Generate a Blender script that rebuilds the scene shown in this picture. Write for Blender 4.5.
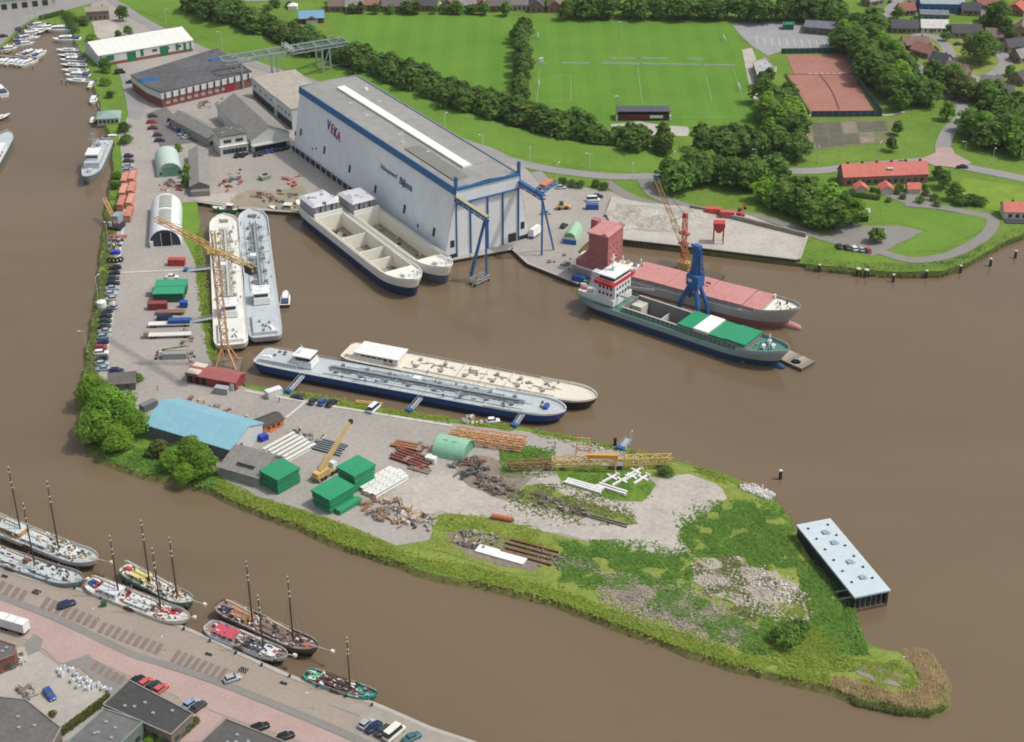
import bpy, bmesh, math, random
from mathutils import Vector, Matrix
from mathutils.geometry import tessellate_polygon
random.seed(7)
R = math.radians
scene = bpy.context.scene
col = scene.collection
for o in list(bpy.data.objects):
    bpy.data.objects.remove(o)

# ------------------------------------------------------------------ camera
F = 1550.0; TH = math.atan(.574); CH = 255.0      # focal length in px, pitch, height above the water
LZ = 1.5                                           # height of the land above the water
cam = bpy.data.cameras.new('camera'); camo = bpy.data.objects.new('camera', cam); col.objects.link(camo)
camo.location = (0, 0, CH); camo.rotation_euler = (math.pi / 2 - TH, 0, 0)
cam.sensor_fit = 'HORIZONTAL'; cam.sensor_width = 36; cam.lens = F / 1024 * 36
cam.clip_start = 1; cam.clip_end = 9000
scene.camera = camo

# ------------------------------------------------------------------ sky, sun, exposure
SUN_EL = 58.0; SUN_AZ = -2.0                       # azimuth counted from +X towards +Y
world = bpy.data.worlds.new('World'); scene.world = world; world.use_nodes = True
wn = world.node_tree.nodes; wl = world.node_tree.links
sky = wn.new('ShaderNodeTexSky'); sky.sky_type = 'NISHITA'; sky.sun_disc = False
sky.sun_elevation = R(SUN_EL); sky.sun_rotation = R(90 - SUN_AZ)
sky.air_density = 1.0; sky.dust_density = 4.0; sky.ozone_density = 1.0
bg = wn['Background']; bg.inputs['Strength'].default_value = .145
hs_ = wn.new('ShaderNodeHueSaturation'); hs_.inputs['Saturation'].default_value = .5      # bright hazy cloud cover whitens the sky
wl.new(sky.outputs['Color'], hs_.inputs['Color']); wl.new(hs_.outputs['Color'], bg.inputs['Color'])
sl = bpy.data.lights.new('sun', 'SUN'); sl.energy = 2.4; sl.angle = R(2.0); sl.color = (1, .955, .88)
so = bpy.data.objects.new('sun', sl); col.objects.link(so); so.location = (200, 500, 400)
sd = Vector((math.cos(R(SUN_EL)) * math.cos(R(SUN_AZ)), math.cos(R(SUN_EL)) * math.sin(R(SUN_AZ)), math.sin(R(SUN_EL))))
so.rotation_euler = sd.to_track_quat('Z', 'Y').to_euler()
scene.cycles.filter_width = 1.8
vs = scene.view_settings
vs.view_transform = 'Standard'; vs.look = 'None'; vs.gamma = 1; vs.use_curve_mapping = False; vs.exposure = -0.1

# ------------------------------------------------------------------ pixel -> point on a level plane
def G(px, py, z=LZ):
    u = (px - 512) / F; v = (py - 371) / F
    c, s = math.cos(TH), math.sin(TH)
    t = (z - CH) / (-s - v * c)
    return Vector((u * t, (c - v * s) * t, z))
def axis(a, b, z=LZ):
    p, q = G(*a, z), G(*b, z); d = q - p
    return p, q, d.length, math.atan2(d.y, d.x)

def onplane(px, py, p0, nrm):
    u = (px - 512) / F; v = (py - 371) / F; c, s = math.cos(TH), math.sin(TH)
    d = Vector((u, c - v * s, -s - v * c)); o = Vector((0, 0, CH))
    return o + d * ((Vector(p0) - o).dot(nrm) / d.dot(nrm))

# ------------------------------------------------------------------ materials
def lin(c):
    c = c / 255.0
    return c / 12.92 if c <= .04045 else ((c + .055) / 1.055) ** 2.4
def L3(rgb, k=.88):
    r, g, b = lin(rgb[0]), lin(rgb[1]), lin(rgb[2]); y = .3 * r + .55 * g + .15 * b      # colours pulled towards grey, hazy fading put into the colour
    return (y + (r - y) * k, y + (g - y) * k, y + (b - y) * k, 1)
MATS = {}
def M(name, rgb, rough=.75, var=.12, scale=.5, metal=0.0, spec=.3, bump=0.0, fine=4.0, rnd=0.0, rgb2=None, seams=None, trans=0.0):
    """procedural paint / stone / cloth: two scales of noise over a base colour"""
    if name in MATS: return MATS[name]
    m = bpy.data.materials.new(name); m.use_nodes = True
    n = m.node_tree.nodes; l = m.node_tree.links; b = n['Principled BSDF']
    tc = n.new('ShaderNodeTexCoord')
    n1 = n.new('ShaderNodeTexNoise'); n1.inputs['Scale'].default_value = scale; n1.inputs['Detail'].default_value = 5; n1.inputs['Roughness'].default_value = .6
    n2 = n.new('ShaderNodeTexNoise'); n2.inputs['Scale'].default_value = scale * fine; n2.inputs['Detail'].default_value = 4
    l.new(tc.outputs['Object'], n1.inputs['Vector']); l.new(tc.outputs['Object'], n2.inputs['Vector'])
    mx = n.new('ShaderNodeMath'); mx.operation = 'ADD'; l.new(n1.outputs['Fac'], mx.inputs[0]); l.new(n2.outputs['Fac'], mx.inputs[1])
    rp = n.new('ShaderNodeMapRange'); rp.inputs['From Min'].default_value = .7; rp.inputs['From Max'].default_value = 1.3
    l.new(mx.outputs[0], rp.inputs['Value'])
    mc = n.new('ShaderNodeMix'); mc.data_type = 'RGBA'
    kk = 1.0 if (trans or 'grass' in name or 'turf' in name) else .88
    base = L3(rgb, kk)
    if rgb2: ca, cb = base, L3(rgb2, kk)
    else:
        ca = tuple(x * (1 - var) for x in base[:3]) + (1,); cb = tuple(min(.92, x * (1 + var)) for x in base[:3]) + (1,)
    mc.inputs['A'].default_value = ca; mc.inputs['B'].default_value = cb
    l.new(rp.outputs['Result'], mc.inputs['Factor'])
    out = mc.outputs['Result']
    if seams:                                       # sheet joints along local axes: (axis, pitch, darkness)
        sep = n.new('ShaderNodeSeparateXYZ'); l.new(tc.outputs['Object'], sep.inputs[0])
        dv = n.new('ShaderNodeMath'); dv.operation = 'DIVIDE'; l.new(sep.outputs[seams[0]], dv.inputs[0]); dv.inputs[1].default_value = seams[1]
        fr = n.new('ShaderNodeMath'); fr.operation = 'FRACT'; l.new(dv.outputs[0], fr.inputs[0])
        lt = n.new('ShaderNodeMath'); lt.operation = 'LESS_THAN'; l.new(fr.outputs[0], lt.inputs[0]); lt.inputs[1].default_value = seams[3] if len(seams) > 3 else .12
        ml = n.new('ShaderNodeMath'); ml.operation = 'MULTIPLY'; l.new(lt.outputs[0], ml.inputs[0]); ml.inputs[1].default_value = seams[2]
        md = n.new('ShaderNodeMix'); md.data_type = 'RGBA'; md.blend_type = 'MULTIPLY'
        l.new(ml.outputs[0], md.inputs['Factor']); l.new(out, md.inputs['A']); md.inputs['B'].default_value = (.35, .35, .35, 1)
        out = md.outputs['Result']
    if rnd:
        oi = n.new('ShaderNodeObjectInfo'); hs = n.new('ShaderNodeHueSaturation')
        mr = n.new('ShaderNodeMapRange'); mr.inputs['To Min'].default_value = 1 - rnd; mr.inputs['To Max'].default_value = 1 + rnd
        l.new(oi.outputs['Random'], mr.inputs['Value']); l.new(mr.outputs['Result'], hs.inputs['Value'])
        m2 = n.new('ShaderNodeMath'); m2.operation = 'MULTIPLY'; m2.inputs[1].default_value = 7.13; l.new(oi.outputs['Random'], m2.inputs[0])
        fr2 = n.new('ShaderNodeMath'); fr2.operation = 'FRACT'; l.new(m2.outputs[0], fr2.inputs[0])
        mr2 = n.new('ShaderNodeMapRange'); mr2.inputs['To Min'].default_value = .5 - rnd * .03; mr2.inputs['To Max'].default_value = .5 + rnd * .05
        l.new(fr2.outputs[0], mr2.inputs['Value']); l.new(mr2.outputs['Result'], hs.inputs['Hue'])
        l.new(out, hs.inputs['Color']); out = hs.outputs['Color']
    l.new(out, b.inputs['Base Color'])
    b.inputs['Roughness'].default_value = rough; b.inputs['Metallic'].default_value = metal
    b.inputs['Specular IOR Level'].default_value = spec
    if bump:
        bp = n.new('ShaderNodeBump'); bp.inputs['Strength'].default_value = bump; bp.inputs['Distance'].default_value = .3
        l.new(n2.outputs['Fac'], bp.inputs['Height']); l.new(bp.outputs['Normal'], b.inputs['Normal'])
    if trans:                                       # thin leaves let light through
        tr = n.new('ShaderNodeBsdfTranslucent'); ms = n.new('ShaderNodeMixShader'); ms.inputs[0].default_value = trans
        l.new(out, tr.inputs['Color']); l.new(b.outputs[0], ms.inputs[1]); l.new(tr.outputs[0], ms.inputs[2])
        l.new(ms.outputs[0], n['Material Output'].inputs['Surface'])
    MATS[name] = m
    return m
def paint(rgb, rough=.45, var=.07): return M('paint_%d_%d_%d' % tuple(rgb), rgb, rough, var, .35)
def gloss(rgb): return M('gloss_%d_%d_%d' % tuple(rgb), rgb, .25, .05, .6, spec=.5)
def roofm(rgb): return M('roof_%d_%d_%d' % tuple(rgb), rgb, .85, .2, .35, bump=.25)
def wallm(rgb): return M('wall_%d_%d_%d' % tuple(rgb), rgb, .85, .12, .5, bump=.15)
GLASS = M('window_glass', (52, 62, 70), .12, .25, .4, spec=.6)
DARK = M('dark_rubber', (34, 34, 36), .7, .2, 1)
BLACK = M('dark_steel', (48, 50, 54), .6, .2, .6)  # plain dark grey steel with random tone
STEEL = M('galvanised_steel', (165, 170, 172), .5, .12, .6, metal=.3)
RUST = M('rusty_steel', (120, 74, 54), .85, .35, .5, rgb2=(152, 104, 80))
WHITE = paint((226, 228, 226)); CREAM = paint((222, 216, 198))
TRUNK = M('bark', (78, 66, 54), .95, .3, 1.5)

# ------------------------------------------------------------------ mesh builder
class MB:
    def __init__(s): s.v = []; s.f = []
    def add(s, vs, fs):
        k = len(s.v); s.v += [tuple(v) for v in vs]; s.f += [tuple(i + k for i in f) for f in fs]; return s
    def box(s, x, y, z, sx, sy, sz, rz=0.0, tx=1.0, ty=1.0):
        """centre x,y, bottom z; tx, ty taper the top"""
        c, n = math.cos(rz), math.sin(rz); vs = []
        for (zz, a, b) in ((z, 1, 1), (z + sz, tx, ty)):
            for (i, j) in ((-1, -1), (1, -1), (1, 1), (-1, 1)):
                px, py = i * sx / 2 * a, j * sy / 2 * b
                vs.append((x + px * c - py * n, y + px * n + py * c, zz))
        return s.add(vs, [(3, 2, 1, 0), (4, 5, 6, 7), (0, 1, 5, 4), (1, 2, 6, 5), (2, 3, 7, 6), (3, 0, 4, 7)])
    def bar(s, a, b, w, h=None, n=4):
        a, b = Vector(a), Vector(b); d = b - a
        if d.length < 1e-6: return s
        d.normalize(); up = Vector((0, 0, 1)) if abs(d.z) < .95 else Vector((1, 0, 0))
        e1 = d.cross(up).normalized(); e2 = e1.cross(d); h = h or w; vs = []
        for p in (a, b):
            for i in range(n):
                t = 2 * math.pi * (i + .5) / n; k = .7071 if n == 4 else .5
                vs.append(p + e1 * math.cos(t) * w * k + e2 * math.sin(t) * h * k)
        fs = [(i, (i + 1) % n, n + (i + 1) % n, n + i) for i in range(n)] + [tuple(range(n - 1, -1, -1)), tuple(range(n, 2 * n))]
        return s.add(vs, fs)
    def cyl(s, x, y, z, r, h, n=10, r2=None):
        r2 = r if r2 is None else r2
        vs = [(x + r * math.cos(2 * math.pi * i / n), y + r * math.sin(2 * math.pi * i / n), z) for i in range(n)]
        vs += [(x + r2 * math.cos(2 * math.pi * i / n), y + r2 * math.sin(2 * math.pi * i / n), z + h) for i in range(n)]
        return s.add(vs, [(i, (i + 1) % n, n + (i + 1) % n, n + i) for i in range(n)] + [tuple(range(n - 1, -1, -1)), tuple(range(n, 2 * n))])
    def prism(s, pts, z0, z1):
        """upright prism over a plan polygon"""
        n = len(pts)
        a = sum(pts[i][0] * pts[(i + 1) % n][1] - pts[(i + 1) % n][0] * pts[i][1] for i in range(n))
        if a < 0: pts = pts[::-1]
        vs = [(p[0], p[1], z0) for p in pts] + [(p[0], p[1], z1) for p in pts]
        fs = [(i, (i + 1) % n, n + (i + 1) % n, n + i) for i in range(n)]
        if n <= 4: fs += [tuple(range(n - 1, -1, -1)), tuple(range(n, 2 * n))]
        else:
            t = tessellate_polygon([[Vector((p[0], p[1], 0)) for p in pts]])
            for q in t:
                q = up_order(pts, q); fs += [tuple(n + i for i in q), tuple(q[::-1])]
        return s.add(vs, fs)
    def extr(s, prof, x0, x1):
        """profile in (y, z) pulled along x"""
        n = len(prof); vs = [(x0, p[0], p[1]) for p in prof] + [(x1, p[0], p[1]) for p in prof]
        fs = [(i, (i + 1) % n, n + (i + 1) % n, n + i) for i in range(n)]
        return s.add(vs, fs + [tuple(range(n - 1, -1, -1)), tuple(range(n, 2 * n))])
    def ring(s, rows, close=False):
        """skin through rows of points"""
        k = len(rows[0]); vs = [p for r in rows for p in r]; fs = []
        for i in range(len(rows) - 1):
            for j in range(k - (0 if close else 1)):
                fs.append((i * k + j, i * k + (j + 1) % k, (i + 1) * k + (j + 1) % k, (i + 1) * k + j))
        return s.add(vs, fs)
    def truss(s, a, b, w, h, bay, t):
        """box girder of lattice work from a to b"""
        a, b = Vector(a), Vector(b); d = b - a; L = d.length; d.normalize()
        up = Vector((0, 0, 1)) if abs(d.z) < .97 else Vector((0, 1, 0))
        e1 = d.cross(up).normalized(); e2 = e1.cross(d); n = max(1, round(L / bay))
        def c(i, k):
            o = ((-1, -1), (1, -1), (1, 1), (-1, 1))[k]
            return a + d * (L * i / n) + e1 * o[0] * w / 2 + e2 * o[1] * h / 2
        for k in range(4):
            s.bar(c(0, k), c(n, k), t)
        for i in range(n):
            for k in range(4):
                p, q = (c(i, k), c(i + 1, (k + 1) % 4)) if (i + k) % 2 else (c(i, (k + 1) % 4), c(i + 1, k))
                s.bar(p, q, t * .65)
                if i % 2 == 0: s.bar(c(i, k), c(i, (k + 1) % 4), t * .65)
        return s
    def build(s, name, mat, parent=None, smooth=False):
        me = bpy.data.meshes.new(name); me.from_pydata(s.v, [], s.f); me.update()
        if smooth:
            for p in me.polygons: p.use_smooth = True
        return link(name, me, mat, parent)
def up_order(pts, q):
    a, b, c = [pts[i] for i in q]
    return tuple(q) if (b[0] - a[0]) * (c[1] - a[1]) - (b[1] - a[1]) * (c[0] - a[0]) > 0 else tuple(q[::-1])
def link(name, me, mat, parent=None):
    if mat and not me.materials: me.materials.append(mat)
    o = bpy.data.objects.new(name, me); col.objects.link(o)
    if parent: o.parent = parent
    return o
def tag(o, label, cat, group=None, kind=None):
    if label: o['label'] = label
    if cat: o['category'] = cat
    if group: o['group'] = group
    if kind: o['kind'] = kind
    return o
def thing(name, label, cat, loc=(0, 0, 0), rz=0.0, group=None):
    o = bpy.data.objects.new(name, None); col.objects.link(o); o.empty_display_size = .5
    o.location = loc; o.rotation_euler = (0, 0, rz)
    return tag(o, label, cat, group)
CH_OF = {}; PROTO = []
def kids(o):
    return list(o.children)
def copy_tree(o, loc=None, rz=None, label=None, group=None, sc=None, parent=None):
    c = o.copy(); col.objects.link(c)
    if parent: c.parent = parent
    if loc is not None: c.location = loc
    if rz is not None: c.rotation_euler = (0, 0, rz)
    if sc is not None: c.scale = sc if hasattr(sc, '__len__') else (sc, sc, sc)
    if label: c['label'] = label
    if group: c['group'] = group
    for ch in CH_OF.get(o.name) or kids(o):
        copy_tree(ch, parent=c)
    return c
def freeze(o):
    """remember a prototype's children (bpy's children lookup is slow in big scenes)"""
    CH_OF[o.name] = kids(o); PROTO.append(o)
    for c in CH_OF[o.name]: CH_OF[c.name] = kids(c) or []
    return o
ORD = ['first', 'second', 'third', 'fourth', 'fifth', 'sixth', 'seventh', 'eighth', 'ninth', 'tenth', 'eleventh', 'twelfth', 'thirteenth',
       'fourteenth', 'fifteenth', 'sixteenth', 'seventeenth', 'eighteenth', 'nineteenth', 'twentieth', 'twenty-first', 'twenty-second',
       'twenty-third', 'twenty-fourth', 'twenty-fifth', 'twenty-sixth', 'twenty-seventh', 'twenty-eighth', 'twenty-ninth', 'thirtieth']
def ordn(i): return ORD[i] if i < len(ORD) else '%dth' % (i + 1)

def text_mesh(body, size, extrude=.05, bold=0.0):
    cu = bpy.data.curves.new('lettering', 'FONT'); cu.body = body; cu.size = size; cu.extrude = extrude; cu.offset = bold; cu.align_x = 'CENTER'; cu.align_y = 'CENTER'
    o = bpy.data.objects.new('lettering', cu); col.objects.link(o); bpy.context.view_layer.update()
    me = bpy.data.meshes.new_from_object(o.evaluated_get(bpy.context.evaluated_depsgraph_get()))
    bpy.data.objects.remove(o); bpy.data.curves.remove(cu); me.materials.clear(); return me
def jitter(pts, amp, step):
    """break up a plan outline: points every `step` metres, pushed about by up to amp"""
    out = []; n = len(pts)
    for i in range(n):
        a, b = pts[i], pts[(i + 1) % n]; d = b - a; k = max(1, int(d.length / step))
        if k > 400: k = 1
        for j in range(k):
            p = a + d * (j / k)
            out.append(p + Vector((random.uniform(-amp, amp), random.uniform(-amp, amp), 0)))
    return out
def P2(pts, z=LZ):
    return [G(p[0], p[1], z) if len(p) == 2 else Vector((p[1], p[2], z)) for p in pts]
LIFT = [0.0]
def sheet(name, pts, mat, lift, amp=0, step=4, kind='structure', parent=None):
    """flat patch of ground cover `lift` above the land"""
    w = P2(pts)
    if amp: w = jitter(w, amp, step)
    LIFT[0] += .0007
    z = LZ + lift + LIFT[0]
    t = tessellate_polygon([[Vector((p.x, p.y, 0)) for p in w]])
    pl = [(p.x, p.y) for p in w]
    m = MB(); m.add([(p.x, p.y, z) for p in w], [up_order(pl, q) for q in t])
    o = m.build(name, mat, parent)
    if kind and not parent: o['kind'] = kind
    return o
def strip(name, pts, width, mat, lift, parent=None, kind='structure', z=None):
    """ribbon (road, path) along a centre line given in pixels"""
    w = P2(pts); s = []
    for i in range(len(w) - 1):                     # round the corners a little (Catmull-Rom)
        p0, p1, p2, p3 = w[max(0, i - 1)], w[i], w[i + 1], w[min(len(w) - 1, i + 2)]
        for k in range(6):
            t = k / 6
            s.append(.5 * ((2 * p1) + (p2 - p0) * t + (2 * p0 - 5 * p1 + 4 * p2 - p3) * t * t + (3 * p1 - p0 - 3 * p2 + p3) * t ** 3))
    s.append(w[-1]); rows = []
    LIFT[0] += .0007
    zz = LZ + lift + LIFT[0]
    for i, p in enumerate(s):
        d = (s[min(i + 1, len(s) - 1)] - s[max(i - 1, 0)]).normalized(); nn = Vector((-d.y, d.x, 0))
        rows.append([(p.x + nn.x * width / 2, p.y + nn.y * width / 2, zz), (p.x - nn.x * width / 2, p.y - nn.y * width / 2, zz)])
    m = MB(); m.ring([[r[1], r[0]] for r in rows][::-1]); 
    o = m.build(name, mat, parent)
    if kind and not parent: o['kind'] = kind
    return o
# ================================================================== THE SETTING
GRASS = M('grass', (88, 118, 46), .95, .25, .05, rgb2=(116, 142, 60), bump=.4, fine=12, spec=.1)
ROUGH = M('rough_grass', (102, 122, 52), .95, .3, .12, rgb2=(142, 152, 78), bump=.5, fine=9, spec=.1)
FIELD = M('sports_turf', (88, 128, 46), .95, .1, .03, rgb2=(104, 142, 56), fine=20, spec=.1, seams=(0, 12.0, .09, .5))
DIKE = M('dike_grass', (94, 128, 48), .95, .1, .05, rgb2=(112, 144, 60), fine=14, spec=.1)
ASPH = M('asphalt', (136, 134, 133), .9, .08, .08, rgb2=(152, 149, 147), fine=15)
PAVE = M('yard_paving', (148, 143, 137), .9, .08, .035, rgb2=(170, 163, 154), fine=22)
DIRT = M('gravel_track', (160, 153, 144), .95, .1, .1, rgb2=(190, 182, 170), fine=7, bump=.3)
SAND = M('pale_sand', (164, 159, 149), .95, .08, .12, rgb2=(192, 186, 175), fine=6, bump=.3)
SOIL = M('bare_soil', (118, 106, 92), .95, .2, .15, rgb2=(150, 138, 122), fine=6, bump=.4)
QUAY = M('quay_clinker', (150, 137, 122), .9, .1, .08, rgb2=(162, 150, 136), fine=14)
PINK = M('pink_brick_paving', (166, 140, 132), .9, .08, .1, rgb2=(182, 156, 148), fine=14)
GREYP = M('grey_brick_paving', (128, 124, 118), .9, .08, .15, rgb2=(140, 136, 130), fine=10)
BAYM = M('dark_brick_bay', (122, 108, 100), .9, .1, .3, rgb2=(136, 122, 114), fine=8)
CLAY = M('court_clay', (156, 104, 90), .95, .06, .06, rgb2=(172, 118, 102), fine=8)
BANK = M('wet_bank_grass', (88, 84, 50), .9, .3, .25, rgb2=(120, 122, 66))
PILE = M('sheet_pile_steel', (86, 68, 56), .85, .25, .5)
CONC = M('concrete', (172, 168, 160), .9, .1, .4, bump=.15)

# ---- water
def water_material():
    m = bpy.data.materials.new('silty_water'); m.use_nodes = True
    n = m.node_tree.nodes; l = m.node_tree.links; b = n['Principled BSDF']
    tc = n.new('ShaderNodeTexCoord')
    n1 = n.new('ShaderNodeTexNoise'); n1.inputs['Scale'].default_value = .006; n1.inputs['Detail'].default_value = 7; n1.inputs['Roughness'].default_value = .6; n1.inputs['Distortion'].default_value = .8
    mq = n.new('ShaderNodeMapping'); mq.inputs['Rotation'].default_value = (0, 0, .45); mq.inputs['Scale'].default_value = (.7, 1.6, 1)
    l.new(tc.outputs['Object'], mq.inputs['Vector']); l.new(mq.outputs['Vector'], n1.inputs['Vector'])
    cr = n.new('ShaderNodeValToRGB'); cr.color_ramp.elements[0].position = .36; cr.color_ramp.elements[1].position = .64
    cr.color_ramp.elements[0].color = L3((110, 92, 68)); cr.color_ramp.elements[1].color = L3((118, 100, 75))
    l.new(n1.outputs['Fac'], cr.inputs['Fac']); l.new(cr.outputs['Color'], b.inputs['Base Color'])
    b.inputs['Roughness'].default_value = .12; b.inputs['IOR'].default_value = 1.33
    n2 = n.new('ShaderNodeTexNoise'); n2.inputs['Scale'].default_value = .7; n2.inputs['Detail'].default_value = 4
    mp = n.new('ShaderNodeMapping'); mp.inputs['Scale'].default_value = (1, 1.7, 1); mp.inputs['Rotation'].default_value = (0, 0, .5)
    l.new(tc.outputs['Object'], mp.inputs['Vector']); l.new(mp.outputs['Vector'], n2.inputs['Vector'])
    n3 = n.new('ShaderNodeTexNoise'); n3.inputs['Scale'].default_value = .03; n3.inputs['Detail'].default_value = 3
    l.new(tc.outputs['Object'], n3.inputs['Vector'])
    st = n.new('ShaderNodeMapRange'); st.inputs['From Min'].default_value = .35; st.inputs['From Max'].default_value = .7
    st.inputs['To Min'].default_value = .02; st.inputs['To Max'].default_value = .15
    l.new(n3.outputs['Fac'], st.inputs['Value'])
    bp = n.new('ShaderNodeBump'); bp.inputs['Distance'].default_value = .35
    l.new(st.outputs['Result'], bp.inputs['Strength']); l.new(n2.outputs['Fac'], bp.inputs['Height']); l.new(bp.outputs['Normal'], b.inputs['Normal'])
    return m
w_ = MB(); w_.add([(-4000, -500, 0), (4000, -500, 0), (4000, 5000, 0), (-4000, 5000, 0)], [(0, 1, 2, 3)])
wo = w_.build('river_water', water_material()); wo['kind'] = 'structure'

# ---- land: one sheet for the mainland with the peninsula, one for the south quay
WESTSHORE = [(107, 205), (104, 240), (98, 290), (92, 330), (85, 370), (78, 395), (80, 430), (100, 455), (130, 468), (165, 477), (200, 484), (216, 490)]
SOUTHSHORE = [(250, 506), (300, 524), (350, 546), (400, 561), (440, 575), (480, 581), (520, 591), (560, 601), (600, 616), (640, 631), (690, 651),
              (730, 663), (770, 672), (830, 686)]
TIP = [(860, 698), (900, 707), (930, 709), (945, 701), (947, 680), (930, 655), (905, 650), (890, 651), (870, 645), (852, 620), (840, 605)]
EASTSHORE = [(828, 580), (805, 550), (792, 525), (775, 500), (750, 486), (720, 472), (680, 462), (640, 454), (600, 443), (560, 434)]
BASIN = [(520, 427), (460, 420), (400, 411), (340, 401), (300, 392), (243, 384), (222, 373), (214, 352), (211, 326), (206, 290), (203, 260), (200, 225), (197, 201),
         (240, 208), (301, 212), (350, 191), (443, 262), (453, 259), (513, 248), (529, 263), (579, 283), (604, 277), (577, 252), (590, 238), (619, 241)]
EAST = [(700, 251), (806, 264), (850, 268), (893, 272), (943, 271), (968, 262), (993, 248), (1008, 240), (1024, 234), (1150, 196)]
MARINA = [(-150, 120), (0, 50), (21, 28), (33, 21), (48, 23), (70, 26), (78, 45), (86, 62), (93, 82), (99, 100), (103, 118), (113, 140), (114, 165), (109, 190)]
LANDPX = [('w', -3000, 900)] + MARINA + WESTSHORE + SOUTHSHORE + TIP + EASTSHORE + BASIN + EAST + [('w', 3000, 760), ('w', 3000, 4500), ('w', -3000, 4500)]
def land(name, px, mat, natural):
    raw = P2(px); w = []; soft = []
    for i, a in enumerate(raw):
        b = raw[(i + 1) % len(raw)]; d = b - a; p0, p1 = px[i], px[(i + 1) % len(px)]
        k = max(1, int(d.length / 5)) if (natural(p0) and natural(p1)) else 1
        for j in range(k):
            q = a + d * (j / k)
            if k > 1 and j: q += Vector((random.uniform(-.7, .7), random.uniform(-.7, .7), 0))
            w.append(q); soft.append(natural(p0) and natural(p1))
    pl = [(p.x, p.y) for p in w]
    t = tessellate_polygon([[Vector((p.x, p.y, 0)) for p in w]])
    m = MB(); m.add([(p.x, p.y, LZ) for p in w], [up_order(pl, q) for q in t])
    o = m.build(name, mat); o['kind'] = 'structure'
    out = []; n = len(w); sgn = 1 if sum(w[i].x * w[(i + 1) % n].y - w[(i + 1) % n].x * w[i].y for i in range(n)) > 0 else -1
    for i in range(n):                                  # natural banks slope out to the water, quays drop straight
        d = w[(i + 1) % n] - w[i - 1]; d.normalize(); k = 1.9 if soft[i] else 0.0
        out.append(w[i] + Vector((d.y, -d.x, 0)) * sgn * k)
    m = MB(); m.ring([[(p.x, p.y, LZ) for p in w + w[:1]], [(p.x, p.y, -.35) for p in out + out[:1]], [(p.x, p.y, -1.4) for p in out + out[:1]]])
    m.build('bank', BANK, o)
    return o
NAT = set(WESTSHORE + SOUTHSHORE + TIP + EASTSHORE + MARINA[5:])
ground = land('ground', LANDPX, GRASS, lambda p: p in NAT)
SQ = [(-250, 470), (0, 566), (82, 588), (190, 628), (256, 659), (301, 678), (373, 701), (431, 726), (478, 742), (640, 815), ('w', 400, 120), ('w', -400, 120)]
squay = land('town_quay', SQ, QUAY, lambda p: False)

# ---- peninsula covers
sheet('rough_ground', [(216, 489), (300, 522), (400, 559), (480, 579), (560, 599), (640, 629), (730, 661), (830, 684), (900, 703), (940, 698), (943, 682), (905, 654), (868, 648),
      (826, 582), (790, 527), (748, 488), (680, 464), (640, 457), (560, 437), (520, 430), (480, 440), (300, 480)], ROUGH, .01, .6, 5)
sheet('yard_paving', [(124, 84), (130, 112), (119, 135), (121, 150), (122, 172), (119, 192), (117, 230), (112, 290), (104, 335), (98, 375), (112, 395), (145, 430), (212, 470), (240, 490),
      (262, 498), (330, 518), (396, 545), (428, 540), (440, 516), (520, 528), (620, 548), (665, 556), (690, 552), (677, 532), (700, 519), (726, 499), (716, 484), (690, 475), (660, 478),
      (640, 476), (600, 472), (630, 453), (560, 438), (520, 431), (460, 424), (400, 416), (340, 407), (300, 398), (245, 388), (222, 376), (208, 356), (203, 326), (199, 290), (195, 262),
      (182, 236), (178, 203), (197, 201), (240, 208), (301, 212), (350, 192), (443, 262), (513, 248), (529, 263), (579, 283), (604, 277), (577, 252), (592, 238), (619, 240),
      (640, 205), (612, 192), (540, 180), (520, 164), (420, 100), (300, 68), (225, 54), (195, 45), (135, 15), (118, 0), (90, -12), (92, 20), (108, 40), (116, 62)], PAVE, .05, .3, 6)
sheet('grass_verge', [(180, 205), (197, 205), (200, 222), (196, 237), (190, 236), (181, 222)], DIKE, .07, .4, 3)
sheet('gravel_track', [(440, 512), (520, 526), (620, 546), (668, 555), (689, 551), (676, 531), (700, 519), (727, 498), (716, 483), (690, 474), (662, 477), (648, 486), (640, 500), (618, 503), (590, 492),
      (545, 474), (537, 482), (565, 500), (620, 516), (600, 522), (540, 506), (505, 500), (480, 480), (440, 470), (400, 482), (380, 500), (410, 520)], DIRT, .09, .8, 4)
sheet('grass_island', [(552, 466), (600, 464), (644, 474), (656, 484), (644, 503), (618, 500), (585, 490), (562, 480)], GRASS, .11, .5, 4)
sheet('grass_island', [(504, 488), (540, 484), (580, 500), (634, 517), (638, 525), (610, 524), (560, 508), (512, 500)], ROUGH, .11, .6, 4)
sheet('grass_island', [(500, 450), (540, 448), (552, 462), (520, 470), (500, 466)], GRASS, .11, .8, 3)
sheet('grass_island', [(440, 514), (470, 516), (560, 535), (560, 556), (540, 575), (500, 572), (470, 560), (428, 550)], ROUGH, .11, .6, 4)
sheet('bare_plot', [(444, 535), (470, 530), (520, 540), (548, 556), (535, 572), (500, 566), (462, 552)], SOIL, .13, .8, 3)
sheet('stack_yard', [(476, 455), (505, 462), (530, 480), (505, 500), (470, 488), (455, 470)], SOIL, .11, .7, 3)
sheet('rubble_ground', [(600, 575), (640, 582), (690, 600), (740, 625), (762, 640), (740, 645), (680, 625), (630, 604), (598, 588)], SOIL, .11, .9, 3)
sheet('rubble_ground', [(690, 560), (735, 558), (775, 575), (812, 590), (806, 625), (780, 628), (755, 612), (720, 600), (700, 580)], M('pale_rubble_ground', (142, 132, 114), .95, .2, .2, rgb2=(178, 168, 150), fine=6, bump=.4), .11, 2.2, 3)
sheet('mud_flat', [(856, 669), (878, 667), (900, 673), (912, 680), (906, 687), (888, 687), (864, 680)], SOIL, .11, 1.4, 2)
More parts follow.
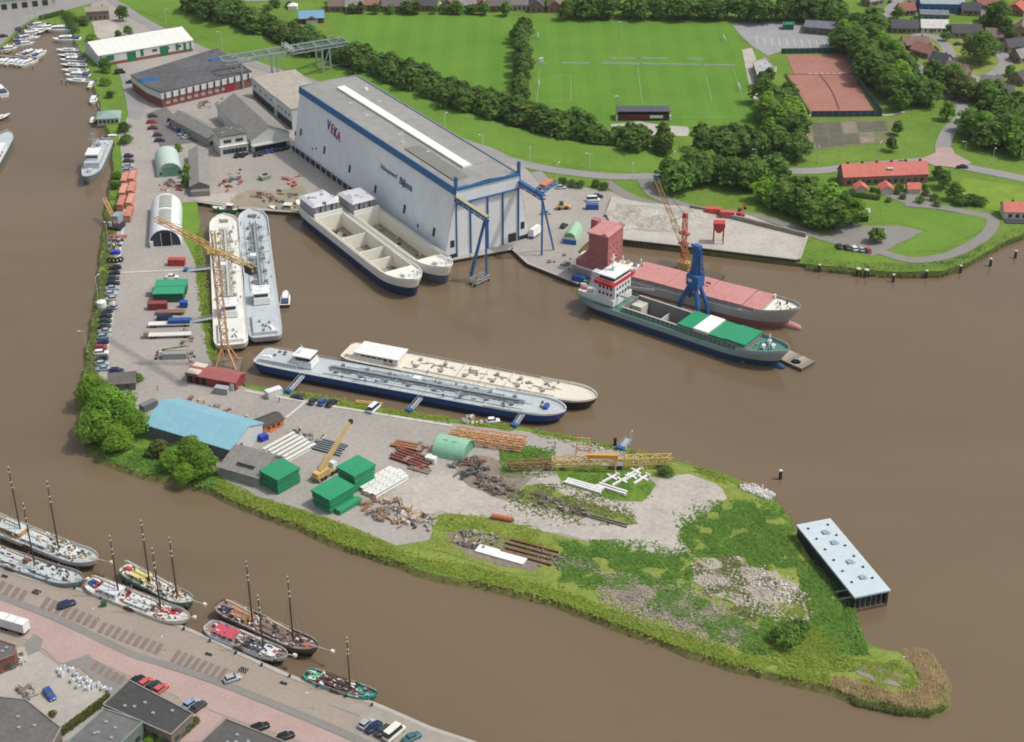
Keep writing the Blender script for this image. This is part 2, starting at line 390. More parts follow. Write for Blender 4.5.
for a, b in (((188, 273), (122, 278)), ((115, 240), (104, 340)), ((222, 377), (150, 360))):
    pass
for pts in ([(126, 200), (118, 270), (110, 332), (107, 352)], [(120, 273), (186, 270)], [(286, 418), (303, 404), (302, 401)], [(245, 391), (300, 401), (360, 411), (420, 421), (452, 426)]):
    strip('painted_line', pts, 1.0, M('worn_white_line', (196, 192, 184), .8, .15, .3), .16)

# ---- roads and paths on the mainland
strip('dike_road', [(95, -14), (135, 16), (195, 47), (228, 57), (300, 78), (420, 108), (490, 152), (520, 163), (560, 171), (620, 177), (680, 174), (760, 171), (815, 171), (860, 166), (935, 160)], 6.5, ASPH, .12)
strip('village_road', [(935, 161), (975, 169), (1024, 179), (1100, 196)], 7, ASPH, .14)
sheet('brick_junction', [(918, 160), (935, 153), (937, 148), (952, 148), (955, 154), (972, 163), (960, 168), (935, 166)], PINK, .17)
strip('village_road', [(944, 158), (943, 145), (950, 130), (963, 116), (957, 103), (938, 90), (915, 65), (880, 38), (878, 25), (890, 10), (905, -8)], 6.5, ASPH, .15)
strip('service_road', [(606, 182), (628, 196), (662, 206), (720, 212), (768, 219), (808, 233), (848, 245), (880, 252), (910, 260), (943, 257), (968, 247), (988, 233), (991, 218), (960, 211), (938, 207), (905, 204)], 5, GREYP, .14)
strip('service_road', [(644, 179), (655, 195), (690, 208)], 6, GREYP, .15)
strip('foot_path', [(536, 172), (550, 188)], 5, ASPH, .15)
sheet('car_park', [(838, 222), (868, 226), (900, 226), (924, 231), (905, 241), (884, 252), (872, 256), (840, 246), (826, 238)], GREYP, .13, .4, 4)
sheet('car_park', [(731, 23), (770, 21), (842, 29), (849, 48), (782, 51), (768, 56), (752, 46), (741, 36)], M('grey_car_park', (150, 150, 152), .9, .08, .1), .1)
for i in range(12):
    strip('parking_line', [(756 + i * 7.5, 37 + i * .4), (758 + i * 7.5, 45 + i * .3)], .35, M('worn_white_line', (196, 192, 184), .8, .15, .3), .12)
sheet('club_path', [(742, 50), (752, 48), (760, 70), (757, 92), (764, 118), (758, 118), (748, 80)], DIRT, .12)
sheet('sandy_patch', [(610, 125), (640, 122), (690, 128), (688, 136), (640, 136), (618, 132)], SAND, .08, .8, 3)
sheet('sandy_patch', [(706, 128), (745, 128), (748, 134), (712, 134)], SAND, .08, .6, 3)
sheet('sports_field', [(328, 14), (520, 17), (508, 96), (470, 96), (400, 76), (345, 46)], FIELD, .05)
sheet('sports_field', [(533, 18), (733, 22), (762, 119), (690, 128), (560, 122), (534, 112)], FIELD, .05)
sheet('meadow', [(963, 178), (1024, 186), (1060, 196), (1030, 212), (1000, 212), (950, 200)], M('meadow_grass', (104, 134, 44), .95, .1, .05, rgb2=(126, 150, 54)), .05)
sheet('lawn', [(880, 206), (985, 216), (986, 228), (940, 250), (893, 253), (908, 242), (928, 231), (902, 224), (884, 222)], DIKE, .06, .3, 5)
sheet('clay_court', [(786, 55), (845, 54.6), (853, 74), (794, 74)], CLAY, .08)
sheet('clay_court', [(787, 74), (852, 74.2), (874, 112), (812, 113)], CLAY, .08)
for r0, r1, y0, y1 in ((0, 0, 0, 0),):
    pass
PLOT = M('dark_allotment_soil', (86, 86, 72), .95, .2, .2, rgb2=(108, 106, 88), fine=6)
sheet('allotment_ground', [(796, 122), (900, 119), (895, 142), (804, 152)], M('allotment_path_grass', (112, 116, 78), .95, .2, .2), .06, .4, 4)
for i in range(6):
    x = 796 + i * 15
    sheet('allotment_bed', [(x, 124 - i * .5), (x + 14, 123.5 - i * .5), (x + 17, 136 - i), (x + 3, 136.5 - i)], PLOT if i % 3 else SOIL, .09, .3, 3)
    if i < 5: sheet('allotment_bed', [(x + 3, 137.2 - i), (x + 17, 136.6 - i), (x + 19, 149 - i * 1.5), (x + 5, 149 - i * 1.4)], PLOT if i % 4 else SOIL, .09, .3, 3)
sheet('staff_car_park', [(146, 114), (166, 107), (200, 142), (160, 147)], M('dark_asphalt', (112, 110, 108), .9, .1, .15), .1)
sheet('lane', [(118, 66), (132, 84), (146, 108), (140, 120), (128, 118), (126, 100)], ASPH, .1, .3, 4)
strip('court_divider', [(786, 74.4), (820, 74.4), (853, 74.2)], 1.4, M('court_dark_line', (120, 72, 60), .9), .1)
strip('foot_path', [(809, 116), (860, 116), (890, 115), (905, 112)], 2, DIRT, .13)
sheet('garden_ground', [(900, 44), (935, 24), (1030, 20), (1060, 90), (1000, 98), (960, 84), (930, 70)], ROUGH, .04, 1, 5)
strip('close_road', [(958, 130 - 20), (975, 82), (955, 66), (945, 45), (930, 36), (912, 36)], 6, ASPH, .16)
strip('close_road', [(975, 82), (995, 74), (1006, 62), (1000, 50), (1024, 44)], 7, ASPH, .165)
# west bank of the marina and streets at the top
sheet('quay_road', [(-140, 112), (0, 46), (20, 27), (33, 19), (60, 12), (105, 0), (130, -20), (-60, -20), (-140, 40)], ASPH, .06)
sheet('house_gardens', [(270, -2), (1030, -6), (1100, -40), (200, -40)], M('garden_mix', (98, 100, 70), .95, .2, .2, rgb2=(140, 130, 110)), .04)
strip('street', [(240, 0), (420, -4), (700, -3), (860, -5), (1024, -8)], 7, ASPH, .1)

sheet('slip_ground', [(226, 200), (248, 190), (272, 192), (303, 186), (312, 200), (303, 210), (270, 207.5), (240, 206)], M('weedy_slip_grass', (136, 128, 104), .95, .2, .25, rgb2=(160, 151, 134), fine=6), .1, .6, 3)
sheet('slip_apron', [(180, 197), (238, 193), (228, 205), (197, 200.6)], DIRT, .11, .2, 3)
sheet('damp_sand', [(616, 206), (690, 212), (706, 226), (680, 236), (630, 232), (614, 220)], M('damp_sand', (146, 138, 124), .95, .15, .3, rgb2=(178, 170, 156), fine=5), 1.23, .8, 3)
# ---- the dike: a long low ridge of mown grass
dk = [(128, -8), (170, 8), (220, 28), (280, 55), (340, 73), (400, 96), (450, 118), (520, 141), (580, 154), (640, 160), (690, 162)]
w = P2(dk); sm = []
for i in range(len(w) - 1):
    for k in range(6): sm.append(w[i].lerp(w[i + 1], k / 6))
sm.append(w[-1])
for _ in range(3): sm = [sm[0]] + [(sm[i - 1] + sm[i] * 2 + sm[i + 1]) / 4 for i in range(1, len(sm) - 1)] + [sm[-1]]
rows = []
for i, p in enumerate(sm):
    d = (sm[min(i + 1, len(sm) - 1)] - sm[max(i - 1, 0)]).normalized(); nn = Vector((-d.y, d.x, 0)); e = min(1, min(i, len(sm) - 1 - i) / 6 + .05)
    rows.append([tuple(p + nn * o + Vector((0, 0, .07 + hh * e))) for o, hh in ((17, 0), (9, 1.6), (4, 3.0), (-1, 3.0), (-8, 1.4), (-15, 0))])
m = MB(); m.ring(rows); o = m.build('dike', DIKE, smooth=True); o['kind'] = 'structure'

# ---- sand quay with its sheet-pile wall
SQZ = 2.7
sqp = [G(x, y, SQZ) for x, y in ((612, 227), (619, 238), (700, 247), (798, 259), (806, 236), (745, 214), (690, 207), (640, 202), (612, 196), (606, 212))]
m = MB(); m.prism([(p.x, p.y) for p in sqp], LZ - .3, SQZ); o = m.build('sand_quay', SAND); o['kind'] = 'structure'
def sheet_pile(parent, a, b, top, n):
    m = MB(); d = (b - a); L = d.length; d.normalize(); nn = Vector((d.y, -d.x, 0)); rows = [[], []]
    for i in range(n + 1):
        p = a + d * (L * i / n) + nn * (.25 if (i // 2) % 2 else .6)
        rows[0].append((p.x, p.y, top)); rows[1].append((p.x, p.y, -1.5))
    m.ring(rows); m.build('sheet_pile_wall', PILE, parent)
    m = MB(); c = (a + b) / 2 + nn * .4; m.box(c.x, c.y, top, L, 1.1, .35, math.atan2(d.y, d.x)); m.build('capping_beam', CONC, parent)
for i in range(1, 4): sheet_pile(o, sqp[i], sqp[i + 1], SQZ - .15, 70)
hq = [G(x, y) for x, y in ((350, 191), (443, 262), (453, 259), (513, 248), (529, 263), (579, 283), (604, 277))]
hw = bpy.data.objects.new('hall_quay', None); col.objects.link(hw); hw['kind'] = 'structure'
for i in range(6): sheet_pile(hw, hq[i], hq[i + 1], LZ - .2, 40 if i in (0, 3) else 20)
nq = bpy.data.objects.new('slip_quay', None); col.objects.link(nq); nq['kind'] = 'structure'
sheet_pile(nq, G(197, 201), G(240, 208), LZ - .2, 30); sheet_pile(nq, G(240, 208), G(301, 212), LZ - .2, 40)
# ================================================================== VEGETATION
from mathutils import noise as mnoise
LEAF = {'dark': M('leaf_dark', (90, 118, 58), .8, .3, .6, rgb2=(122, 152, 78), rnd=.22, spec=.15, trans=.52),
        'mid': M('leaf_mid', (100, 132, 60), .8, .3, .6, rgb2=(130, 162, 80), rnd=.22, spec=.15, trans=.52),
        'light': M('leaf_light', (118, 156, 52), .8, .3, .6, rgb2=(150, 186, 74), rnd=.2, spec=.15, trans=.52),
        'olive': M('leaf_olive', (104, 116, 60), .8, .3, .6, rgb2=(132, 142, 80), rnd=.2, spec=.15, trans=.52)}
def leaf_quad(m, p, nrm, s):
    nrm = nrm.normalized(); t = nrm.orthogonal().normalized(); a = random.uniform(0, 6.28)
    e1 = (t * math.cos(a) + nrm.cross(t) * math.sin(a)) * s; e2 = nrm.cross(e1) * random.uniform(.55, 1)
    m.add([p - e1 - e2 * .3, p - e2, p + e1 * 1.1, p + e2 * .9 - e1 * .2], [(0, 1, 2, 3)])
def rdir():
    while True:
        v = Vector((random.uniform(-1, 1), random.uniform(-1, 1), random.uniform(-1, 1)))
        if .05 < v.length < 1: return v.normalized()
def crown(seed, h, r, lobes, n, s, z0):
    """leaf clumps on the skins of many uneven lobes"""
    random.seed(seed); m = MB(); L = []
    for i in range(lobes):
        t = (i + .5) / lobes; zz = z0 + (h - z0) * (.18 + .68 * t); rr = r * math.sqrt(max(.05, 1 - (2 * abs(t - .38)) ** 2 * .75))
        a = i * 2.4 + random.uniform(-.5, .5); q = rr * random.uniform(.25, .72)
        L.append((Vector((q * math.cos(a), q * math.sin(a), zz)), random.uniform(.36, .56) * r * (1.05 - .4 * t)))
    L.append((Vector((0, 0, z0 + (h - z0) * .55)), r * .55)); L.append((Vector((random.uniform(-.2, .2) * r, 0, h - r * .3)), r * .34))
    tot = sum(k[1] ** 2 for k in L)
    for c, q in L:
        for _ in range(int(n * q * q / tot)):
            d = rdir()
            if d.z < -.55: continue
            rad = q * random.uniform(.72, 1.12)
            p = c + Vector((d.x * rad, d.y * rad, d.z * rad * .85))
            if p.z < z0 * .6: continue
            leaf_quad(m, p, d * .9 + rdir() * .65 + Vector((0, 0, .3)), s * random.uniform(.6, 1.25))
    return m
def trunk_mesh(h, r, seed):
    random.seed(seed); m = MB()
    m.cyl(0, 0, -.3, h * .032, h * .5, 7, h * .02)
    for i in range(5):
        a = i * 1.3 + random.random(); z = h * random.uniform(.26, .46)
        m.bar((0, 0, z), (math.cos(a) * r * .55, math.sin(a) * r * .55, z + h * random.uniform(.15, .3)), h * .022)
    return m
TREES = {}
for k in LEAF:
    for v in range(3):
        h, r = (10, 4.2) if v < 2 else (10, 3.2)
        t = thing('tree', '', 'tree', (0, 0, -500))
        cm = crown(11 + v * 7 + len(k), h, r, 13 if v < 2 else 11, 1000, .62, 1.2).build('crown', LEAF[k], t)
        trunk_mesh(h, r, v).build('trunk', TRUNK, t)
        TREES[k, v] = freeze(t)
for v in range(2):                                   # finer leaved crowns for the trees nearest the camera
    t = thing('tree', '', 'tree', (0, 0, -500))
    crown(61 + v * 9, 10, 4.4, 22, 6000, .27, .9).build('crown', LEAF['light'], t); trunk_mesh(10, 4.2, v).build('trunk', TRUNK, t)
    TREES['fine', v] = freeze(t)
t = thing('tree', '', 'tree', (0, 0, -500)); crown(83, 10, 4.6, 22, 5000, .3, .9).build('crown', LEAF['mid'], t); trunk_mesh(10, 4.2, 5).build('trunk', TRUNK, t); TREES['finemid', 0] = freeze(t)
SHRUB = {}
for k in LEAF:
    t = thing('shrub', '', 'shrub', (0, 0, -500))
    crown(5 + len(k), 2.6, 2.0, 10, 1100, .2, .25).build('crown', LEAF[k], t)
    m = MB(); m.cyl(0, 0, -.2, .09, 1.2, 6, .05); m.bar((0, 0, .5), (.6, .3, 1.3), .08); m.bar((0, 0, .4), (-.5, .4, 1.2), .08); m.build('trunk', TRUNK, t)
    SHRUB[k] = freeze(t)
random.seed(21)
NT = [0]
def tree(px, py, h, wide=1.0, k='mid', label='', group=None, v=None, name='broadleaf_tree'):
    """px, py: where the middle of the crown shows"""
    p = G(px, py, LZ + h * .55); s = h / 10
    v = 0 if k == 'finemid' else (random.randrange(2) if k == 'fine' else v)
    o = copy_tree(TREES[k, random.randrange(3) if v is None else v], (p.x, p.y, LZ), random.uniform(0, 6.28), label, group, (s * wide, s * wide, s))
    o.name = name; return o
def shrub(px, py, h, wide=1.0, k='mid', label='', group=None):
    p = G(px, py, LZ + h * .4); s = h / 2.6
    o = copy_tree(SHRUB[k], (p.x, p.y, LZ), random.uniform(0, 6.28), label, group, (s * wide, s * wide, s)); o.name = 'garden_shrub'; return o
def belt(pts, step, rows, h0, h1, kinds, label, group, spread=3.5, wide=1.05):
    """a belt of trees along a line of crown centres (pixels), `rows` deep"""
    w = [G(x, y, LZ + (h0 + h1) * .27) for x, y in pts]
    for i in range(len(w) - 1):
        d = w[i + 1] - w[i]; n = max(1, round(d.length / step)); nn = Vector((-d.y, d.x, 0)).normalized()
        for j in range(n):
            for r in range(rows):
                p = w[i] + d * ((j + random.uniform(.1, .9)) / n) + nn * ((r - (rows - 1) / 2) * spread * 2 + random.uniform(-1, 1) * spread * .7)
                h = random.uniform(h0, h1) * 1.15; s = h / 10; ww = wide * random.uniform(1.1, 1.5)
                o = copy_tree(TREES[random.choice(kinds), random.randrange(3)], (p.x, p.y, LZ), random.uniform(0, 6.28), label, group, (s * ww, s * ww, s))
                o.name = 'broadleaf_tree'
DK = ['dark', 'dark', 'mid', 'dark']
belt([(193, 4), (238, 18), (292, 36), (330, 52), (372, 66), (415, 80), (462, 100), (520, 113), (565, 126), (615, 139), (680, 142)], 8.2, 2, 8.5, 12.5, DK, 'dark green tree in the long belt between dike and sports fields', 'trees in the belt along the dike', 3.2)
belt([(688, 142), (740, 141), (768, 144), (800, 146)], 8, 2, 8.5, 12, DK, 'dark tree in the belt behind the sandy patch by the field', 'trees behind the sandy patch', 3)
belt([(524, 24), (520, 44), (522, 66), (519, 98)], 6, 1, 8, 11, DK, 'tree in the row dividing the two sports fields', 'trees dividing the sports fields', 2, .8)
belt([(565, 7), (620, 8), (680, 8), (728, 8)], 8, 2, 9, 12, DK, 'tree in the row at the far end of the goal-post fields', 'trees at the far end of the fields', 3)
belt([(738, 10), (790, 10), (845, 10)], 8, 2, 9, 13, DK, 'tree in the row behind the grey car park', 'trees behind the car park', 3)
belt([(345, 8), (400, 9), (440, 9), (480, 9), (512, 11)], 8, 1, 4, 7, ['dark', 'mid', 'olive'], 'low tree along the far edge of the left sports field', 'low trees at the left field edge', 2.5)
belt([(858, 20), (858, 38), (868, 52), (884, 66), (902, 82), (918, 98)], 7.5, 3, 9, 14, ['mid', 'dark', 'mid', 'mid', 'light'], 'tree in the thick belt between clay courts and village road', 'trees between courts and village', 3.6)
belt([(668, 178), (690, 172), (716, 168), (745, 172), (770, 178)], 6.5, 2, 8, 13, ['mid', 'dark', 'mid'], 'tree in the grove beside the sand quay access road', 'trees by the sand quay road', 3.5)
belt([(768, 186), (800, 196), (832, 212), (840, 218)], 6, 3, 8, 11, ['mid', 'light', 'mid', 'dark'], 'tree in the grove above the river car park', 'trees above the river car park', 3.2)
belt([(775, 88), (782, 104), (778, 120), (785, 132)], 7, 2, 9, 13, ['mid', 'light', 'mid'], 'tree in the clump left of the clay courts', 'trees left of the clay courts', 4)
belt([(760, 85), (772, 72)], 7, 1, 6, 8, ['mid'], 'small tree beside the flat-roofed clubhouse', 'small trees at the clubhouse', 3)
belt([(975, 128), (990, 118), (1010, 112), (1030, 122), (1030, 142), (1006, 136), (990, 132)], 7, 2, 9, 14, ['mid', 'mid', 'dark', 'light'], 'tree in the wood on the right above the village road', 'trees in the wood at right', 4)
belt([(935, 78), (945, 70), (962, 90), (985, 96), (1005, 92)], 8, 2, 6, 10, ['mid', 'dark', 'olive'], 'garden tree below the houses round the green', 'garden trees round the green', 3)
belt([(196, 0), (225, 8), (262, 24), (285, 32)], 6, 1, 10, 13, DK, 'tall dark tree in the belt left of the blue-roofed pavilion', 'trees left of the pavilion', 3)
belt([(1000, 10), (996, 22), (1004, 30)], 8, 1, 9, 12, ['dark'], 'tall dark tree beside the red roof at top right', 'dark trees at top right', 3)
tree(982, 45, 16, 1.5, 'finemid', 'big round tree on the green island between the houses', v=0)
tree(790, 108, 9, 1.2, 'dark', 'very dark round tree at the lower left corner of the clay courts', v=1)
tree(898, 127, 7, 1.1, 'mid', 'small round tree at the right end of the allotment beds', v=0)
tree(892, 143, 7, 1.1, 'mid', 'small round tree on the grass below the allotment beds', v=1)
tree(948, 110, 9, 1.2, 'light', 'bright green tree on the bend of the village road', v=0)
tree(877, 234, 6.5, 1.5, 'mid', 'round tree on the edge of the river car park', v=0)
tree(945, 178, 8, 1.2, 'dark', 'leafy tree at the right end of the terraced houses', v=0)
tree(955, 190, 8, 1.2, 'mid', 'leafy tree behind the gardens right of the terrace', v=1)
tree(938, 172, 6, 1.2, 'dark', 'small dark tree touching the right gable of the terrace', v=1)
for i, (x, y, h, k) in enumerate(((972, 200, 4, 'dark'), (962, 201, 4, 'mid'), (981, 202, 3.6, 'dark'))):
    shrub(x, y, h, 1.4, k, '%s dark bush in the row on the meadow edge' % ['middle', 'left', 'right'][i], 'bushes on the meadow edge')
# peninsula trees
for i, (x, y, h, wd, k) in enumerate(((110, 406, 15, 1.35, 'fine'), (92, 388, 10, 1.3, 'fine'), (128, 420, 11, 1.3, 'fine'), (97, 424, 11, 1.4, 'fine'), (116, 436, 9, 1.4, 'fine'))):
    tree(x, y, h, wd, k, ['largest bright green tree at the west corner of the peninsula', 'bright tree at the upper edge of the west corner clump', 'bright tree beside the blue-roofed shed in the west corner clump',
         'tree overhanging the water at the west corner of the peninsula', 'lowest tree of the west corner clump on the peninsula'][i], 'trees at the west corner')
for i, (x, y, h, wd, k) in enumerate(((190, 450, 10, 1.35, 'fine'), (174, 458, 7.5, 1.5, 'fine'), (202, 462, 8.5, 1.35, 'fine'), (158, 447, 5.5, 1.6, 'olive'), (186, 472, 6, 1.5, 'fine'))):
    tree(x, y, h, wd, k, ['tallest tree below the blue-roofed shed', 'left one of the trees on the bank below the blue shed', 'tree beside the grey shed on the south bank',
         'olive low tree against the blue shed wall', 'lowest bushy tree over the water below the blue shed'][i], 'trees below the blue shed')
for x, y, h, l in ((666, 472, 2.6, 'round green bush at the head of the gravel track'), (786, 636, 4.5, 'large dark bush on the grass near the peninsula tip'), (800, 628, 3.5, 'smaller bush right of the large one near the peninsula tip'),
                   (136, 378, 2.5, 'bush beside the small grey hut at the quay row')):
    shrub(x, y, h, 1.5, 'mid', l)
for i, (x, y) in enumerate(((106, 70), (105, 82), (110, 95), (97, 50), (92, 38), (84, 22), (76, 20), (68, 15), (124, 128), (126, 140), (117, 176), (115, 186))):
    shrub(x, y, random.uniform(3, 4.5), 1.2, ['mid', 'light', 'dark'][i % 3], '%s bush down the marina bank' % ordn(i), 'bushes on the marina bank')
tree(104, 64, 7, 1.1, 'dark', 'round dark tree at the corner of the green and white warehouse', v=0)
tree(128, 30, 6, 1.2, 'mid', 'round tree behind the green and white warehouse', v=0)
tree(118, 34, 5, 1.1, 'mid', 'smaller tree behind the green and white warehouse', v=1)
tree(122, 12, 9, 1.0, 'dark', 'dark tree on the lane above the marina', v=0)
tree(187, 170, 6, 1.0, 'light', 'upper bright tree beside the small green arched shed', v=0)
tree(186, 180, 6, 1.0, 'mid', 'lower bright tree beside the small green arched shed', v=1)
tree(178, 147, 4, 1.2, 'light', 'bright bushy tree behind the small green arched shed', v=1)
for i, (x, y) in enumerate(((563, 182), (572, 184), (580, 185), (596, 184), (604, 187))):
    shrub(x, y, 3.2, 1.1, 'dark', '%s dark conifer-like shrub beside the yard entrance' % ordn(i), 'shrubs at the yard entrance')

# ---- grass, weeds and reeds nobody could count
def inside(p, poly):
    c = False; n = len(poly); j = n - 1
    for i in range(n):
        a, b = poly[i], poly[j]
        if (a.y > p.y) != (b.y > p.y) and p.x < (b.x - a.x) * (p.y - a.y) / (b.y - a.y) + a.x: c = not c
        j = i
    return c
def weeds(name, px, n, s, hmax, mat, label, thr=0.0, freq=.12, seed=0, soft=3.0):
    poly = P2(px); m = MB(); random.seed(seed + n)
    x0, x1 = min(p.x for p in poly), max(p.x for p in poly); y0, y1 = min(p.y for p in poly), max(p.y for p in poly); k = 0; tries = 0
    while k < n and tries < n * 12:
        tries += 1
        p = Vector((random.uniform(x0, x1), random.uniform(y0, y1), 0))
        q = mnoise.noise(Vector((p.x * freq, p.y * freq, seed)))
        if q < thr + random.uniform(-.1, .1) or not inside(p + Vector((random.gauss(0, soft), random.gauss(0, soft), 0)), poly): continue
        k += 1; p.z = LZ + .1 + random.random() * hmax * .45 * (.3 + max(0, q))
        leaf_quad(m, p, rdir() * .8 + Vector((0, 0, 1.9)), s * random.uniform(.5, 1.3))
    o = m.build(name, mat); tag(o, label, 'vegetation', kind='stuff'); return o
WEED1 = M('weed_green', (92, 134, 56), .85, .3, .25, rgb2=(126, 162, 76), spec=.1, trans=.42)
WEED2 = M('weed_yellow', (126, 148, 56), .85, .3, .25, rgb2=(158, 174, 80), spec=.1, trans=.42)
WEED3 = M('weed_olive', (108, 120, 68), .85, .3, .25, rgb2=(140, 148, 94), spec=.1, trans=.42)
DEADM = M('dead_stalks', (150, 142, 124), .9, .25, .3, rgb2=(164, 152, 130), spec=.1)
weeds('weed_cover', [(556, 548), (600, 540), (662, 556), (690, 556), (682, 585), (640, 590), (595, 585), (560, 575)], 9000, .36, .8, WEED1, 'dense bright green weeds at the end of the gravel track', -.2, .22, 1)
weeds('weed_cover', [(676, 532), (700, 518), (730, 500), (770, 512), (790, 540), (808, 568), (770, 568), (735, 556), (700, 556)], 9000, .36, .8, WEED1, 'dense green weeds on the broad part of the peninsula', -.2, .22, 2)
weeds('weed_cover', [(640, 590), (700, 590), (760, 625), (800, 628), (790, 655), (750, 650), (690, 622)], 6000, .42, 1.0, WEED1, 'patchy green weeds among the rubble heaps', -.05, .14, 3)
weeds('weed_cover', [(690, 558), (740, 556), (815, 588), (808, 628), (770, 630), (700, 592)], 2600, .36, .7, WEED3, 'olive weeds growing through the pale rubble', .08, .16, 16)
weeds('weed_cover', [(850, 662), (885, 660), (915, 676), (912, 692), (880, 690), (852, 680)], 1500, .3, .5, WEED2, 'thin grass round the bare patch at the tip', -.1, .3, 17)
weeds('weed_cover', [(760, 630), (812, 590), (835, 612), (850, 645), (840, 672), (790, 662)], 5000, .4, .8, WEED2, 'yellow green grass towards the peninsula tip', -.3, .12, 4)
weeds('weed_cover', [(805, 560), (826, 590), (846, 622), (868, 650), (850, 655), (825, 625), (800, 580)], 4500, .45, 1.4, WEED1, 'green scrub on the bank behind the covered pontoon', -.4, .2, 5)
weeds('weed_cover', [(560, 480), (600, 470), (650, 478), (650, 500), (618, 498), (585, 490)], 1800, .35, .4, WEED1, 'short green growth under the lattice boom', -.2, .15, 6)
weeds('weed_cover', [(500, 448), (548, 446), (556, 464), (525, 478), (500, 470)], 1800, .4, .7, WEED1, 'green weeds beside the long timber stack', -.2, .15, 7)
weeds('weed_cover', [(505, 488), (540, 484), (636, 518), (634, 526), (600, 522), (512, 500)], 2600, .4, .6, WEED3, 'olive weeds on the strip along the stone rows', -.3, .15, 8)
weeds('weed_cover', [(430, 545), (445, 514), (555, 535), (555, 560), (520, 560), (470, 535)], 2500, .4, .5, WEED2, 'yellow green grass round the pale rubbish plot', -.2, .15, 9)
weeds('bank_vegetation', [(216, 478), (262, 498), (340, 524), (420, 558), (470, 565), (560, 590), (650, 622), (740, 652), (830, 676), (830, 687), (730, 664), (640, 632), (560, 602), (480, 582), (400, 562), (350, 547), (300, 525), (250, 507), (214, 490)],
      13000, .36, .8, WEED2, 'yellow green rough vegetation along the south bank of the peninsula', -.45, .15, 10, .5)
weeds('bank_vegetation', [(80, 440), (100, 445), (150, 450), (215, 470), (216, 490), (165, 477), (130, 468), (100, 456)], 3500, .45, 1.4, WEED1, 'green scrub on the bank below the blue shed', -.3, .2, 11, .5)
weeds('bank_vegetation', [(108, 195), (117, 200), (112, 260), (105, 320), (98, 375), (86, 372), (92, 330), (98, 290), (104, 240)], 4200, .4, 1.0, WEED3, 'olive scrub on the west bank beside the parked cars', -.4, .2, 12, .5)
weeds('bank_vegetation', [(196, 236), (201, 225), (204, 262), (208, 290), (213, 326), (217, 352), (225, 372), (212, 362), (203, 330), (197, 280)], 2600, .4, .8, WEED2, 'yellow green strip along the inner basin edge', -.3, .2, 13, .5)
weeds('bank_vegetation', [(300, 391), (400, 410), (520, 426), (620, 446), (700, 466), (760, 490), (752, 494), (690, 470), (610, 450), (520, 432), (400, 416), (300, 397)], 3600, .4, .7, WEED2, 'yellow green fringe on the north bank of the peninsula', -.1, .15, 14, .5)
def reeds(name, px, n, h, mat, label, seed=0):
    poly = P2(px); m = MB(); random.seed(seed + n)
    x0, x1 = min(p.x for p in poly), max(p.x for p in poly); y0, y1 = min(p.y for p in poly), max(p.y for p in poly); k = 0
    while k < n:
        p = Vector((random.uniform(x0, x1), random.uniform(y0, y1), 0))
        if not inside(p, poly): continue
        k += 1; hh = h * random.uniform(.7, 1.15) * (1 + .3 * mnoise.noise(Vector((p.x * .2, p.y * .2, 0)))); a = random.uniform(0, 3.14); w = random.uniform(.12, .26)
        dx, dy = math.cos(a) * w, math.sin(a) * w; bx, by = random.uniform(-.35, .35), random.uniform(-.35, .35)
        m.add([(p.x - dx, p.y - dy, .1), (p.x + dx, p.y + dy, .1), (p.x + dx * .8 + bx, p.y + dy * .8 + by, hh * .8), (p.x + bx * 1.5, p.y + by * 1.5, hh + .2), (p.x - dx * .8 + bx, p.y - dy * .8 + by, hh * .75)], [(0, 1, 2, 3, 4)])
    o = m.build(name, mat); tag(o, label, 'reeds', kind='stuff'); return o
REEDT = M('reed_straw', (206, 186, 150), .9, .2, .2, rgb2=(230, 214, 180), spec=.1, trans=.4)
REEDG = M('reed_green', (128, 146, 84), .9, .25, .2, rgb2=(160, 172, 110), spec=.1, trans=.4)
reeds('reed_bed', [(838, 676), (862, 684), (890, 692), (915, 692), (922, 682), (912, 664), (900, 652), (912, 648), (932, 654), (948, 680), (946, 700), (930, 709), (900, 706), (858, 697), (828, 686)], 6500, 2.2, REEDT, 'straw coloured reed bed round the peninsula tip', 1)
reeds('reed_bed', [(840, 688), (900, 704), (944, 700), (946, 706), (930, 713), (898, 711), (855, 701)], 2600, 1.3, REEDG, 'green reed edge below the straw coloured reeds at the tip', 2)
reeds('reed_bed', [(806, 258), (860, 262), (905, 264), (945, 262), (970, 252), (992, 238), (1008, 232), (1024, 226), (1040, 226), (1024, 236), (1008, 242), (993, 250), (968, 264), (943, 274), (893, 275), (850, 271), (806, 267)], 7000, 1.7, REEDG, 'green reed fringe along the right-hand river bank', 3)
reeds('reed_bed', [(216, 488), (250, 503), (300, 521), (350, 543), (400, 558), (440, 572), (480, 579), (520, 588), (520, 593), (480, 584), (440, 577), (400, 564), (350, 549), (300, 527), (250, 509), (216, 492)], 1500, .9, REEDG, 'grey green reeds at the water line of the south bank', 4)
weeds('dead_scrub', [(600, 573), (640, 580), (700, 602), (760, 636), (745, 648), (690, 628), (630, 606), (598, 590)], 5000, .36, .7, DEADM, 'grey brown dead scrub on the rubble slope', -.25, .2, 15)
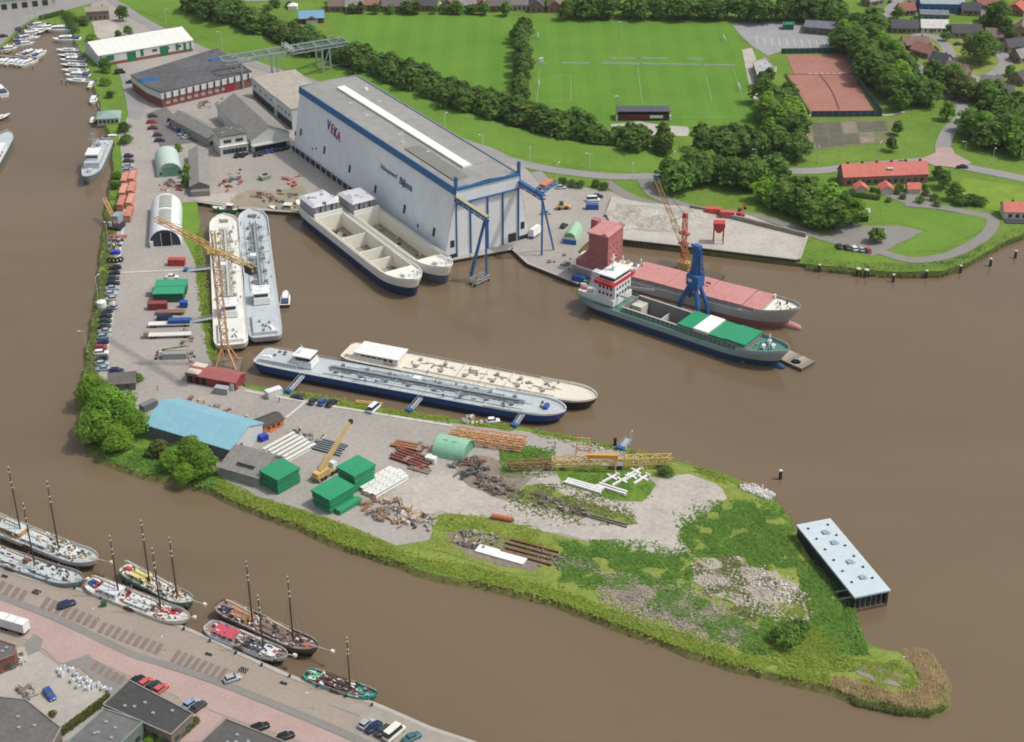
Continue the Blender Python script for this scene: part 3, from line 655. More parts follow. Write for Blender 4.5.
# ================================================================== BUILDINGS
def side_windows(parent, L, y, z, n, w, h, x0=None, x1=None, mat=GLASS, name='window', sign=-1):
    """a row of windows on the wall at local y; each its own part"""
    x0 = -L / 2 + 1 if x0 is None else x0; x1 = L / 2 - 1 if x1 is None else x1
    m = MB(); m.box(0, 0, 0, w, .12, h); me = None
    for i in range(n):
        x = x0 + (x1 - x0) * (i + .5) / n
        if me is None: o = m.build(name, mat, parent); me = o.data
        else: o = link(name, me, mat, parent)
        o.location = (x, y + sign * .03, z)
def end_windows(parent, x, z, ys, w, h, mat=GLASS, name='window'):
    m = MB(); m.box(0, 0, 0, .12, w, h); me = None
    for y in ys:
        if me is None: o = m.build(name, mat, parent); me = o.data
        else: o = link(name, me, mat, parent)
        o.location = (x, y, z)
def site(a, b, depth, z=LZ):
    """front edge a->b in pixels, building behind it: centre, turn, length"""
    p, q, L, rz = axis(a, b, z); n = Vector((-math.sin(rz), math.cos(rz), 0))
    c = (p + q) / 2 + n * depth / 2; c.z = LZ
    return c, rz, L
def gable(t, L, W, eave, ridge, wm, rm, over=.4, th=.25, off=0.0):
    """walls with gables and a two-slope roof, ridge along x; off shifts the ridge in y"""
    m = MB(); m.extr([(-W / 2, -.3), (W / 2, -.3), (W / 2, eave), (off, ridge), (-W / 2, eave)], -L / 2, L / 2); m.build('wall', wm, t)
    k0 = (ridge - eave) / (W / 2 + off); k1 = (ridge - eave) / (W / 2 - off); m = MB()
    m.extr([(-W / 2 - over, eave - over * k0 + .05), (off, ridge + .05), (off, ridge + .05 + th), (-W / 2 - over, eave - over * k0 + .05 + th)], -L / 2 - over, L / 2 + over)
    m.extr([(off, ridge + .05), (W / 2 + over, eave - over * k1 + .05), (W / 2 + over, eave - over * k1 + .05 + th), (off, ridge + .05 + th)], -L / 2 - over, L / 2 + over)
    return m.build('roof', rm, t)
def arch_shed(t, L, W, H, rm, em, n=14):
    """barrel roof from the ground, ends of another stuff; axis along x"""
    pr = [(W / 2 * math.cos(math.pi * i / n), H * math.sin(math.pi * i / n) ** .8) for i in range(n + 1)]
    m = MB(); m.ring([[(x, y, z) for y, z in pr] for x in (-L / 2, L / 2)]); m.ring([[(x, y * .98, z * .98) for y, z in pr] for x in (-L / 2, L / 2)])
    for x in (-L / 2, L / 2):
        m.ring([[(x, y, z) for y, z in pr], [(x, y * .96, z * .96) for y, z in pr]])
    m.build('barrel_roof', rm, t, True)
    for s in (-1, 1):
        m = MB(); m.add([(s * (L / 2 - .4), y * .97, z * .97) for y, z in pr], [tuple(range(n + 1))]); m.build('end_wall', em, t)

# ---- the main hall
O = G(457, 257); HW, HL, HH, SL = 27.5, 131.0, 27.3, 5.2; HR = R(32.5)
hall = thing('shipyard_hall', 'huge pale shipbuilding hall with blue roof edge and sloping side walls', 'hall', O, HR)
HWALL = M('hall_cladding', (234, 239, 241), .6, .05, .06, seams=(1, 3.0, .05)); HFRONT = M('hall_door_cladding', (224, 228, 228), .55, .04, .2, seams=(0, 1.2, .06))
BLUE = paint((22, 104, 164)); HROOF = M('hall_roof_felt', (138, 138, 134), .9, .08, .05, rgb2=(156, 155, 150), fine=6)
def wallp(x0, x1, y0, y1, z0, z1):   # left wall patch helper: x runs with height
    pass
m = MB()
m.add([(-SL, 0, -.3), (-SL, HL, -.3), (0, HL, HH), (0, 0, HH)], [(0, 3, 2, 1)])
m.build('side_wall', HWALL, hall)
m = MB(); m.add([(HW + SL, 0, -.3), (HW + SL, HL, -.3), (HW, HL, HH), (HW, 0, HH)], [(0, 1, 2, 3)]); m.build('side_wall', HWALL, hall)
m = MB(); m.add([(-SL, HL, -.3), (HW + SL, HL, -.3), (HW, HL, HH), (0, HL, HH)], [(0, 1, 2, 3)]); m.build('back_wall', HWALL, hall)
for s in (0, 1):
    m = MB(); x0, x1, x2 = ((-SL, .2, .2) if s == 0 else (HW + SL, HW - .2, HW - .2))
    m.add([(x0, .02, -.3), (x1, .02, -.3), (x2, .02, HH)], [(0, 1, 2)]); wd = m.build('buttress_wall', HFRONT, hall)
    m = MB(); m.box((-1.9 if s == 0 else HW + 1.9), -.02, 4.5, 1.7, .12, 2.8); m.build('window', BLACK, wd)
    m = MB(); m.box((-2.4 if s == 0 else HW + 2.2), -.02, .1, 4.2, .12, 1.6); m.build('vent_grille', BLACK, wd)
    if s == 0: m = MB(); m.box(-4.3, -.03, .2, 1.2, .14, 1.3); m.build('vent_grille', STEEL, wd)
fx = [0, .225, .5, .745, 1.0]
for i in range(4):
    m = MB(); a, b = fx[i] * HW, fx[i + 1] * HW
    m.box((a + b) / 2, .35, 0, b - a - .35, .3, HH - 5.6); m.build('door_panel', HFRONT, hall)
for f in fx:
    m = MB(); m.box(f * HW, -.05, 0, .45, .5, HH - 5.6); m.build('door_post', BLUE, hall)
m = MB(); m.box(.9 * HW, .12, 0, 3.4, .3, 3.6); m.build('side_door', BLACK, hall)
m = MB(); m.box(HW / 2, .15, HH - 5.6, HW, 1.2, 5.6); m.build('front_fascia', paint((222, 228, 230)), hall)
m = MB(); m.box(HW / 2, -.1, HH - 5.7, HW + .4, 1.4, .5); m.box(HW / 2, -.1, HH - .1, HW + .6, 1.5, .8); m.build('fascia_trim', BLUE, hall)
m = MB(); m.ring([[(-.05, 0, HH + .35), (HW / 2, 0, HH + 1.2), (HW + .05, 0, HH + .35)], [(-.05, HL, HH + .35), (HW / 2, HL, HH + 1.2), (HW + .05, HL, HH + .35)]]); rf = m.build('roof', HROOF, hall)
m = MB(); m.add([(-.75, -.3, HH - 2.0), (-.75, HL + .3, HH - 2.0), (-.35, HL + .3, HH + .7), (-.35, -.3, HH + .7), (.1, -.3, HH + .7), (.1, HL + .3, HH + .7)], [(0, 3, 2, 1), (3, 4, 5, 2)]); m.build('blue_fascia', BLUE, hall)
m = MB(); m.box(HW - .1, HL / 2, HH + .2, .5, HL, .6); m.box(HW / 2, HL, HH + .2, HW, .5, .7); m.build('roof_edge', paint((120, 138, 152)), hall)
m = MB(); m.extr([(0, 0)] * 3, 0, 0) if False else None
m = MB(); m.prism([(HW * .42, 14), (HW * .56, 14), (HW * .56, HL - 12), (HW * .42, HL - 12)], HH + 1.0, HH + 1.9); m.build('skylight_strip', M('skylight', (232, 233, 228), .4, .05, .3), rf)
for i, (x, y) in enumerate(((.3, 100), (.64, 99), (.28, 84), (.66, 70), (.3, 58), (.68, 33), (.32, 36), (.7, 15), (.72, 96))):
    m = MB(); m.box(x * HW, y, HH + .4, 3.0 if i % 2 else 1.6, .5, .8); m.build('roof_vent', STEEL if i % 2 else paint((205, 208, 206)), rf)
m = MB(); m.cyl(HW * .8, 112, HH + .6, 1.0, 1.0, 12, .7); m.build('roof_dome', WHITE, rf)
m = MB(); m.bar((HW * .2, 50, HH + .6), (HW * .2, 50, HH + 6), .18); m.bar((HW * .2 - .8, 50, HH + 1), (HW * .2 + .8, 50, HH + 1), .3); m.build('antenna', WHITE, rf)
m = MB(); m.prism([(3, 6), (9.5, 6), (9.5, 44), (3, 44)], HH + .62, HH + .95); m.build('roof_patch', M('roof_patch', (126, 126, 120), .9, .1, .2), rf)
nl = Vector((-math.cos(HR), -math.sin(HR), 0)) * HH + Vector((0, 0, SL)); inv = Matrix.Translation(-O) ; RI = Matrix.Rotation(-HR, 3, 'Z')
def hallp(px, py):
    return RI @ (onplane(px, py, O + Vector((0, 0, HH)), nl.normalized()) - O)
for (px, py, w, h) in ((301, 132, 1.5, 3), (324.5, 150, 1.5, 3.2), (349.7, 168.7, 1.5, 3.2), (375.5, 189, 1.5, 3.2), (404.5, 209, 1.6, 3.4), (434, 232, 1.6, 3.4), (312.6, 148.6, .9, 1.0), (316.2, 148.6, .9, 1.0), (295.5, 133, 1, 2), (418, 225.6, 1, 1.4)):
    p = hallp(px, py); q = HH / SL
    m = MB(); m.add([(p.x - (h / 2) / q - .12, p.y + w / 2, p.z - h / 2), (p.x - (h / 2) / q - .12, p.y - w / 2, p.z - h / 2), (p.x + (h / 2) / q - .12, p.y - w / 2, p.z + h / 2), (p.x + (h / 2) / q - .12, p.y + w / 2, p.z + h / 2)], [(0, 1, 2, 3)])
    m.build('window', BLACK, hall)
m = MB(); m.box(-SL - .25, HL / 2, 0, .5, HL, 2.0); m.build('gap_shade_band', BLACK, hall)  # dark band painted in for the shade of the undercut gap at the wall base
for i in range(26):
    m = MB(); m.box(-SL - .5, 3 + i * 5, 0, .4, .5, 2.2); m.build('gap_post', paint((188, 190, 190)), hall)
ux = Vector((SL, 0, HH)).normalized(); rt = Vector((0, -1, 0)); nn = rt.cross(ux)
def wall_text(body, px, py, size, mat, name='lettering', wide=1.0, bold=0.0):
    p = hallp(px, py) + nn * .15
    o = link(name, text_mesh(body, size, .05, bold), mat, hall)
    o.matrix_local = Matrix(((rt.x * wide, ux.x, nn.x, p.x), (rt.y * wide, ux.y, nn.y, p.y), (rt.z * wide, ux.z, nn.z, p.z), (0, 0, 0, 1)))
    return o
LB = paint((44, 52, 130)); LR = paint((206, 60, 104))
for i, ch in enumerate('VEKA'):
    wall_text(ch, 329.0 + i * 3.3, 125.6 + i * 3.7, 5.6, LB if ch in 'VK' else LR, wide=.8, bold=.16)
wall_text('E', 332.2, 129.4, 2.8, LB, wide=.8)
wall_text('A', 339.2, 136.4, 2.6, LB, wide=.8)
wall_text('Scheepswerf', 389, 171.5, 2.7, paint((96, 104, 116)), wide=1.0)
wall_text('Bijlsma', 406, 184.5, 4.0, paint((66, 84, 132)), wide=.9, bold=.06)
# runway beams of the hall crane run out over the water
def runway(name, label, x, length, legs, cap):
    t = thing(name, label, 'crane runway', O, HR)
    m = MB(); m.truss((x, .6, HH - 3.6), (x, -length, HH - 3.6), 1.4, 1.6, 2.0, .28); m.build('lattice_beam', BLUE, t)
    m = MB(); m.box(x, -length / 2, HH - 2.6, 1.5, length, .3); m.build('rail_deck', cap, t)
    m = MB(); m.box(x, .2, HH - 4.5, .9, 1.2, 9.5); m.build('mast_post', BLUE, t)
    for (dx, dy, bx, by, z0) in legs:
        m = MB(); m.bar((x + dx, -length + dy, HH - 4.2), (x + bx, -length + by, z0), .55); m.build('leg', BLUE, t)
    return t
rl = runway('crane_runway', 'blue crane runway at the left hall corner on a trestle in the water', .2, 22, ((0, 1.2, 0, 1.2, .2), (0, 1.6, -5.5, 3.0, .2), (-.5, 1.4, -4.0, 6.0, .2)), paint((176, 170, 128)))
m = MB(); m.truss((-6, -21.5, .4), (1.2, -19.5, .4), 3.2, 1.2, 2, .3); m.build('trestle_base', STEEL, rl)
m = MB(); m.bar((0, -20.6, 9), (-4.6, -17, 2), .25); m.bar((0, -20.6, 2), (-4.8, -17, 9), .25); m.build('cross_brace', paint((190, 160, 70)), rl)
for i, (dx, dy) in enumerate(((-6, -22.5), (-6, -20), (1, -21), (1, -18))):
    m = MB(); m.cyl(dx, dy, -3 - LZ, .3, 4.2, 8); m.build('pile', DARK, rl)
rr_ = runway('crane_runway', 'blue crane runway at the right hall corner with leg on the quay', HW + .2, 17, ((0, 1.0, 0, 1.0, 0), (0, 1.2, 6.5, 2.5, 0)), BLUE)
m = MB(); m.truss((HW + .5, -14, HH - 1.6), (HW + 9, -9.5, HH - 1.6), 3.0, 1.4, 2, .3); m.build('trolley_bridge', BLUE, rr_)
m = MB(); m.box(HW + 5, -11.5, HH - .8, 6.5, 2.6, .8, R(28)); m.build('trolley', paint((208, 122, 84)), rr_)

# ---- annexes behind the hall
for i, (a, b, h, l) in enumerate((((277, 117), (293, 130), 9.5, 'nearer pale annex with beige flat roof behind the hall'), ((253, 96), (275.5, 115.5), 9.0, 'farther pale annex with beige roof under the gantry'))):
    p, q, L, rz = axis(a, b); n = Vector((-math.sin(rz), math.cos(rz), 0)); c = (p + q) / 2 + n * 11; c.z = LZ
    t = thing('hall_annex', l, 'building', c, rz)
    m = MB(); m.box(0, 0, 0, L, 22, h); m.build('wall', M('annex_cladding', (196, 204, 206), .6, .05, .2, seams=(0, 1.5, .07)), t)
    m = MB(); m.box(0, 0, h, L + .5, 22.6, .5, 0, 1, 1); m.build('roof', roofm((168, 160, 148)), t)
    m = MB(); m.box(0, -11.06, .1, L - 2, .14, 3.4); m.build('dark_plinth', BLACK, t)
    side_windows(t, L, -11, 5.6, 4, 1.8, 1.2)
# ---- gantry crane on its runway
p, q, L, rz = axis((222, 61), (345, 41), LZ + 14)
GSTEEL = paint((142, 158, 156)); t = thing('gantry_runway', 'grey green steel gantry runway standing behind the yard', 'gantry', (p.x, p.y, LZ), rz)
for s in (-4, 4):
    m = MB(); m.truss((0, s, 14), (L, s, 14), .9, 1.7, 3.2, .3); m.build('lattice_beam', GSTEEL, t)
m = MB()
for i in range(9): m.bar((i * L / 8, -4, 14.6), (i * L / 8, 4, 14.6), .5)
m.build('cross_beam', GSTEEL, t)
for x, y in ((L - 3, -4), (L - 3, 4), (L - 14, -4), (L - 14, 4), (L - 10, -4), (8, -4), (8, 4), (26, -4), (26, 4)):
    m = MB(); m.bar((x, y, -.2), (x, y, 13.4), .7); m.build('leg', GSTEEL, t)
m = MB(); m.bar((L - 14, -4, 4), (L - 3, -4, 4), .4); m.bar((L - 14, -4, 4), (L - 10, -4, 13), .35); m.build('brace', GSTEEL, t)
m = MB(); m.truss((L - 30, -6, 15.6), (L - 30, 6, 15.6), 2, 1.4, 2, .3); m.build('crane_bridge', paint((176, 184, 182)), t)

# ---- warehouses and sheds north of the yard
c, rz, L = site((100, 67), (194, 51), 24)
t = thing('warehouse', 'long white-roofed warehouse with green doors beside the marina', 'warehouse', c, rz)
gable(t, L, 24, 5.6, 8.2, paint((206, 208, 204)), M('white_sheet_roof', (222, 224, 216), .6, .05, .2, seams=(0, 4.0, .12)), .3, .3, 4)
GRN = paint((30, 120, 76))
for x, w, h, z in ((-19, 4, 2.6, 2.4), (-8, 4.6, 5.0, .1), (-2.5, 1.6, 3.4, 2.0), (9, 4.2, 5.0, .1), (16, 1.4, 3.4, 2), (20, 1.4, 4.8, .2), (23, .9, 5, .1), (-23.6, 1.0, 5, .1)):
    m = MB(); m.box(x, -12.06, z, w, .14, h); m.build('green_door' if h > 4.5 else 'green_panel', GRN, t)
m = MB(); m.box(0, -12.05, 0, L - 1, .1, 1.6); m.build('brick_plinth', wallm((142, 92, 80)), t)
side_windows(t, L, -12, 3.2, 3, 2.6, 1.2, 1, 20)
rp = [G(x, y, LZ + 7.5) for x, y in ((146, 86), (161, 92.5), (251, 71.5), (217, 48.5), (131, 75))]
cc = sum(rp, Vector()) / 5; t = thing('dark_roofed_warehouse', 'large dark flat-roofed warehouse with white band over red brick', 'warehouse', (cc.x, cc.y, LZ), 0)
pl = [(v.x - cc.x, v.y - cc.y) for v in rp]
m = MB(); m.prism(pl, -.2, 4.2); m.build('brick_wall', wallm((132, 82, 74)), t)
m = MB(); m.prism([(x * 1.006, y * 1.006) for x, y in pl], 4.2, 7.2); m.build('white_band', paint((214, 214, 210)), t)
m = MB(); m.prism([(x * 1.012, y * 1.012) for x, y in pl], 7.2, 7.7); m.build('roof', M('bitumen_roof', (76, 77, 80), .85, .2, .08, rgb2=(104, 104, 106), fine=5), t)
a, b = Vector((*pl[1], 0)), Vector((*pl[2], 0)); d = b - a; rz2 = math.atan2(d.y, d.x); nv = Vector((d.y, -d.x, 0)).normalized()
for i in range(13):
    p = a + d * ((i + .5) / 13) + nv * .45
    m = MB(); m.box(p.x, p.y, 4.0, .6, .3, 3.0, rz2); m.build('pilaster', BLACK, t)
for i in range(10):
    p = a + d * ((i + .8) / 13) + nv * .12
    m = MB(); m.box(p.x, p.y, 1.4, 2.0, .2, 1.3, rz2); m.build('window', paint((176, 160, 152)), t)
p = a + d * .74 + nv * .15; m = MB(); m.box(p.x, p.y, 0, 5, .25, 4.0, rz2); m.build('red_door', paint((150, 40, 52)), t)
for (x, y, w, d_, k) in ((149, 80, 9, 6, (38, 92, 140)), (215, 60, 6, 3.4, (44, 90, 150))):
    v = G(x, y, LZ + 7.7); m = MB(); m.box(v.x - cc.x, v.y - cc.y, 7.7, w, d_, .5, .5, .8, .8); m.build('blue_tarpaulin', paint(k, .7), t)
# cluster of workshop sheds and the office
def shed_from(name, label, cat, a, b, depth, eave, ridge, wm, rm, along=True, **k):
    c, rz, L = site(a, b, depth)
    t = thing(name, label, cat, c, rz if along else rz + math.pi / 2)
    gable(t, L if along else depth, depth if along else L, eave, ridge, wm, rm, **k)
    t['L'] = L; del t['L']
    return t, L
GREYROOF = M('fibre_cement_roof', (124, 122, 118), .9, .12, .2, rgb2=(142, 139, 134), seams=(0, 2.4, .12))
t, L = shed_from('workshop_shed', 'large grey gabled workshop with white gable beside the hall', 'shed', (252, 153), (290, 146), 46, 6.2, 11, paint((200, 204, 198)), GREYROOF, False)
m = MB(); m.box(-24.2, 0, 3.6, 3.0, L + .6, .35); m.build('canopy', paint((186, 190, 184)), t)
m = MB(); m.box(-23.12, 0, .4, .15, L - 3, 2.4); m.build('shopfront_window', GLASS, t)
t, L = shed_from('workshop_shed', 'low grey-roofed shed beside the staff car park', 'shed', (209, 147.5), (227, 142.5), 33, 4.2, 6.6, wallm((150, 150, 146)), GREYROOF, False)
end_windows(t, -16.5, 1, (-3, 0, 3), 1.6, 1.6)
c, rz, L = site((221, 157), (249, 152.5), 11)
t = thing('yard_office', 'white two-storey flat-roofed office in the shipyard', 'office', c, rz)
m = MB(); m.box(0, 0, -.2, L, 11, 4.4); m.build('wall', paint((206, 204, 196)), t)
m = MB(); m.box(0, .3, 4.4, L - .6, 10.4, 4.2); m.build('upper_wall', paint((214, 212, 204)), t)
m = MB(); m.box(0, 0, 4.2, L + .8, 11.6, .3); m.build('floor_band', WHITE, t)
m = MB(); m.box(0, .3, 8.6, L, 11, .45); rf = m.build('roof', roofm((98, 97, 94)), t)
for i in range(9): m = MB(); m.box(random.uniform(-5, 5), random.uniform(-4, 4), 9.05, .8, .7, .5); m.build('roof_unit', STEEL, rf)
side_windows(t, L, -5.5, 1.0, 6, 1.6, 2.0); side_windows(t, L, -4.92, 5.6, 2, 3.4, 1.5)
t, L = shed_from('long_shed', 'narrow long weathered grey shed in the middle of the yard', 'shed', (191, 195), (210, 193.6), 40, 3.6, 5.4, wallm((120, 120, 116)), M('weathered_roof', (122, 121, 116), .9, .15, .4, rgb2=(150, 148, 142)), False)
m = MB(); m.box(-21.2, 0, 0, 3, L, 2.4); m.build('lean_to', wallm((128, 126, 120)), t)
c, rz, L = site((158, 178), (183, 175.5), 20)
t = thing('arched_shed', 'small pale green arched shed beside two bright trees', 'shed', c, rz + math.pi / 2)
PGRN = M('pale_green_sheet', (150, 186, 164), .6, .06, .3); arch_shed(t, 20, 10.4, 6.2, M('pale_green_roof', (186, 204, 196), .6, .06, .3, seams=(0, 2, .1)), PGRN)
for y in (-1.4, 1.4): m = MB(); m.box(-9.75, y, 0, .2, 2.4, 4.2); m.build('door', paint((92, 140, 118)), t)
for y in (-3.8, 3.8): m = MB(); m.box(-9.75, y, 1, .2, 1.2, 1.2); m.build('window', GLASS, t)
c, rz, L = site((145, 247), (176.5, 246), 35)
t = thing('arched_hall', 'white arched hall with dark open front on the paved quay', 'hall', c, R(100))
arch_shed(t, 35, 12.2, 7.0, M('white_barrel_roof', (222, 226, 226), .5, .05, .3, seams=(0, 1.6, .06)), paint((52, 66, 82)))
for x0, x1 in ((-12, 2), (4, 16)):
    n = 6; pr = [(6.14 * math.cos(a), 7.06 * math.sin(a) ** .8) for a in [math.pi * (.37 + .26 * i / n) for i in range(n + 1)]]
    m = MB(); m.ring([[(x, y - .3, z + .06) for y, z in pr] for x in (x0, x1)]); m.build('rooflight', M('rooflight_sheet', (150, 158, 150), .5, .1, .4, rgb2=(168, 172, 158)), t)
m = MB(); m.box(-17.25, -.6, 0, .3, 3.6, 5.2); m.build('doorway', M('hall_dark', (40, 40, 40), .9), t)
for y in (-2.5, 1.3): m = MB(); m.box(-17.35, y, 0, .4, .3, 5.4); m.build('door_post', paint((170, 170, 166)), t)
m = MB(); m.box(-17.9, 5.0, 0, .8, 1.2, 2.6); m.build('white_cabinet', WHITE, t)
# blue roofed building
c, rz, L = site((146, 436), (231, 462), 16.5)
t = thing('blue_roofed_shed', 'long shed with bright sky-blue roof by the south bank trees', 'shed', c, rz)
gable(t, L, 16.5, 4.4, 7.2, paint((108, 116, 124)), M('sky_blue_sheet_roof', (120, 176, 194), .5, .05, .12, rgb2=(132, 186, 202), seams=(0, 1.1, .05)), .5, .25, 1.5)
m = MB(); m.extr([(-8.2, 0), (8.2, 0), (8.2, 4.3), (1.5, 7.1), (-8.2, 4.3)], L / 2 + .03, L / 2 + .15); m.build('gable_cladding', paint((196, 200, 198)), t)
m = MB(); m.box(-2, 9.3, 0, 22, 1.8, 2.2); m.build('store_row', paint((190, 182, 170)), t)
m = MB(); m.box(L / 2 - 9, 9.6, .2, 3, 2, 2.4); m.build('red_crate', paint((140, 60, 56)), t)
end_windows(t, L / 2 + .2, .2, (-4, ), 3.4, 3.4, BLACK, 'door')
c, rz, L = site((221, 476), (259, 487), 12.5)
t = thing('grey_shed', 'grey fibre-cement roofed shed between blue shed and green stack', 'shed', c, rz)
gable(t, L, 12.5, 3.2, 5.6, wallm((150, 150, 146)), GREYROOF, .5, .2, 2.5)
m = MB(); m.box(1, -4, 4.55, 6, .6, .3); m.build('roof_slot', BLACK, t)
c, rz, L = site((187, 382), (236, 391), 6.5)
t = thing('red_roofed_shed', 'low red-roofed shed with open bays at the basin corner', 'shed', c, rz)
gable(t, L, 6.5, 3.0, 4.0, paint((142, 60, 58)), M('faded_red_roof', (166, 92, 90), .7, .1, .3), .4)
m = MB(); m.box(-L / 2 + 2.4, -.2, 3.7, 4.6, 7.0, .35); m.build('pale_roof_part', paint((214, 202, 182)), t)
for x in (-7.5, -5, -2.6): m = MB(); m.box(x, -3.3, 0, 1.6, .2, 2.5); m.build('open_bay', M('hall_dark', (40, 40, 40), .9), t)
for x in (7.6, ): m = MB(); m.box(x, -3.35, 0, 1.4, .2, 2.6); m.build('white_door', WHITE, t)
c, rz, L = site((264, 434), (284, 426), 5)
t = thing('orange_cabin', 'small orange timber cabin with dark roof beside the blue shed', 'cabin', c, rz)
gable(t, L, 5, 2.6, 3.4, paint((206, 116, 56)), roofm((84, 80, 76)), .35); side_windows(t, L, -2.5, .9, 3, 1.0, 1.0)
m = MB(); m.box(-.5, -2.9, 0, 2.2, .8, .35); m.build('step', paint((206, 116, 56)), t)
c, rz, L = site((110, 392), (136, 390), 7)
t = thing('grey_hut', 'small dark-roofed hut at the end of the quay car row', 'hut', c, rz)
gable(t, L, 7, 2.8, 4.8, wallm((110, 106, 100)), roofm((108, 102, 98)), .4); side_windows(t, L, -3.5, 1, 2, 1.0, 1.2)
c, rz, L = site((432, 456), (463, 463), 9)
t = thing('arched_shed', 'mint green arched shed among the stacks on the peninsula', 'shed', c, rz)
arch_shed(t, L, 9, 4.6, M('mint_sheet_roof', (128, 190, 158), .55, .06, .3, rgb2=(144, 200, 170), seams=(0, 1.2, .06)), paint((96, 158, 126)))
for x in (-2, 1): m = MB(); m.box(x, -.6, 4.5, 1.4, 1.4, .18); m.build('rooflight', paint((164, 176, 160)), t)
# floating covered pontoon
p, q, L, rz = axis((796, 541), (853, 613), 0); n = Vector((-math.sin(rz), math.cos(rz), 0)); W_ = 9.8; c = (p + q) / 2 + n * W_ / 2
t = thing('covered_pontoon', 'floating dock shed with pale flat roof moored off the peninsula', 'floating shed', (c.x, c.y, 0), rz)
m = MB(); m.box(0, 0, -.8, L, W_, 1.7); m.build('pontoon', M('stained_pontoon', (86, 76, 66), .85, .25, .4, rgb2=(128, 100, 78)), t)
m = MB(); m.box(0, 0, 4.9, L + .6, W_ + .6, .5); rf = m.build('roof', M('pale_blue_sheet', (190, 206, 212), .5, .05, .2, seams=(0, 3.0, .08)), t)
m = MB(); m.box(0, -W_ / 2 + .1, .9, L, .2, 4.0); m.build('side_wall', paint((42, 50, 58)), t)
m = MB(); m.box(0, W_ / 2 - .1, .9, L, .2, 4.0); m.build('side_wall', paint((42, 50, 58)), t)
m = MB(); m.box(-L / 2 + .1, 0, .9, .2, W_, 4.0); m.build('end_wall', paint((42, 50, 58)), t)
m = MB(); m.box(L / 2 - 3, 0, .9, .2, W_ - .6, 4.0); m.build('end_wall', paint((60, 84, 100)), t)
for k in range(7): m = MB(); m.box(L / 2 - .3, -W_ / 2 + .3 + k * (W_ - .6) / 6, .9, .22, .22, 4.0); m.build('post', paint((96, 120, 136)), t)
for x in (-11, -6, 3, 10):
    m = MB(); m.box(x, .5, 5.4, 1.6, 1.2, .45); m.bar((x - 1.2, 1.2, 5.5), (x + 1.4, 1.5, 6), .18); m.build('roof_fitting', paint((150, 166, 172)), rf)
for x in range(-14, 16, 5):
    for y in (-3, 3): m = MB(); m.box(x, y, 5.4, .5, .5, .35); m.build('roof_bolt', BLACK, rf)
m = MB(); m.bar((L / 2 - 1, -W_ / 2 - .3, 4.6), (L / 2 - 6, -W_ / 2 - 3.5, .3), .25); m.bar((L / 2 - 4, -W_ / 2 - .3, 4.6), (L / 2 - 9, -W_ / 2 - 3.0, .3), .2); m.build('mooring_strut', STEEL, t)
# ================================================================== VESSELS (local: x ahead, y to port, z above water)
def fs_list(n): return [.5 + .5 * math.sin(math.pi / 2 * (2 * i / n - 1)) for i in range(n + 1)]
def level(z, xs, xb, B, lb, pb, ls, ps, sw, sheer=0, n=34, sheer_s=None):
    """one horizontal outline: [(x, half breadth, z)] from stern to bow"""
    out = []
    for f in fs_list(n):
        x = xs + (xb - xs) * f; h = B / 2
        s = (x - (xb - lb)) / lb
        if s > 0: h *= max(0, 1 - min(1, s) ** pb) ** .62
        s = ((xs + ls) - x) / ls
        if s > 0: h *= sw + (1 - sw) * max(0, 1 - min(1, s) ** ps) ** .5
        sh = sheer * max(0, (f - .72) / .28) ** 1.6 + (sheer if sheer_s is None else sheer_s) * max(0, (.18 - f) / .18) ** 1.6
        out.append((x, h, z + sh))
    return out
def skin(m, a, b):
    m.ring([[(x, -h, z) for x, h, z in a], [(x, -h, z) for x, h, z in b]])
    m.ring([[(x, h, z) for x, h, z in b], [(x, h, z) for x, h, z in a]])
    for k in (0, -1):
        (x0, h0, z0), (x1, h1, z1) = a[k], b[k]
        if h0 + h1 > .05: m.add([(x0, -h0, z0), (x0, h0, z0), (x1, h1, z1), (x1, -h1, z1)], [(0, 1, 2, 3)])
def lid(m, a, holds=()):
    """deck over outline a with rectangular holds (x0, x1, half width) left open"""
    st = list(a)
    for h in holds:
        for X in h[:2]:
            for i in range(len(st) - 1):
                if st[i][0] < X < st[i + 1][0]:
                    t = (X - st[i][0]) / (st[i + 1][0] - st[i][0]); st.insert(i + 1, tuple(st[i][k] + t * (st[i + 1][k] - st[i][k]) for k in range(3))); break
    for p, q in zip(st, st[1:]):
        mid = (p[0] + q[0]) / 2; hw = next((h[2] for h in holds if h[0] < mid < h[1]), None)
        if hw is None: m.add([(p[0], -p[1], p[2]), (q[0], -q[1], q[2]), (q[0], q[1], q[2]), (p[0], p[1], p[2])], [(0, 1, 2, 3)])
        else:
            for s in (-1, 1): m.add([(p[0], s * p[1], p[2]), (q[0], s * q[1], q[2]), (q[0], s * hw, q[2]), (p[0], s * hw, p[2])], [(0, 1, 2, 3)])
def at_level(lv, x):
    for p, q in zip(lv, lv[1:]):
        if p[0] <= x <= q[0]:
            t = (x - p[0]) / max(1e-6, q[0] - p[0]); return p[1] + t * (q[1] - p[1]), p[2] + t * (q[2] - p[2])
    return lv[-1][1], lv[-1][2]
def rail(t, lv, h=1.0, step=3, mat=None, f0=.0, f1=1.0, inset=.15, name='railing'):
    L = lv[-1][0] - lv[0][0]; n = int(L * (f1 - f0) / step)
    for s in (-1, 1):
        pr = None; m = MB()
        for i in range(n + 1):
            x = lv[0][0] + L * (f0 + (f1 - f0) * i / n); hh, z = at_level(lv, x); q = (x, s * max(0, hh - inset), z)
            m.bar(q, (q[0], q[1], q[2] + h), .08)
            if pr: m.bar((pr[0], pr[1], pr[2] + h), (q[0], q[1], q[2] + h), .08)
            pr = q
        m.build(name, mat or STEEL, t)
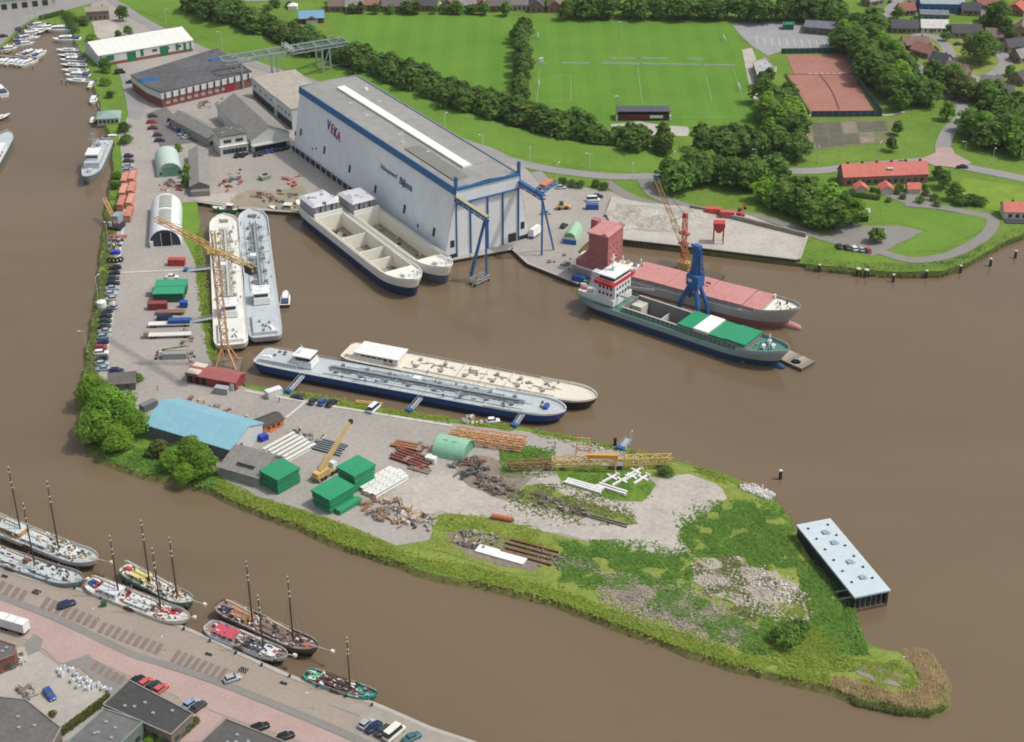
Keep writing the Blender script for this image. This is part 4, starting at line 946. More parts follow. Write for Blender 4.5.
def bulwark(t, lv, h, mat, th=.18, name='bulwark'):
    up = [(x * 1.002, hh, z + h) for x, hh, z in lv]; inn = [(x, max(0, hh - th), z + h) for x, hh, z in lv]; inb = [(x, max(0, hh - th), z) for x, hh, z in lv]
    m = MB(); skin(m, lv, up); skin(m, up, inn); skin(m, inn, inb); return m.build(name, mat, t)
def ship_at(name, label, cat, stern, bow, z, group=None):
    p, q, L, rz = axis(stern, bow, z); c = (p + q) / 2
    return thing(name, label, cat, (c.x, c.y, 0), rz, group), L
def winrow(t, x0, x1, y0, y1, z, n, w, h, mat=GLASS):
    """windows along a line on a deckhouse side (facing whichever way)"""
    a = math.atan2(y1 - y0, x1 - x0); m = MB(); m.box(0, 0, 0, w, .1, h, a); me = None
    for i in range(n):
        f = (i + .5) / n
        if me is None: o = m.build('window', mat, t); me = o.data
        else: o = link('window', me, mat, t)
        o.location = (x0 + (x1 - x0) * f, y0 + (y1 - y0) * f, z)

def tank_barge(label, stern, bow, B, hullm, bottomm, deckm, housem, house_x, piping, fb=3.0, seed=0, bowcol=None, aft_len=14, plain=False):
    t, L = ship_at('tank_barge', label, 'barge', stern, bow, fb)
    random.seed(seed); X = L / 2
    l0 = level(-.6, -X + 2.5, X - 3, B, 14, 2.2, 9, 2.2, .55); l1 = level(fb * .45, -X + .8, X - 1, B, 13, 2.4, 7, 2.4, .62); l2 = level(fb, -X, X, B + .1, 12, 2.6, 6, 2.6, .66, .5, sheer_s=.35)
    m = MB(); skin(m, l0, l1); m.build('lower_hull', bottomm, t, True)
    m = MB(); skin(m, l1, l2); m.build('upper_hull', hullm, t, True)
    m = MB(); lid(m, l2); dk = m.build('deck', deckm, t)
    bulwark(t, [(x, h, z) for x, h, z in l2[-12:]], .7, housem, .25, 'bow_bulwark')
    m = MB(); skin(m, [(x, h, z) for x, h, z in l2], [(x, h + .02, z + .25) for x, h, z in l2]); m.build('gunwale', housem, t)
    rail(t, l2, 1.0, 4, paint((190, 194, 194)))
    # raised tank deck, hatches and piping
    x0, x1 = house_x + aft_len * .6, X - 13
    m = MB(); m.box((x0 + x1) / 2, 0, fb, x1 - x0, B * .62, .45); m.build('tank_deck', deckm, dk)
    n = int((x1 - x0) / 8.5)
    for i in range(n):
        x = x0 + (i + .5) * (x1 - x0) / n
        for y in (-B * .2, B * .2):
            m = MB(); m.cyl(x + random.uniform(-.6, .6), y, fb + .45, .7, .8, 10); m.build('tank_hatch', piping[1], dk)
        m = MB(); m.box(x + 2.4, B * .1, fb + .45, 1.2, .8, .5); m.bar((x - 1.8, -B * .12, fb + .8), (x + .6, -B * .12, fb + .8), .3); m.build('valve', piping[0], dk)
    for y, z, w in () if plain else ((-.9, .95, .32), (-.3, .95, .32), (.3, .95, .26), (.9, .9, .2)):
        m = MB(); m.bar((x0 + .5, y, fb + z), (x1 - .5, y, fb + z), w, n=6); m.build('pipe', piping[2 if y < 0 else 0], dk)
    for x in (x0 + (x1 - x0) * .36, x0 + (x1 - x0) * .52, x0 + (x1 - x0) * .68):
        m = MB(); m.bar((x, -B * .42, fb + 1.1), (x, B * .42, fb + 1.1), .3, n=6); m.build('crossover_pipe', piping[0], dk)
    m = MB()                                             # fine pipework and valves, too small to tell apart
    for k in range(50 if plain else 150):
        x = random.uniform(x0, x1); y = random.uniform(-1.6, 1.6) if k % 3 else random.uniform(-.42, .42) * B
        if k % 2: m.bar((x, y, fb + .6), (x + random.uniform(.8, 3.5), y + random.uniform(-.2, .2), fb + .7), random.uniform(.12, .26))
        else: m.box(x, y, fb + .3, random.uniform(.25, .9), random.uniform(.2, .6), random.uniform(.3, 1.0))
    fp = m.build('fine_pipework', piping[1], dk); fp['kind'] = 'stuff'
    for k in range(0 if plain else 3):
        y = (-2.1, 1.5, 2.2)[k]; m = MB(); m.bar((x0 + 2 + k * 4, y, fb + 1.15), (x1 - 3 - k * 5, y, fb + 1.15), .22, n=6); m.build('pipe', piping[2], dk)
    if not plain: m = MB(); m.box((x0 + x1) / 2, -.15, fb + 1.55, x1 - x0 - 4, .9, .08); m.build('catwalk', piping[2], dk)
    m = MB(); m.box(x0 + (x1 - x0) * .45, B * .12, fb + .45, 2.6, 2.2, 1.6); m.build('pump_house', housem, dk)
    # deckhouse and wheelhouse aft
    m = MB(); m.box(-X + aft_len * .62, 0, fb, aft_len, B * .72, 1.5, 0, .99, .97); ac = m.build('aft_accommodation', deckm, t)
    if plain:
        m = MB(); m.box(house_x - 1, 0, fb + .3, 15, B * .62, 2.2, 0, .98, .96); wh = m.build('deckhouse', housem, t)
        m = MB(); m.box(house_x - 1, 0, fb + 2.5, 16, B * .72, .25); m.build('deckhouse_roof', WHITE, wh); winrow(wh, house_x - 7, house_x + 5, -B * .31 - .02, -B * .31 - .02, fb + 1.0, 6, 1.4, .9)
        return t
    m = MB(); m.box(house_x, 0, fb + .3, 7.5, B * .5, 2.3, 0, .94, .94); wh = m.build('wheelhouse', housem, t)
    m = MB(); m.box(house_x + .4, 0, fb + 2.6, 5.2, B * .4, 1.5); m.build('bridge_glazing', GLASS, wh)
    m = MB(); m.box(house_x + .2, 0, fb + 4.1, 6.6, B * .52, .3); m.build('wheelhouse_roof', WHITE, wh)
    m = MB(); m.bar((house_x - 1, 0, fb + 4.3), (house_x - 1, 0, fb + 7.5), .16); m.bar((house_x - 1, -1.2, fb + 6), (house_x - 1, 1.2, fb + 6), .2); m.build('radar_mast', WHITE, wh)
    for k in range(5):
        m = MB(); m.box(-X + 2.5 + random.uniform(0, 7), random.uniform(-2.5, 2.5), fb + 1.5, .9, .7, .6); m.build('deck_box', piping[1], ac)
    m = MB(); m.box(-X + 4, -B * .2, fb + 1.5, 3.6, 1.5, .7, .3, .7, .7); m.build('lifeboat', WHITE, ac)
    # bow gear
    for k in range(4):
        m = MB(); m.cyl(X - 4.5 - random.uniform(0, 4), random.uniform(-2.6, 2.6), fb + .3, .35, .7, 8); m.build('bollard', piping[1], dk)
    m = MB(); m.box(X - 6.5, 0, fb + .3, 1.6, 2.6, .9); m.bar((X - 6.5, -1.6, fb + 1), (X - 6.5, 1.6, fb + 1), .7, n=8); m.build('anchor_winch', bowcol or piping[1], dk)
    return t
GREYD = M('grey_deck_paint', (172, 182, 186), .6, .08, .2, rgb2=(190, 198, 200)); CREAMD = M('cream_deck_paint', (214, 208, 192), .65, .06, .2, rgb2=(226, 220, 204))
PALED = M('pale_deck_paint', (212, 212, 202), .65, .06, .2, rgb2=(224, 224, 214)); NAVY = paint((24, 34, 62)); DKB = paint((28, 30, 36)); BLU = paint((20, 72, 136))
PIPS = (paint((164, 172, 174)), paint((116, 124, 126)), paint((138, 148, 152)))
tank_barge('pale cream tank barge under the tower crane in the inner basin', (231.5, 346), (224, 216), 11.6, CREAM, DKB, PALED, WHITE, -108 / 2 + 24, (paint((196, 194, 182)), paint((150, 146, 132)), paint((186, 184, 174))), 3, 1)
tank_barge('light grey tank barge right of the cream one in the inner basin', (266, 338), (252, 211), 11.6, paint((180, 188, 192)), NAVY, GREYD, WHITE, -107 / 2 + 28, PIPS, 3, 2)
tb = tank_barge('blue-hulled tank barge moored at the gangways of the peninsula', (259, 356), (566, 412), 11.4, BLU, NAVY, GREYD, WHITE, -107 / 2 + 17, PIPS, 3.6, 3, paint((50, 84, 160)))
tank_barge('cream-decked tank barge lying behind the blue-hulled one', (346, 351), (597, 399), 11.4, DKB, DKB, CREAMD, CREAM, -88 / 2 + 14, (paint((190, 180, 158)), paint((160, 148, 130)), paint((200, 184, 160))), 3.2, 4, plain=True)

def open_hull(label, stern, bow, B, fb, lowm, upm, inner, split, tarp=True, bulk=(.36, .62, .74), seed=0):
    """bare new-built cargo hull with open holds"""
    t, L = ship_at('cargo_hull', label, 'ship', stern, bow, fb); X = L / 2
    l0 = level(-.8, -X + 3, X - 3.2, B * .98, 16, 1.9, 12, 2, .3); l1 = level(split, -X + 1, X - 1.6, B, 15, 1.9, 9, 2.2, .5, 1.0, sheer_s=.5); l2 = level(fb, -X, X, B + .1, 14, 2.1, 8, 2.4, .66, 2.0, sheer_s=1.0)
    m = MB(); skin(m, l0, l1); m.build('lower_hull', lowm, t, True)
    m = MB(); skin(m, l1, l2); m.build('upper_hull', upm, t, True)
    h0, h1, hw = -X + 19, X - 14.0, B / 2 - 1.0
    m = MB(); lid(m, l2, [(h0, h1, hw)]); dk = m.build('deck', inner, t)
    m = MB(); z0 = .4; zt = fb + .9
    for s in (-1, 1): m.box((h0 + h1) / 2, s * hw, z0, h1 - h0, .25, zt - z0)
    m.box(h0, 0, z0, .25, 2 * hw, zt - z0); m.box(h1, 0, z0, .25, 2 * hw, zt - z0); m.build('hold_wall', inner, t)
    m = MB(); m.box((h0 + h1) / 2, 0, z0 - .2, h1 - h0 - .3, 2 * hw - .3, .2); fl = m.build('hold_floor', M('hold_floor', (150, 142, 122), .8, .2, .4), t)
    for b in bulk:
        m = MB(); m.box(h0 + (h1 - h0) * b, 0, z0 + .02, .35, 2 * hw - .3, zt - z0 - (.8 if b < .7 else 2)); m.build('bulkhead', inner, t)
    random.seed(seed)
    for k in range(14):
        m = MB(); m.box(h0 + 3 + random.uniform(0, (h1 - h0) * .8), random.uniform(-hw + 1, hw - 1), z0 + .02, random.uniform(.6, 2.2), random.uniform(.5, 1.6), random.uniform(.3, 1.1), random.uniform(0, 3)); m.build('loose_gear', [RUST, BLACK, STEEL, inner][k % 4], fl)
    bulwark(t, l2, .9, upm)
    for k in range(7):
        m = MB(); m.cyl(X - 3.5 - (k % 4) * 1.5, ((k * 37) % 5 - 2) * 1.2, fb + 1.3, .4, 1.0 + .4 * (k % 3), 8); m.build('deck_fitting', WHITE, dk)
    for y in (-B * .22, B * .22):
        m = MB(); m.cyl(X - 4.5, y, fb + 1, .55, 2.6, 8); m.bar((X - 4.5, y, fb + 3), (X - 3, y, fb + 3.4), .7, n=6); m.build('vent_post', WHITE, dk)
    m = MB(); m.box(X - 6.5, 0, fb + .6, 3.0, 4.5, 1.6); m.build('winch_house', WHITE, dk)
    TG = M('grey_tarpaulin', (168, 166, 168), .8, .1, .5, bump=.6); TW = M('white_tarpaulin', (202, 204, 208), .7, .05, .4, bump=.5)
    m = MB(); m.box(-X + 10.5, 0, fb, 12.5, B * .82, 4.6, 0, .97, .97); wb = m.build('wrapped_deckhouse', TG, t)
    m = MB(); m.box(-X + 10.5, 0, fb + 4.6, 13.2, B * .88, .9, 0, .8, .75); m.build('white_cover', TW, wb)
    for k in range(5):
        m = MB(); m.box(-X + 17 , -B * .36 + k * B * .18, fb + .4, .4, .35, 4.0); m.build('scaffold_post', BLACK if k % 2 else STEEL, wb)
    m = MB(); m.box(-X + 18.4, 0, fb + .2, .5, B * .9, 2.2); m.build('breakwater', upm, dk)
    for k in range(12):
        m = MB(); m.box(-X + 4.5 + random.uniform(0, 12), random.uniform(-.36, .36) * B, fb + 4.9, random.uniform(.8, 2.6), random.uniform(.6, 1.8), random.uniform(.3, 1.1), random.uniform(0, 3), .8, .8); m.build('scaffold_bundle', [TG, STEEL, TW, paint((120, 118, 120))][k % 4], wb)
    return t
CRM2 = M('hold_primer', (228, 226, 210), .7, .05, .15, rgb2=(236, 234, 220))
open_hull('outer of two new cargo hulls beside the hall, navy below and white above', (308, 201), (417, 285.5), 13.4, 5.6, paint((30, 54, 96)), paint((236, 236, 230)), CRM2, 3.2, seed=5)
open_hull('inner of two new cargo hulls, grey below, against the hall quay', (345, 198), (449, 273), 12.4, 5.6, paint((92, 96, 112)), paint((236, 236, 230)), CRM2, 3.0, bulk=(.97,), seed=6)

def bulb(m, x, z, r, ln):
    n = 10; rows = []
    for i in range(9):
        a = math.pi * i / 16; rr = r * math.sin(math.pi / 2 - a) ** .6 if i < 8 else .02
        rows.append([(x + ln * math.sin(a), rr * math.cos(2 * math.pi * k / n), z + rr * math.sin(2 * math.pi * k / n)) for k in range(n)])
    rows.insert(0, [(x - 6, r * .8 * math.cos(2 * math.pi * k / n), z + r * .8 * math.sin(2 * math.pi * k / n)) for k in range(n)])
    m.ring(rows, True)

# ---- coaster with the open hold and green hatch covers
t, L = ship_at('coaster', 'coaster with blue hull, white bridge and green hatch covers, hold half open', 'ship', (585, 290), (790, 358), 4.6); X = L / 2; B = 14.0
TEAL = M('grey_teal_paint', (150, 172, 174), .5, .06, .2); NB = M('coaster_navy', (30, 66, 104), .45, .1, .15, rgb2=(38, 76, 116))
l0 = level(-1.0, -X + 6, X - 6, B * .94, 22, 1.7, 16, 1.8, .2); l1 = level(2.7, -X + 1.5, X - 3.5, B, 20, 1.9, 10, 2.1, .5); l2 = level(4.6, -X, X - .6, B + .1, 18, 2.1, 8, 2.4, .68, 2.4, sheer_s=1.2)
m = MB(); skin(m, l0, l1); m.build('lower_hull', NB, t, True)
m = MB(); skin(m, l1, l2); m.build('upper_hull', TEAL, t, True)
m = MB(); bulb(m, X - 7, .1, 1.7, 5.5); m.build('bulbous_bow', NB, t, True)
h0, h1, hw = -X + 19.5, X - 14, 5.2
m = MB(); lid(m, l2, [(h0, h1, hw)]); dk = m.build('deck', M('green_deck', (84, 132, 116), .7, .1, .3), t)
GREYH = M('hold_grey', (134, 130, 130), .8, .08, .2); m = MB(); zt = 6.3
for s in (-1, 1): m.box((h0 + h1) / 2, s * hw, .3, h1 - h0, .3, zt - .3)
m.box(h0, 0, .3, .3, 2 * hw, zt - .3); m.box(h1, 0, .3, .3, 2 * hw, zt - .3); m.build('hold_wall', GREYH, t)
m = MB()
for s in (-1, 1): m.box((h0 + h1) / 2, s * (hw + .28), zt - .25, h1 - h0, .55, .3)
m.build('coaming_rim', paint((190, 188, 176)), t)
for i in range(26):
    x = h0 + 1 + i * (h1 - h0 - 2) / 25
    for s in (-1, 1): m = MB(); m.box(x, s * (hw + .45), 4.6, .22, .55, 1.6); m.build('coaming_stay', TEAL, t)
m = MB(); m.box((h0 + h1) / 2, 0, .1, h1 - h0, 2 * hw, .2); m.build('hold_floor', GREYH, t)
m = MB(); m.box(h0 + 13, 0, .3, .4, 2 * hw, 3.2); m.build('grain_bulkhead', paint((206, 206, 196)), t)
m = MB(); m.box(h0 + 2.5, 2.0, .3, 4, 4.5, 4.8); m.build('pale_tween_wall', paint((206, 206, 186)), t)
for x, w, k in ((h1 - 23.0, 6.0, (18, 148, 100)), (h1 - 16.9, 5.8, (232, 232, 226)), (h1 - 10.8, 6.0, (18, 148, 100)), (h1 - 3.8, 7.9, (18, 148, 100))):
    m = MB(); m.box(x, 0, zt + .05 + (.35 if k[0] > 200 or w > 7 else 0), w, 2 * hw + 1.4, .8); m.build('hatch_cover', paint(k), t)
bulwark(t, l2[-11:], 1.1, TEAL, .2, 'bow_bulwark'); rail(t, l2, 1.1, 2.2, paint((96, 140, 132)), 0, .86)
for x, y in ((X - 9, -2), (X - 9, 2), (X - 6.5, 0)):
    m = MB(); m.cyl(x, y, 6.0, .6, 1.6, 8); m.bar((x, y - .9, 7), (x, y + .9, 7), 1.0, n=8); m.build('windlass', WHITE, dk)
m = MB(); m.bar((X - 8, 0, 6), (X - 8, 0, 11), .35); m.build('foremast', WHITE, dk)
for k in range(6): m = MB(); m.cyl(X - 12 + k, ((k * 7) % 5 - 2) * .9, 6, .3, .8, 6); m.build('bollard', paint((60, 150, 112)), dk)
# superstructure aft
sx = -X + 11.5
m = MB(); m.box(sx - 3, 0, 5.0, 15, B * .84, 2.4); sp = m.build('poop_house', WHITE, t)
m = MB(); m.box(sx + .6, 0, 7.4, 7.6, B * .72, 5.4); tw = m.build('accommodation', WHITE, t)
m = MB(); m.box(sx + .6, 0, 12.8, 7.8, B * .98, 1.3); m.build('red_bridge_band', paint((206, 40, 52)), tw)
m = MB(); m.box(sx + .8, 0, 14.1, 6.8, B * .74, .25); m.build('bridge_sill', WHITE, tw)
m = MB(); m.box(sx + .8, 0, 14.35, 6.2, B * .7, 1.4); m.build('bridge_glazing', GLASS, tw)
m = MB(); m.box(sx + .8, 0, 15.75, 7.0, B * .78, .4); m.build('bridge_roof', WHITE, tw)
m = MB(); m.bar((sx, 0, 16), (sx, 0, 22), .5); m.bar((sx, -2, 18.5), (sx, 2, 18.5), .25); m.bar((sx, -1.4, 20.5), (sx, 1.4, 20.5), .2); m.box(sx + .7, 0, 17.4, 1.2, 1.6, .5); m.build('radar_mast', WHITE, tw)
m = MB(); m.box(sx - 7.5, 1.5, 7.4, 3.4, 3.2, 5.4, 0, .85, .85); m.build('funnel', paint((196, 202, 206)), t)
for z in (8.4, 10.8):
    winrow(tw, sx + 4.45, sx + 4.45, -4.4, 4.4, z, 5, .8, 1.0); winrow(tw, sx - 2.6, sx + 3.6, -B * .36 - .03, -B * .36 - .03, z, 4, .8, 1.0)
for k, (x, y, c_) in enumerate(((-9, -4, (206, 120, 120)), (-8.5, 4.6, (206, 90, 60)), (-11, 0, (60, 150, 110)), (-6, -4.8, (190, 196, 198)), (-10.5, -2.5, (200, 200, 196)))):
    m = MB(); m.box(sx + x, y, 7.4, 2.2, 1.4, 1.1, .3, .8, .8); m.build('poop_gear', paint(c_), sp)
m = MB(); m.box(sx + 6.5, -3, 8.6, 4.5, .8, .5); m.truss((sx + 5, 2, 10), (sx + 14, 5.5, 10), .7, .7, 1.2, .15); m.build('stowed_gangway', STEEL, t)

# ---- coaster in primer: grey and red hull, pink hatch covers
t, L = ship_at('coaster', 'unfinished coaster with tall red deckhouse and pinkish red hatch covers', 'ship', (577, 258), (801, 316), 5.2); X = L / 2; B = 14.4
RED1 = M('red_primer', (170, 98, 98), .8, .1, .15, rgb2=(186, 114, 112)); PNK = M('hatch_primer', (188, 124, 120), .8, .06, .2, rgb2=(202, 140, 134)); GP = M('grey_primer', (166, 168, 164), .7, .08, .15)
l0 = level(-1.0, -X + 6, X - 5, B * .94, 22, 1.7, 16, 1.8, .2); l1 = level(2.2, -X + 2, X - 4, B, 20, 1.9, 10, 2.1, .5); l2 = level(5.2, -X, X - .6, B + .1, 18, 2.1, 8, 2.4, .68, 2.6, sheer_s=.8)
m = MB(); skin(m, l0, l1); m.build('lower_hull', M('red_bottom_paint', (164, 98, 96), .7, .1, .2), t, True)
m = MB(); skin(m, l1, l2); m.build('upper_hull', GP, t, True)
m = MB(); bulb(m, X - 6, .5, 1.6, 6.5); m.build('bulbous_bow', M('bulb_primer', (196, 136, 132), .7, .06, .2), t, True)
m = MB(); lid(m, l2); dk = m.build('deck', CRM2, t)
h0, h1 = -X + 25, X - 12
m = MB(); m.box((h0 + h1) / 2, 0, 5.2, h1 - h0, 11.6, 1.4); m.build('hatch_coaming', GP, t)
n = 7
for i in range(n):
    w = (h1 - h0) / n
    m = MB(); m.box(h0 + (i + .5) * w, 0, 6.6 + (i % 2) * .12, w - (.9 if i == n - 1 else .12), 13.6, .6); m.build('hatch_cover', PNK, t)
    for s in (-1, 1): m = MB(); m.box(h0 + (i + .5) * w, s * 6.2, 5.2, .3, .6, 1.3); m.build('coaming_stay', GP, t)
for x in (h1 - 24, h1 - 23): m = MB(); m.cyl(x, .5, 8.2, .4, .5, 8); m.build('lifting_lug', DARK, t)
bulwark(t, l2[-10:], 1.1, GP, .2, 'bow_bulwark'); rail(t, l2, 1.0, 3, STEEL, .25, .86)
for k in range(10): m = MB(); m.cyl(X - 3.5 - (k % 5) * 1.5, ((k * 17) % 7 - 3) * .9, 7, .35, .7 + .3 * (k % 3), 7); m.build('deck_fitting', [WHITE, CREAM, BLACK][k % 3], dk)
m = MB(); m.cyl(X - 12, 5, 6, .5, 2.2, 8); m.build('vent_post', CREAM, dk)
m = MB(); m.box(-X + 9, 0, 5.6, 12, 12.4, 2.6); m.build('poop_house', RED1, t)
m = MB(); m.box(-X + 11.8, 0, 8.2, 8.0, 11.4, 11.4); tw = m.build('deckhouse_tower', RED1, t)
m = MB(); m.box(-X + 11.8, 0, 19.6, 8.8, 13.0, .5); m.box(-X + 14.4, 0, 20.1, 2.6, 12.4, .7, 0, .5, 1); m.build('bridge_deck', PNK, tw)
m = MB(); m.box(-X + 6.2, 2.5, 8.2, 3.0, 3.0, 13.4, 0, .9, .9); m.build('funnel', RED1, t)
for k in range(4):
    for j in range(3): m = MB(); m.box(-X + 15.82, -4 + k * 2.6, 9.5 + j * 2.6, .12, .5, .6); m.build('porthole', M('deep_red', (96, 46, 46), .8), tw)
random.seed(9)
for k in range(22):
    m = MB(); x = -X + random.uniform(16, 27); m.box(x, random.uniform(-6, 6), 5.2, random.uniform(.5, 2), random.uniform(.5, 1.5), random.uniform(.4, 1.6), random.uniform(0, 3)); m.build('deck_clutter', [CREAM, paint((150, 140, 126)), RED1, STEEL, paint((86, 120, 160))][k % 5], dk)
for x, y in ((17, -4), (17, 4), (20, -6), (24, 5), (26, -3), (26, 3)):
    m = MB(); m.cyl(-X + x, y, 5.2, .35, 3.4, 7); m.build('vent_post', CREAM, dk)

# ---- work pontoon between the two coasters
p, q, L, rz = axis((640, 292), (808, 367), .5)
t = thing('work_pontoon', 'weathered plank-decked work pontoon between the coasters showing at their bows', 'pontoon', ((p.x + q.x) / 2, (p.y + q.y) / 2, 0), rz)
m = MB(); m.box(0, 0, -.6, L, 7.2, 1.7); m.build('float', paint((96, 88, 78)), t)
random.seed(4)
for i in range(44):
    m = MB(); m.box(-L / 2 + (i + .5) * L / 44, random.uniform(-.1, .1), 1.1, L / 44 - .12, 7.2, .14 + random.uniform(0, .05)); m.build('plank', [paint((158, 146, 128)), paint((140, 130, 114)), paint((172, 160, 142))][i % 3], t)
PONT = (p, q, L, rz)
cr = thing('rope_coil_heap', 'dark heap of tyres and ropes on the pontoon by the coaster bows', 'heap', G(796, 362, 1.3), 0)
for k in range(7):
    m = MB(); a = k * .9; m.cyl(math.cos(a) * 1.1, math.sin(a) * .9, .05 + .0 * k, .6, .35 + .08 * k, 8, .4); m.build('tyre', DARK, cr)

# ---- historic sailing vessels at the town quay
def sailing(label, stern, bow, B, hullm, stripe, deckm, masts, houses, fb=1.9, sprit=6, boom=None, clutter=(), gunw=None, seed=0):
    t, L = ship_at('sailing_barge', label, 'sailing ship', stern, bow, 1.2, 'traditional sailing vessels at the town quay'); X = L / 2; random.seed(seed)
    l0 = level(-.5, -X + 1.5, X - 2.5, B * .9, 9, 1.7, 5, 2.0, .2); l1 = level(fb * .7, -X + .4, X - .6, B, 8, 2.0, 4, 2.2, .35, .5); l2 = level(fb, -X, X, B + .05, 7.5, 2.1, 4, 2.2, .4, 1.3, sheer_s=.8)
    m = MB(); skin(m, l0, l1); m.build('lower_hull', hullm, t, True)
    m = MB(); skin(m, l1, l2); m.build('upper_strake', stripe, t, True)
    m = MB(); lid(m, l2); dk = m.build('deck', deckm, t)
    bulwark(t, l2, .45, gunw or stripe, .14); rail(t, l2, .9, 2.0, paint((196, 196, 190)), .08, .95)
    for (x, ln, w, h, c_, rc) in houses:
        m = MB(); m.box(x * L, 0, fb, ln, w, h, 0, .97, .92); hs = m.build('deckhouse', paint(c_), t)
        m = MB(); m.box(x * L, 0, fb + h, ln + .2, w + .2, .14); m.build('house_top', paint(rc), hs)
        for s in (-1, 1):
            for k in range(max(2, int(ln / 1.6))):
                m = MB(); m.box(x * L - ln / 2 + (k + .5) * ln / max(2, int(ln / 1.6)), s * w / 2 * .985, fb + h * .35, .6, .12, h * .38); m.build('porthole', GLASS, hs)
    for (x, h) in masts:
        m = MB(); z = fb; a, b = (x * L, 0, z), (x * L - h * .02, 0, z + h)
        m.cyl(x * L, 0, z, .24, h, 8, .12); ms = m.build('mast', M('dark_varnished_mast', (74, 58, 48), .6, .2, .5), t)
        for f in (.7, .78, .93):
            m = MB(); m.box(x * L, 0, z + h * f, .42, .42, .3); m.build('mast_band', paint((214, 206, 194)), ms)
        m = MB(); m.cyl(x * L, 0, z + h, .2, .4, 6, .1); m.build('truck', paint((214, 206, 194)), ms)
        m = MB()
        for s in (-1, 1):
            for d in (-1.2, 1.4): m.bar((x * L, 0, z + h * .74), (x * L + d, s * B * .47, fb + .5), .05)
        m.bar((x * L, 0, z + h * .95), (X + sprit * .8, 0, fb + 2.2), .05); m.build('rigging', M('rope', (112, 100, 86), .9), ms)
        m = MB(); bl = h * .48; m.bar((x * L - .5, .3, fb + 2.3), (x * L - bl, .3, fb + 2.9), .3, n=6); m.build('boom', paint((196, 182, 156)), ms)
        m = MB(); m.bar((x * L - .8, .3, fb + 2.7), (x * L - bl + 1, .3, fb + 3.2), .5, .45, n=6); m.build('furled_sail', paint(boom or (196, 184, 164)), ms)
    if sprit:
        m = MB(); m.bar((X - 2.5, 0, fb + 1.3), (X + sprit, 0, fb + 2.6), .3, n=6); bs = m.build('bowsprit', paint((196, 184, 160)), t)
        m = MB(); m.box(X + sprit - .6, 0, fb + 2.2, .9, .8, .7); m.build('furled_jib', paint((216, 208, 194)), bs)
    for s in (-1, 1):
        m = MB(); m.box(-.02 * L, s * (B / 2 + .2), fb - 1.2, 4.2, .25, 1.9, 0, .6, 1); m.build('leeboard', paint((96, 74, 60)), t)
    for (x, y, ln, w, h, c_) in clutter:
        m = MB(); m.box(x * L, y * B, fb + .02, ln, w, h, random.uniform(-.1, .1), .93, .93); m.build('deck_cargo', paint(c_), dk)
    for k in range(16):
        m = MB(); m.box(random.uniform(-.45, .42) * L, random.choice((-.36, .36)) * B, fb, random.uniform(.4, 1), random.uniform(.3, .6), random.uniform(.3, .6)); m.build('deck_locker', [WHITE, CREAM, paint((120, 96, 74)), BLACK][k % 4], dk)
    for c_ in ((96, 80, 66), (226, 224, 216), (60, 60, 64), random.choice(((170, 60, 50), (60, 90, 140), (200, 150, 90)))):   # ropes, lockers and gear too small to tell apart
        m = MB()
        for k in range(34):
            x = random.uniform(-.46, .42); m.box(x * L, random.uniform(-.38, .38) * B * (1 - max(0, x - .2)), fb + random.choice((.02, .7, 1.0)), random.uniform(.2, 1.3), random.uniform(.15, .5), random.uniform(.15, .5), random.uniform(-.4, .4))
        g_ = m.build('deck_gear', paint(c_), dk); g_['kind'] = 'stuff'
    for k in range(7):
        x = (-.4 + k * .13) * L; hh, z = at_level(l2, x)
        for s in (-1, 1): m = MB(); m.cyl(x, s * (hh + .2), .3, .22, .8, 7); m.build('fender', WHITE if k % 2 else DARK, t)
    return t
PALE2 = M('pale_teal_deck', (186, 200, 198), .7, .06, .3); WOODD = M('deck_planks', (164, 136, 112), .8, .12, .4, seams=(1, .5, .15)); GREYW = M('grey_deck_planks', (142, 122, 116), .8, .12, .4, seams=(1, .5, .15))
sailing('large pale two-masted sailing barge with orange wheelhouse, outer berth', (-16, 522), (98, 567), 7.2, paint((92, 82, 80)), paint((206, 200, 192)), PALE2, ((-.16, 22), (.17, 22)), ((-.22, 7.5, 4, 1.6, (212, 156, 66), (196, 206, 206)), (.0, 9, 4.4, .8, (196, 206, 204), (204, 212, 212)), (.27, 5, 4, .6, (196, 206, 204), (206, 212, 210))), 2.2, 6, None, ((.38, 0, 2.2, 1.6, .9, (206, 190, 160)), (-.44, .1, 3, 2, .8, (150, 66, 56)), (-.4, -.2, 2, 1, .6, (190, 90, 60))), seed=1)
sailing('grey-decked sailing barge moored directly at the quay, far left', (-40, 545), (84, 587), 6.6, paint((66, 74, 78)), paint((128, 140, 142)), GREYD, ((.12, 21), ), ((-.1, 9, 4, 1.0, (190, 200, 200), (188, 198, 198)), (.2, 7, 3.6, .5, (176, 190, 192), (184, 196, 198)), (.36, 5, 3.4, .4, (176, 196, 200), (190, 204, 208))), 1.9, 2.5, None, ((-.32, 0, 3, 3, 1.2, (212, 212, 206)), (.02, .2, 1.6, 1, .8, (150, 80, 64))), seed=2)
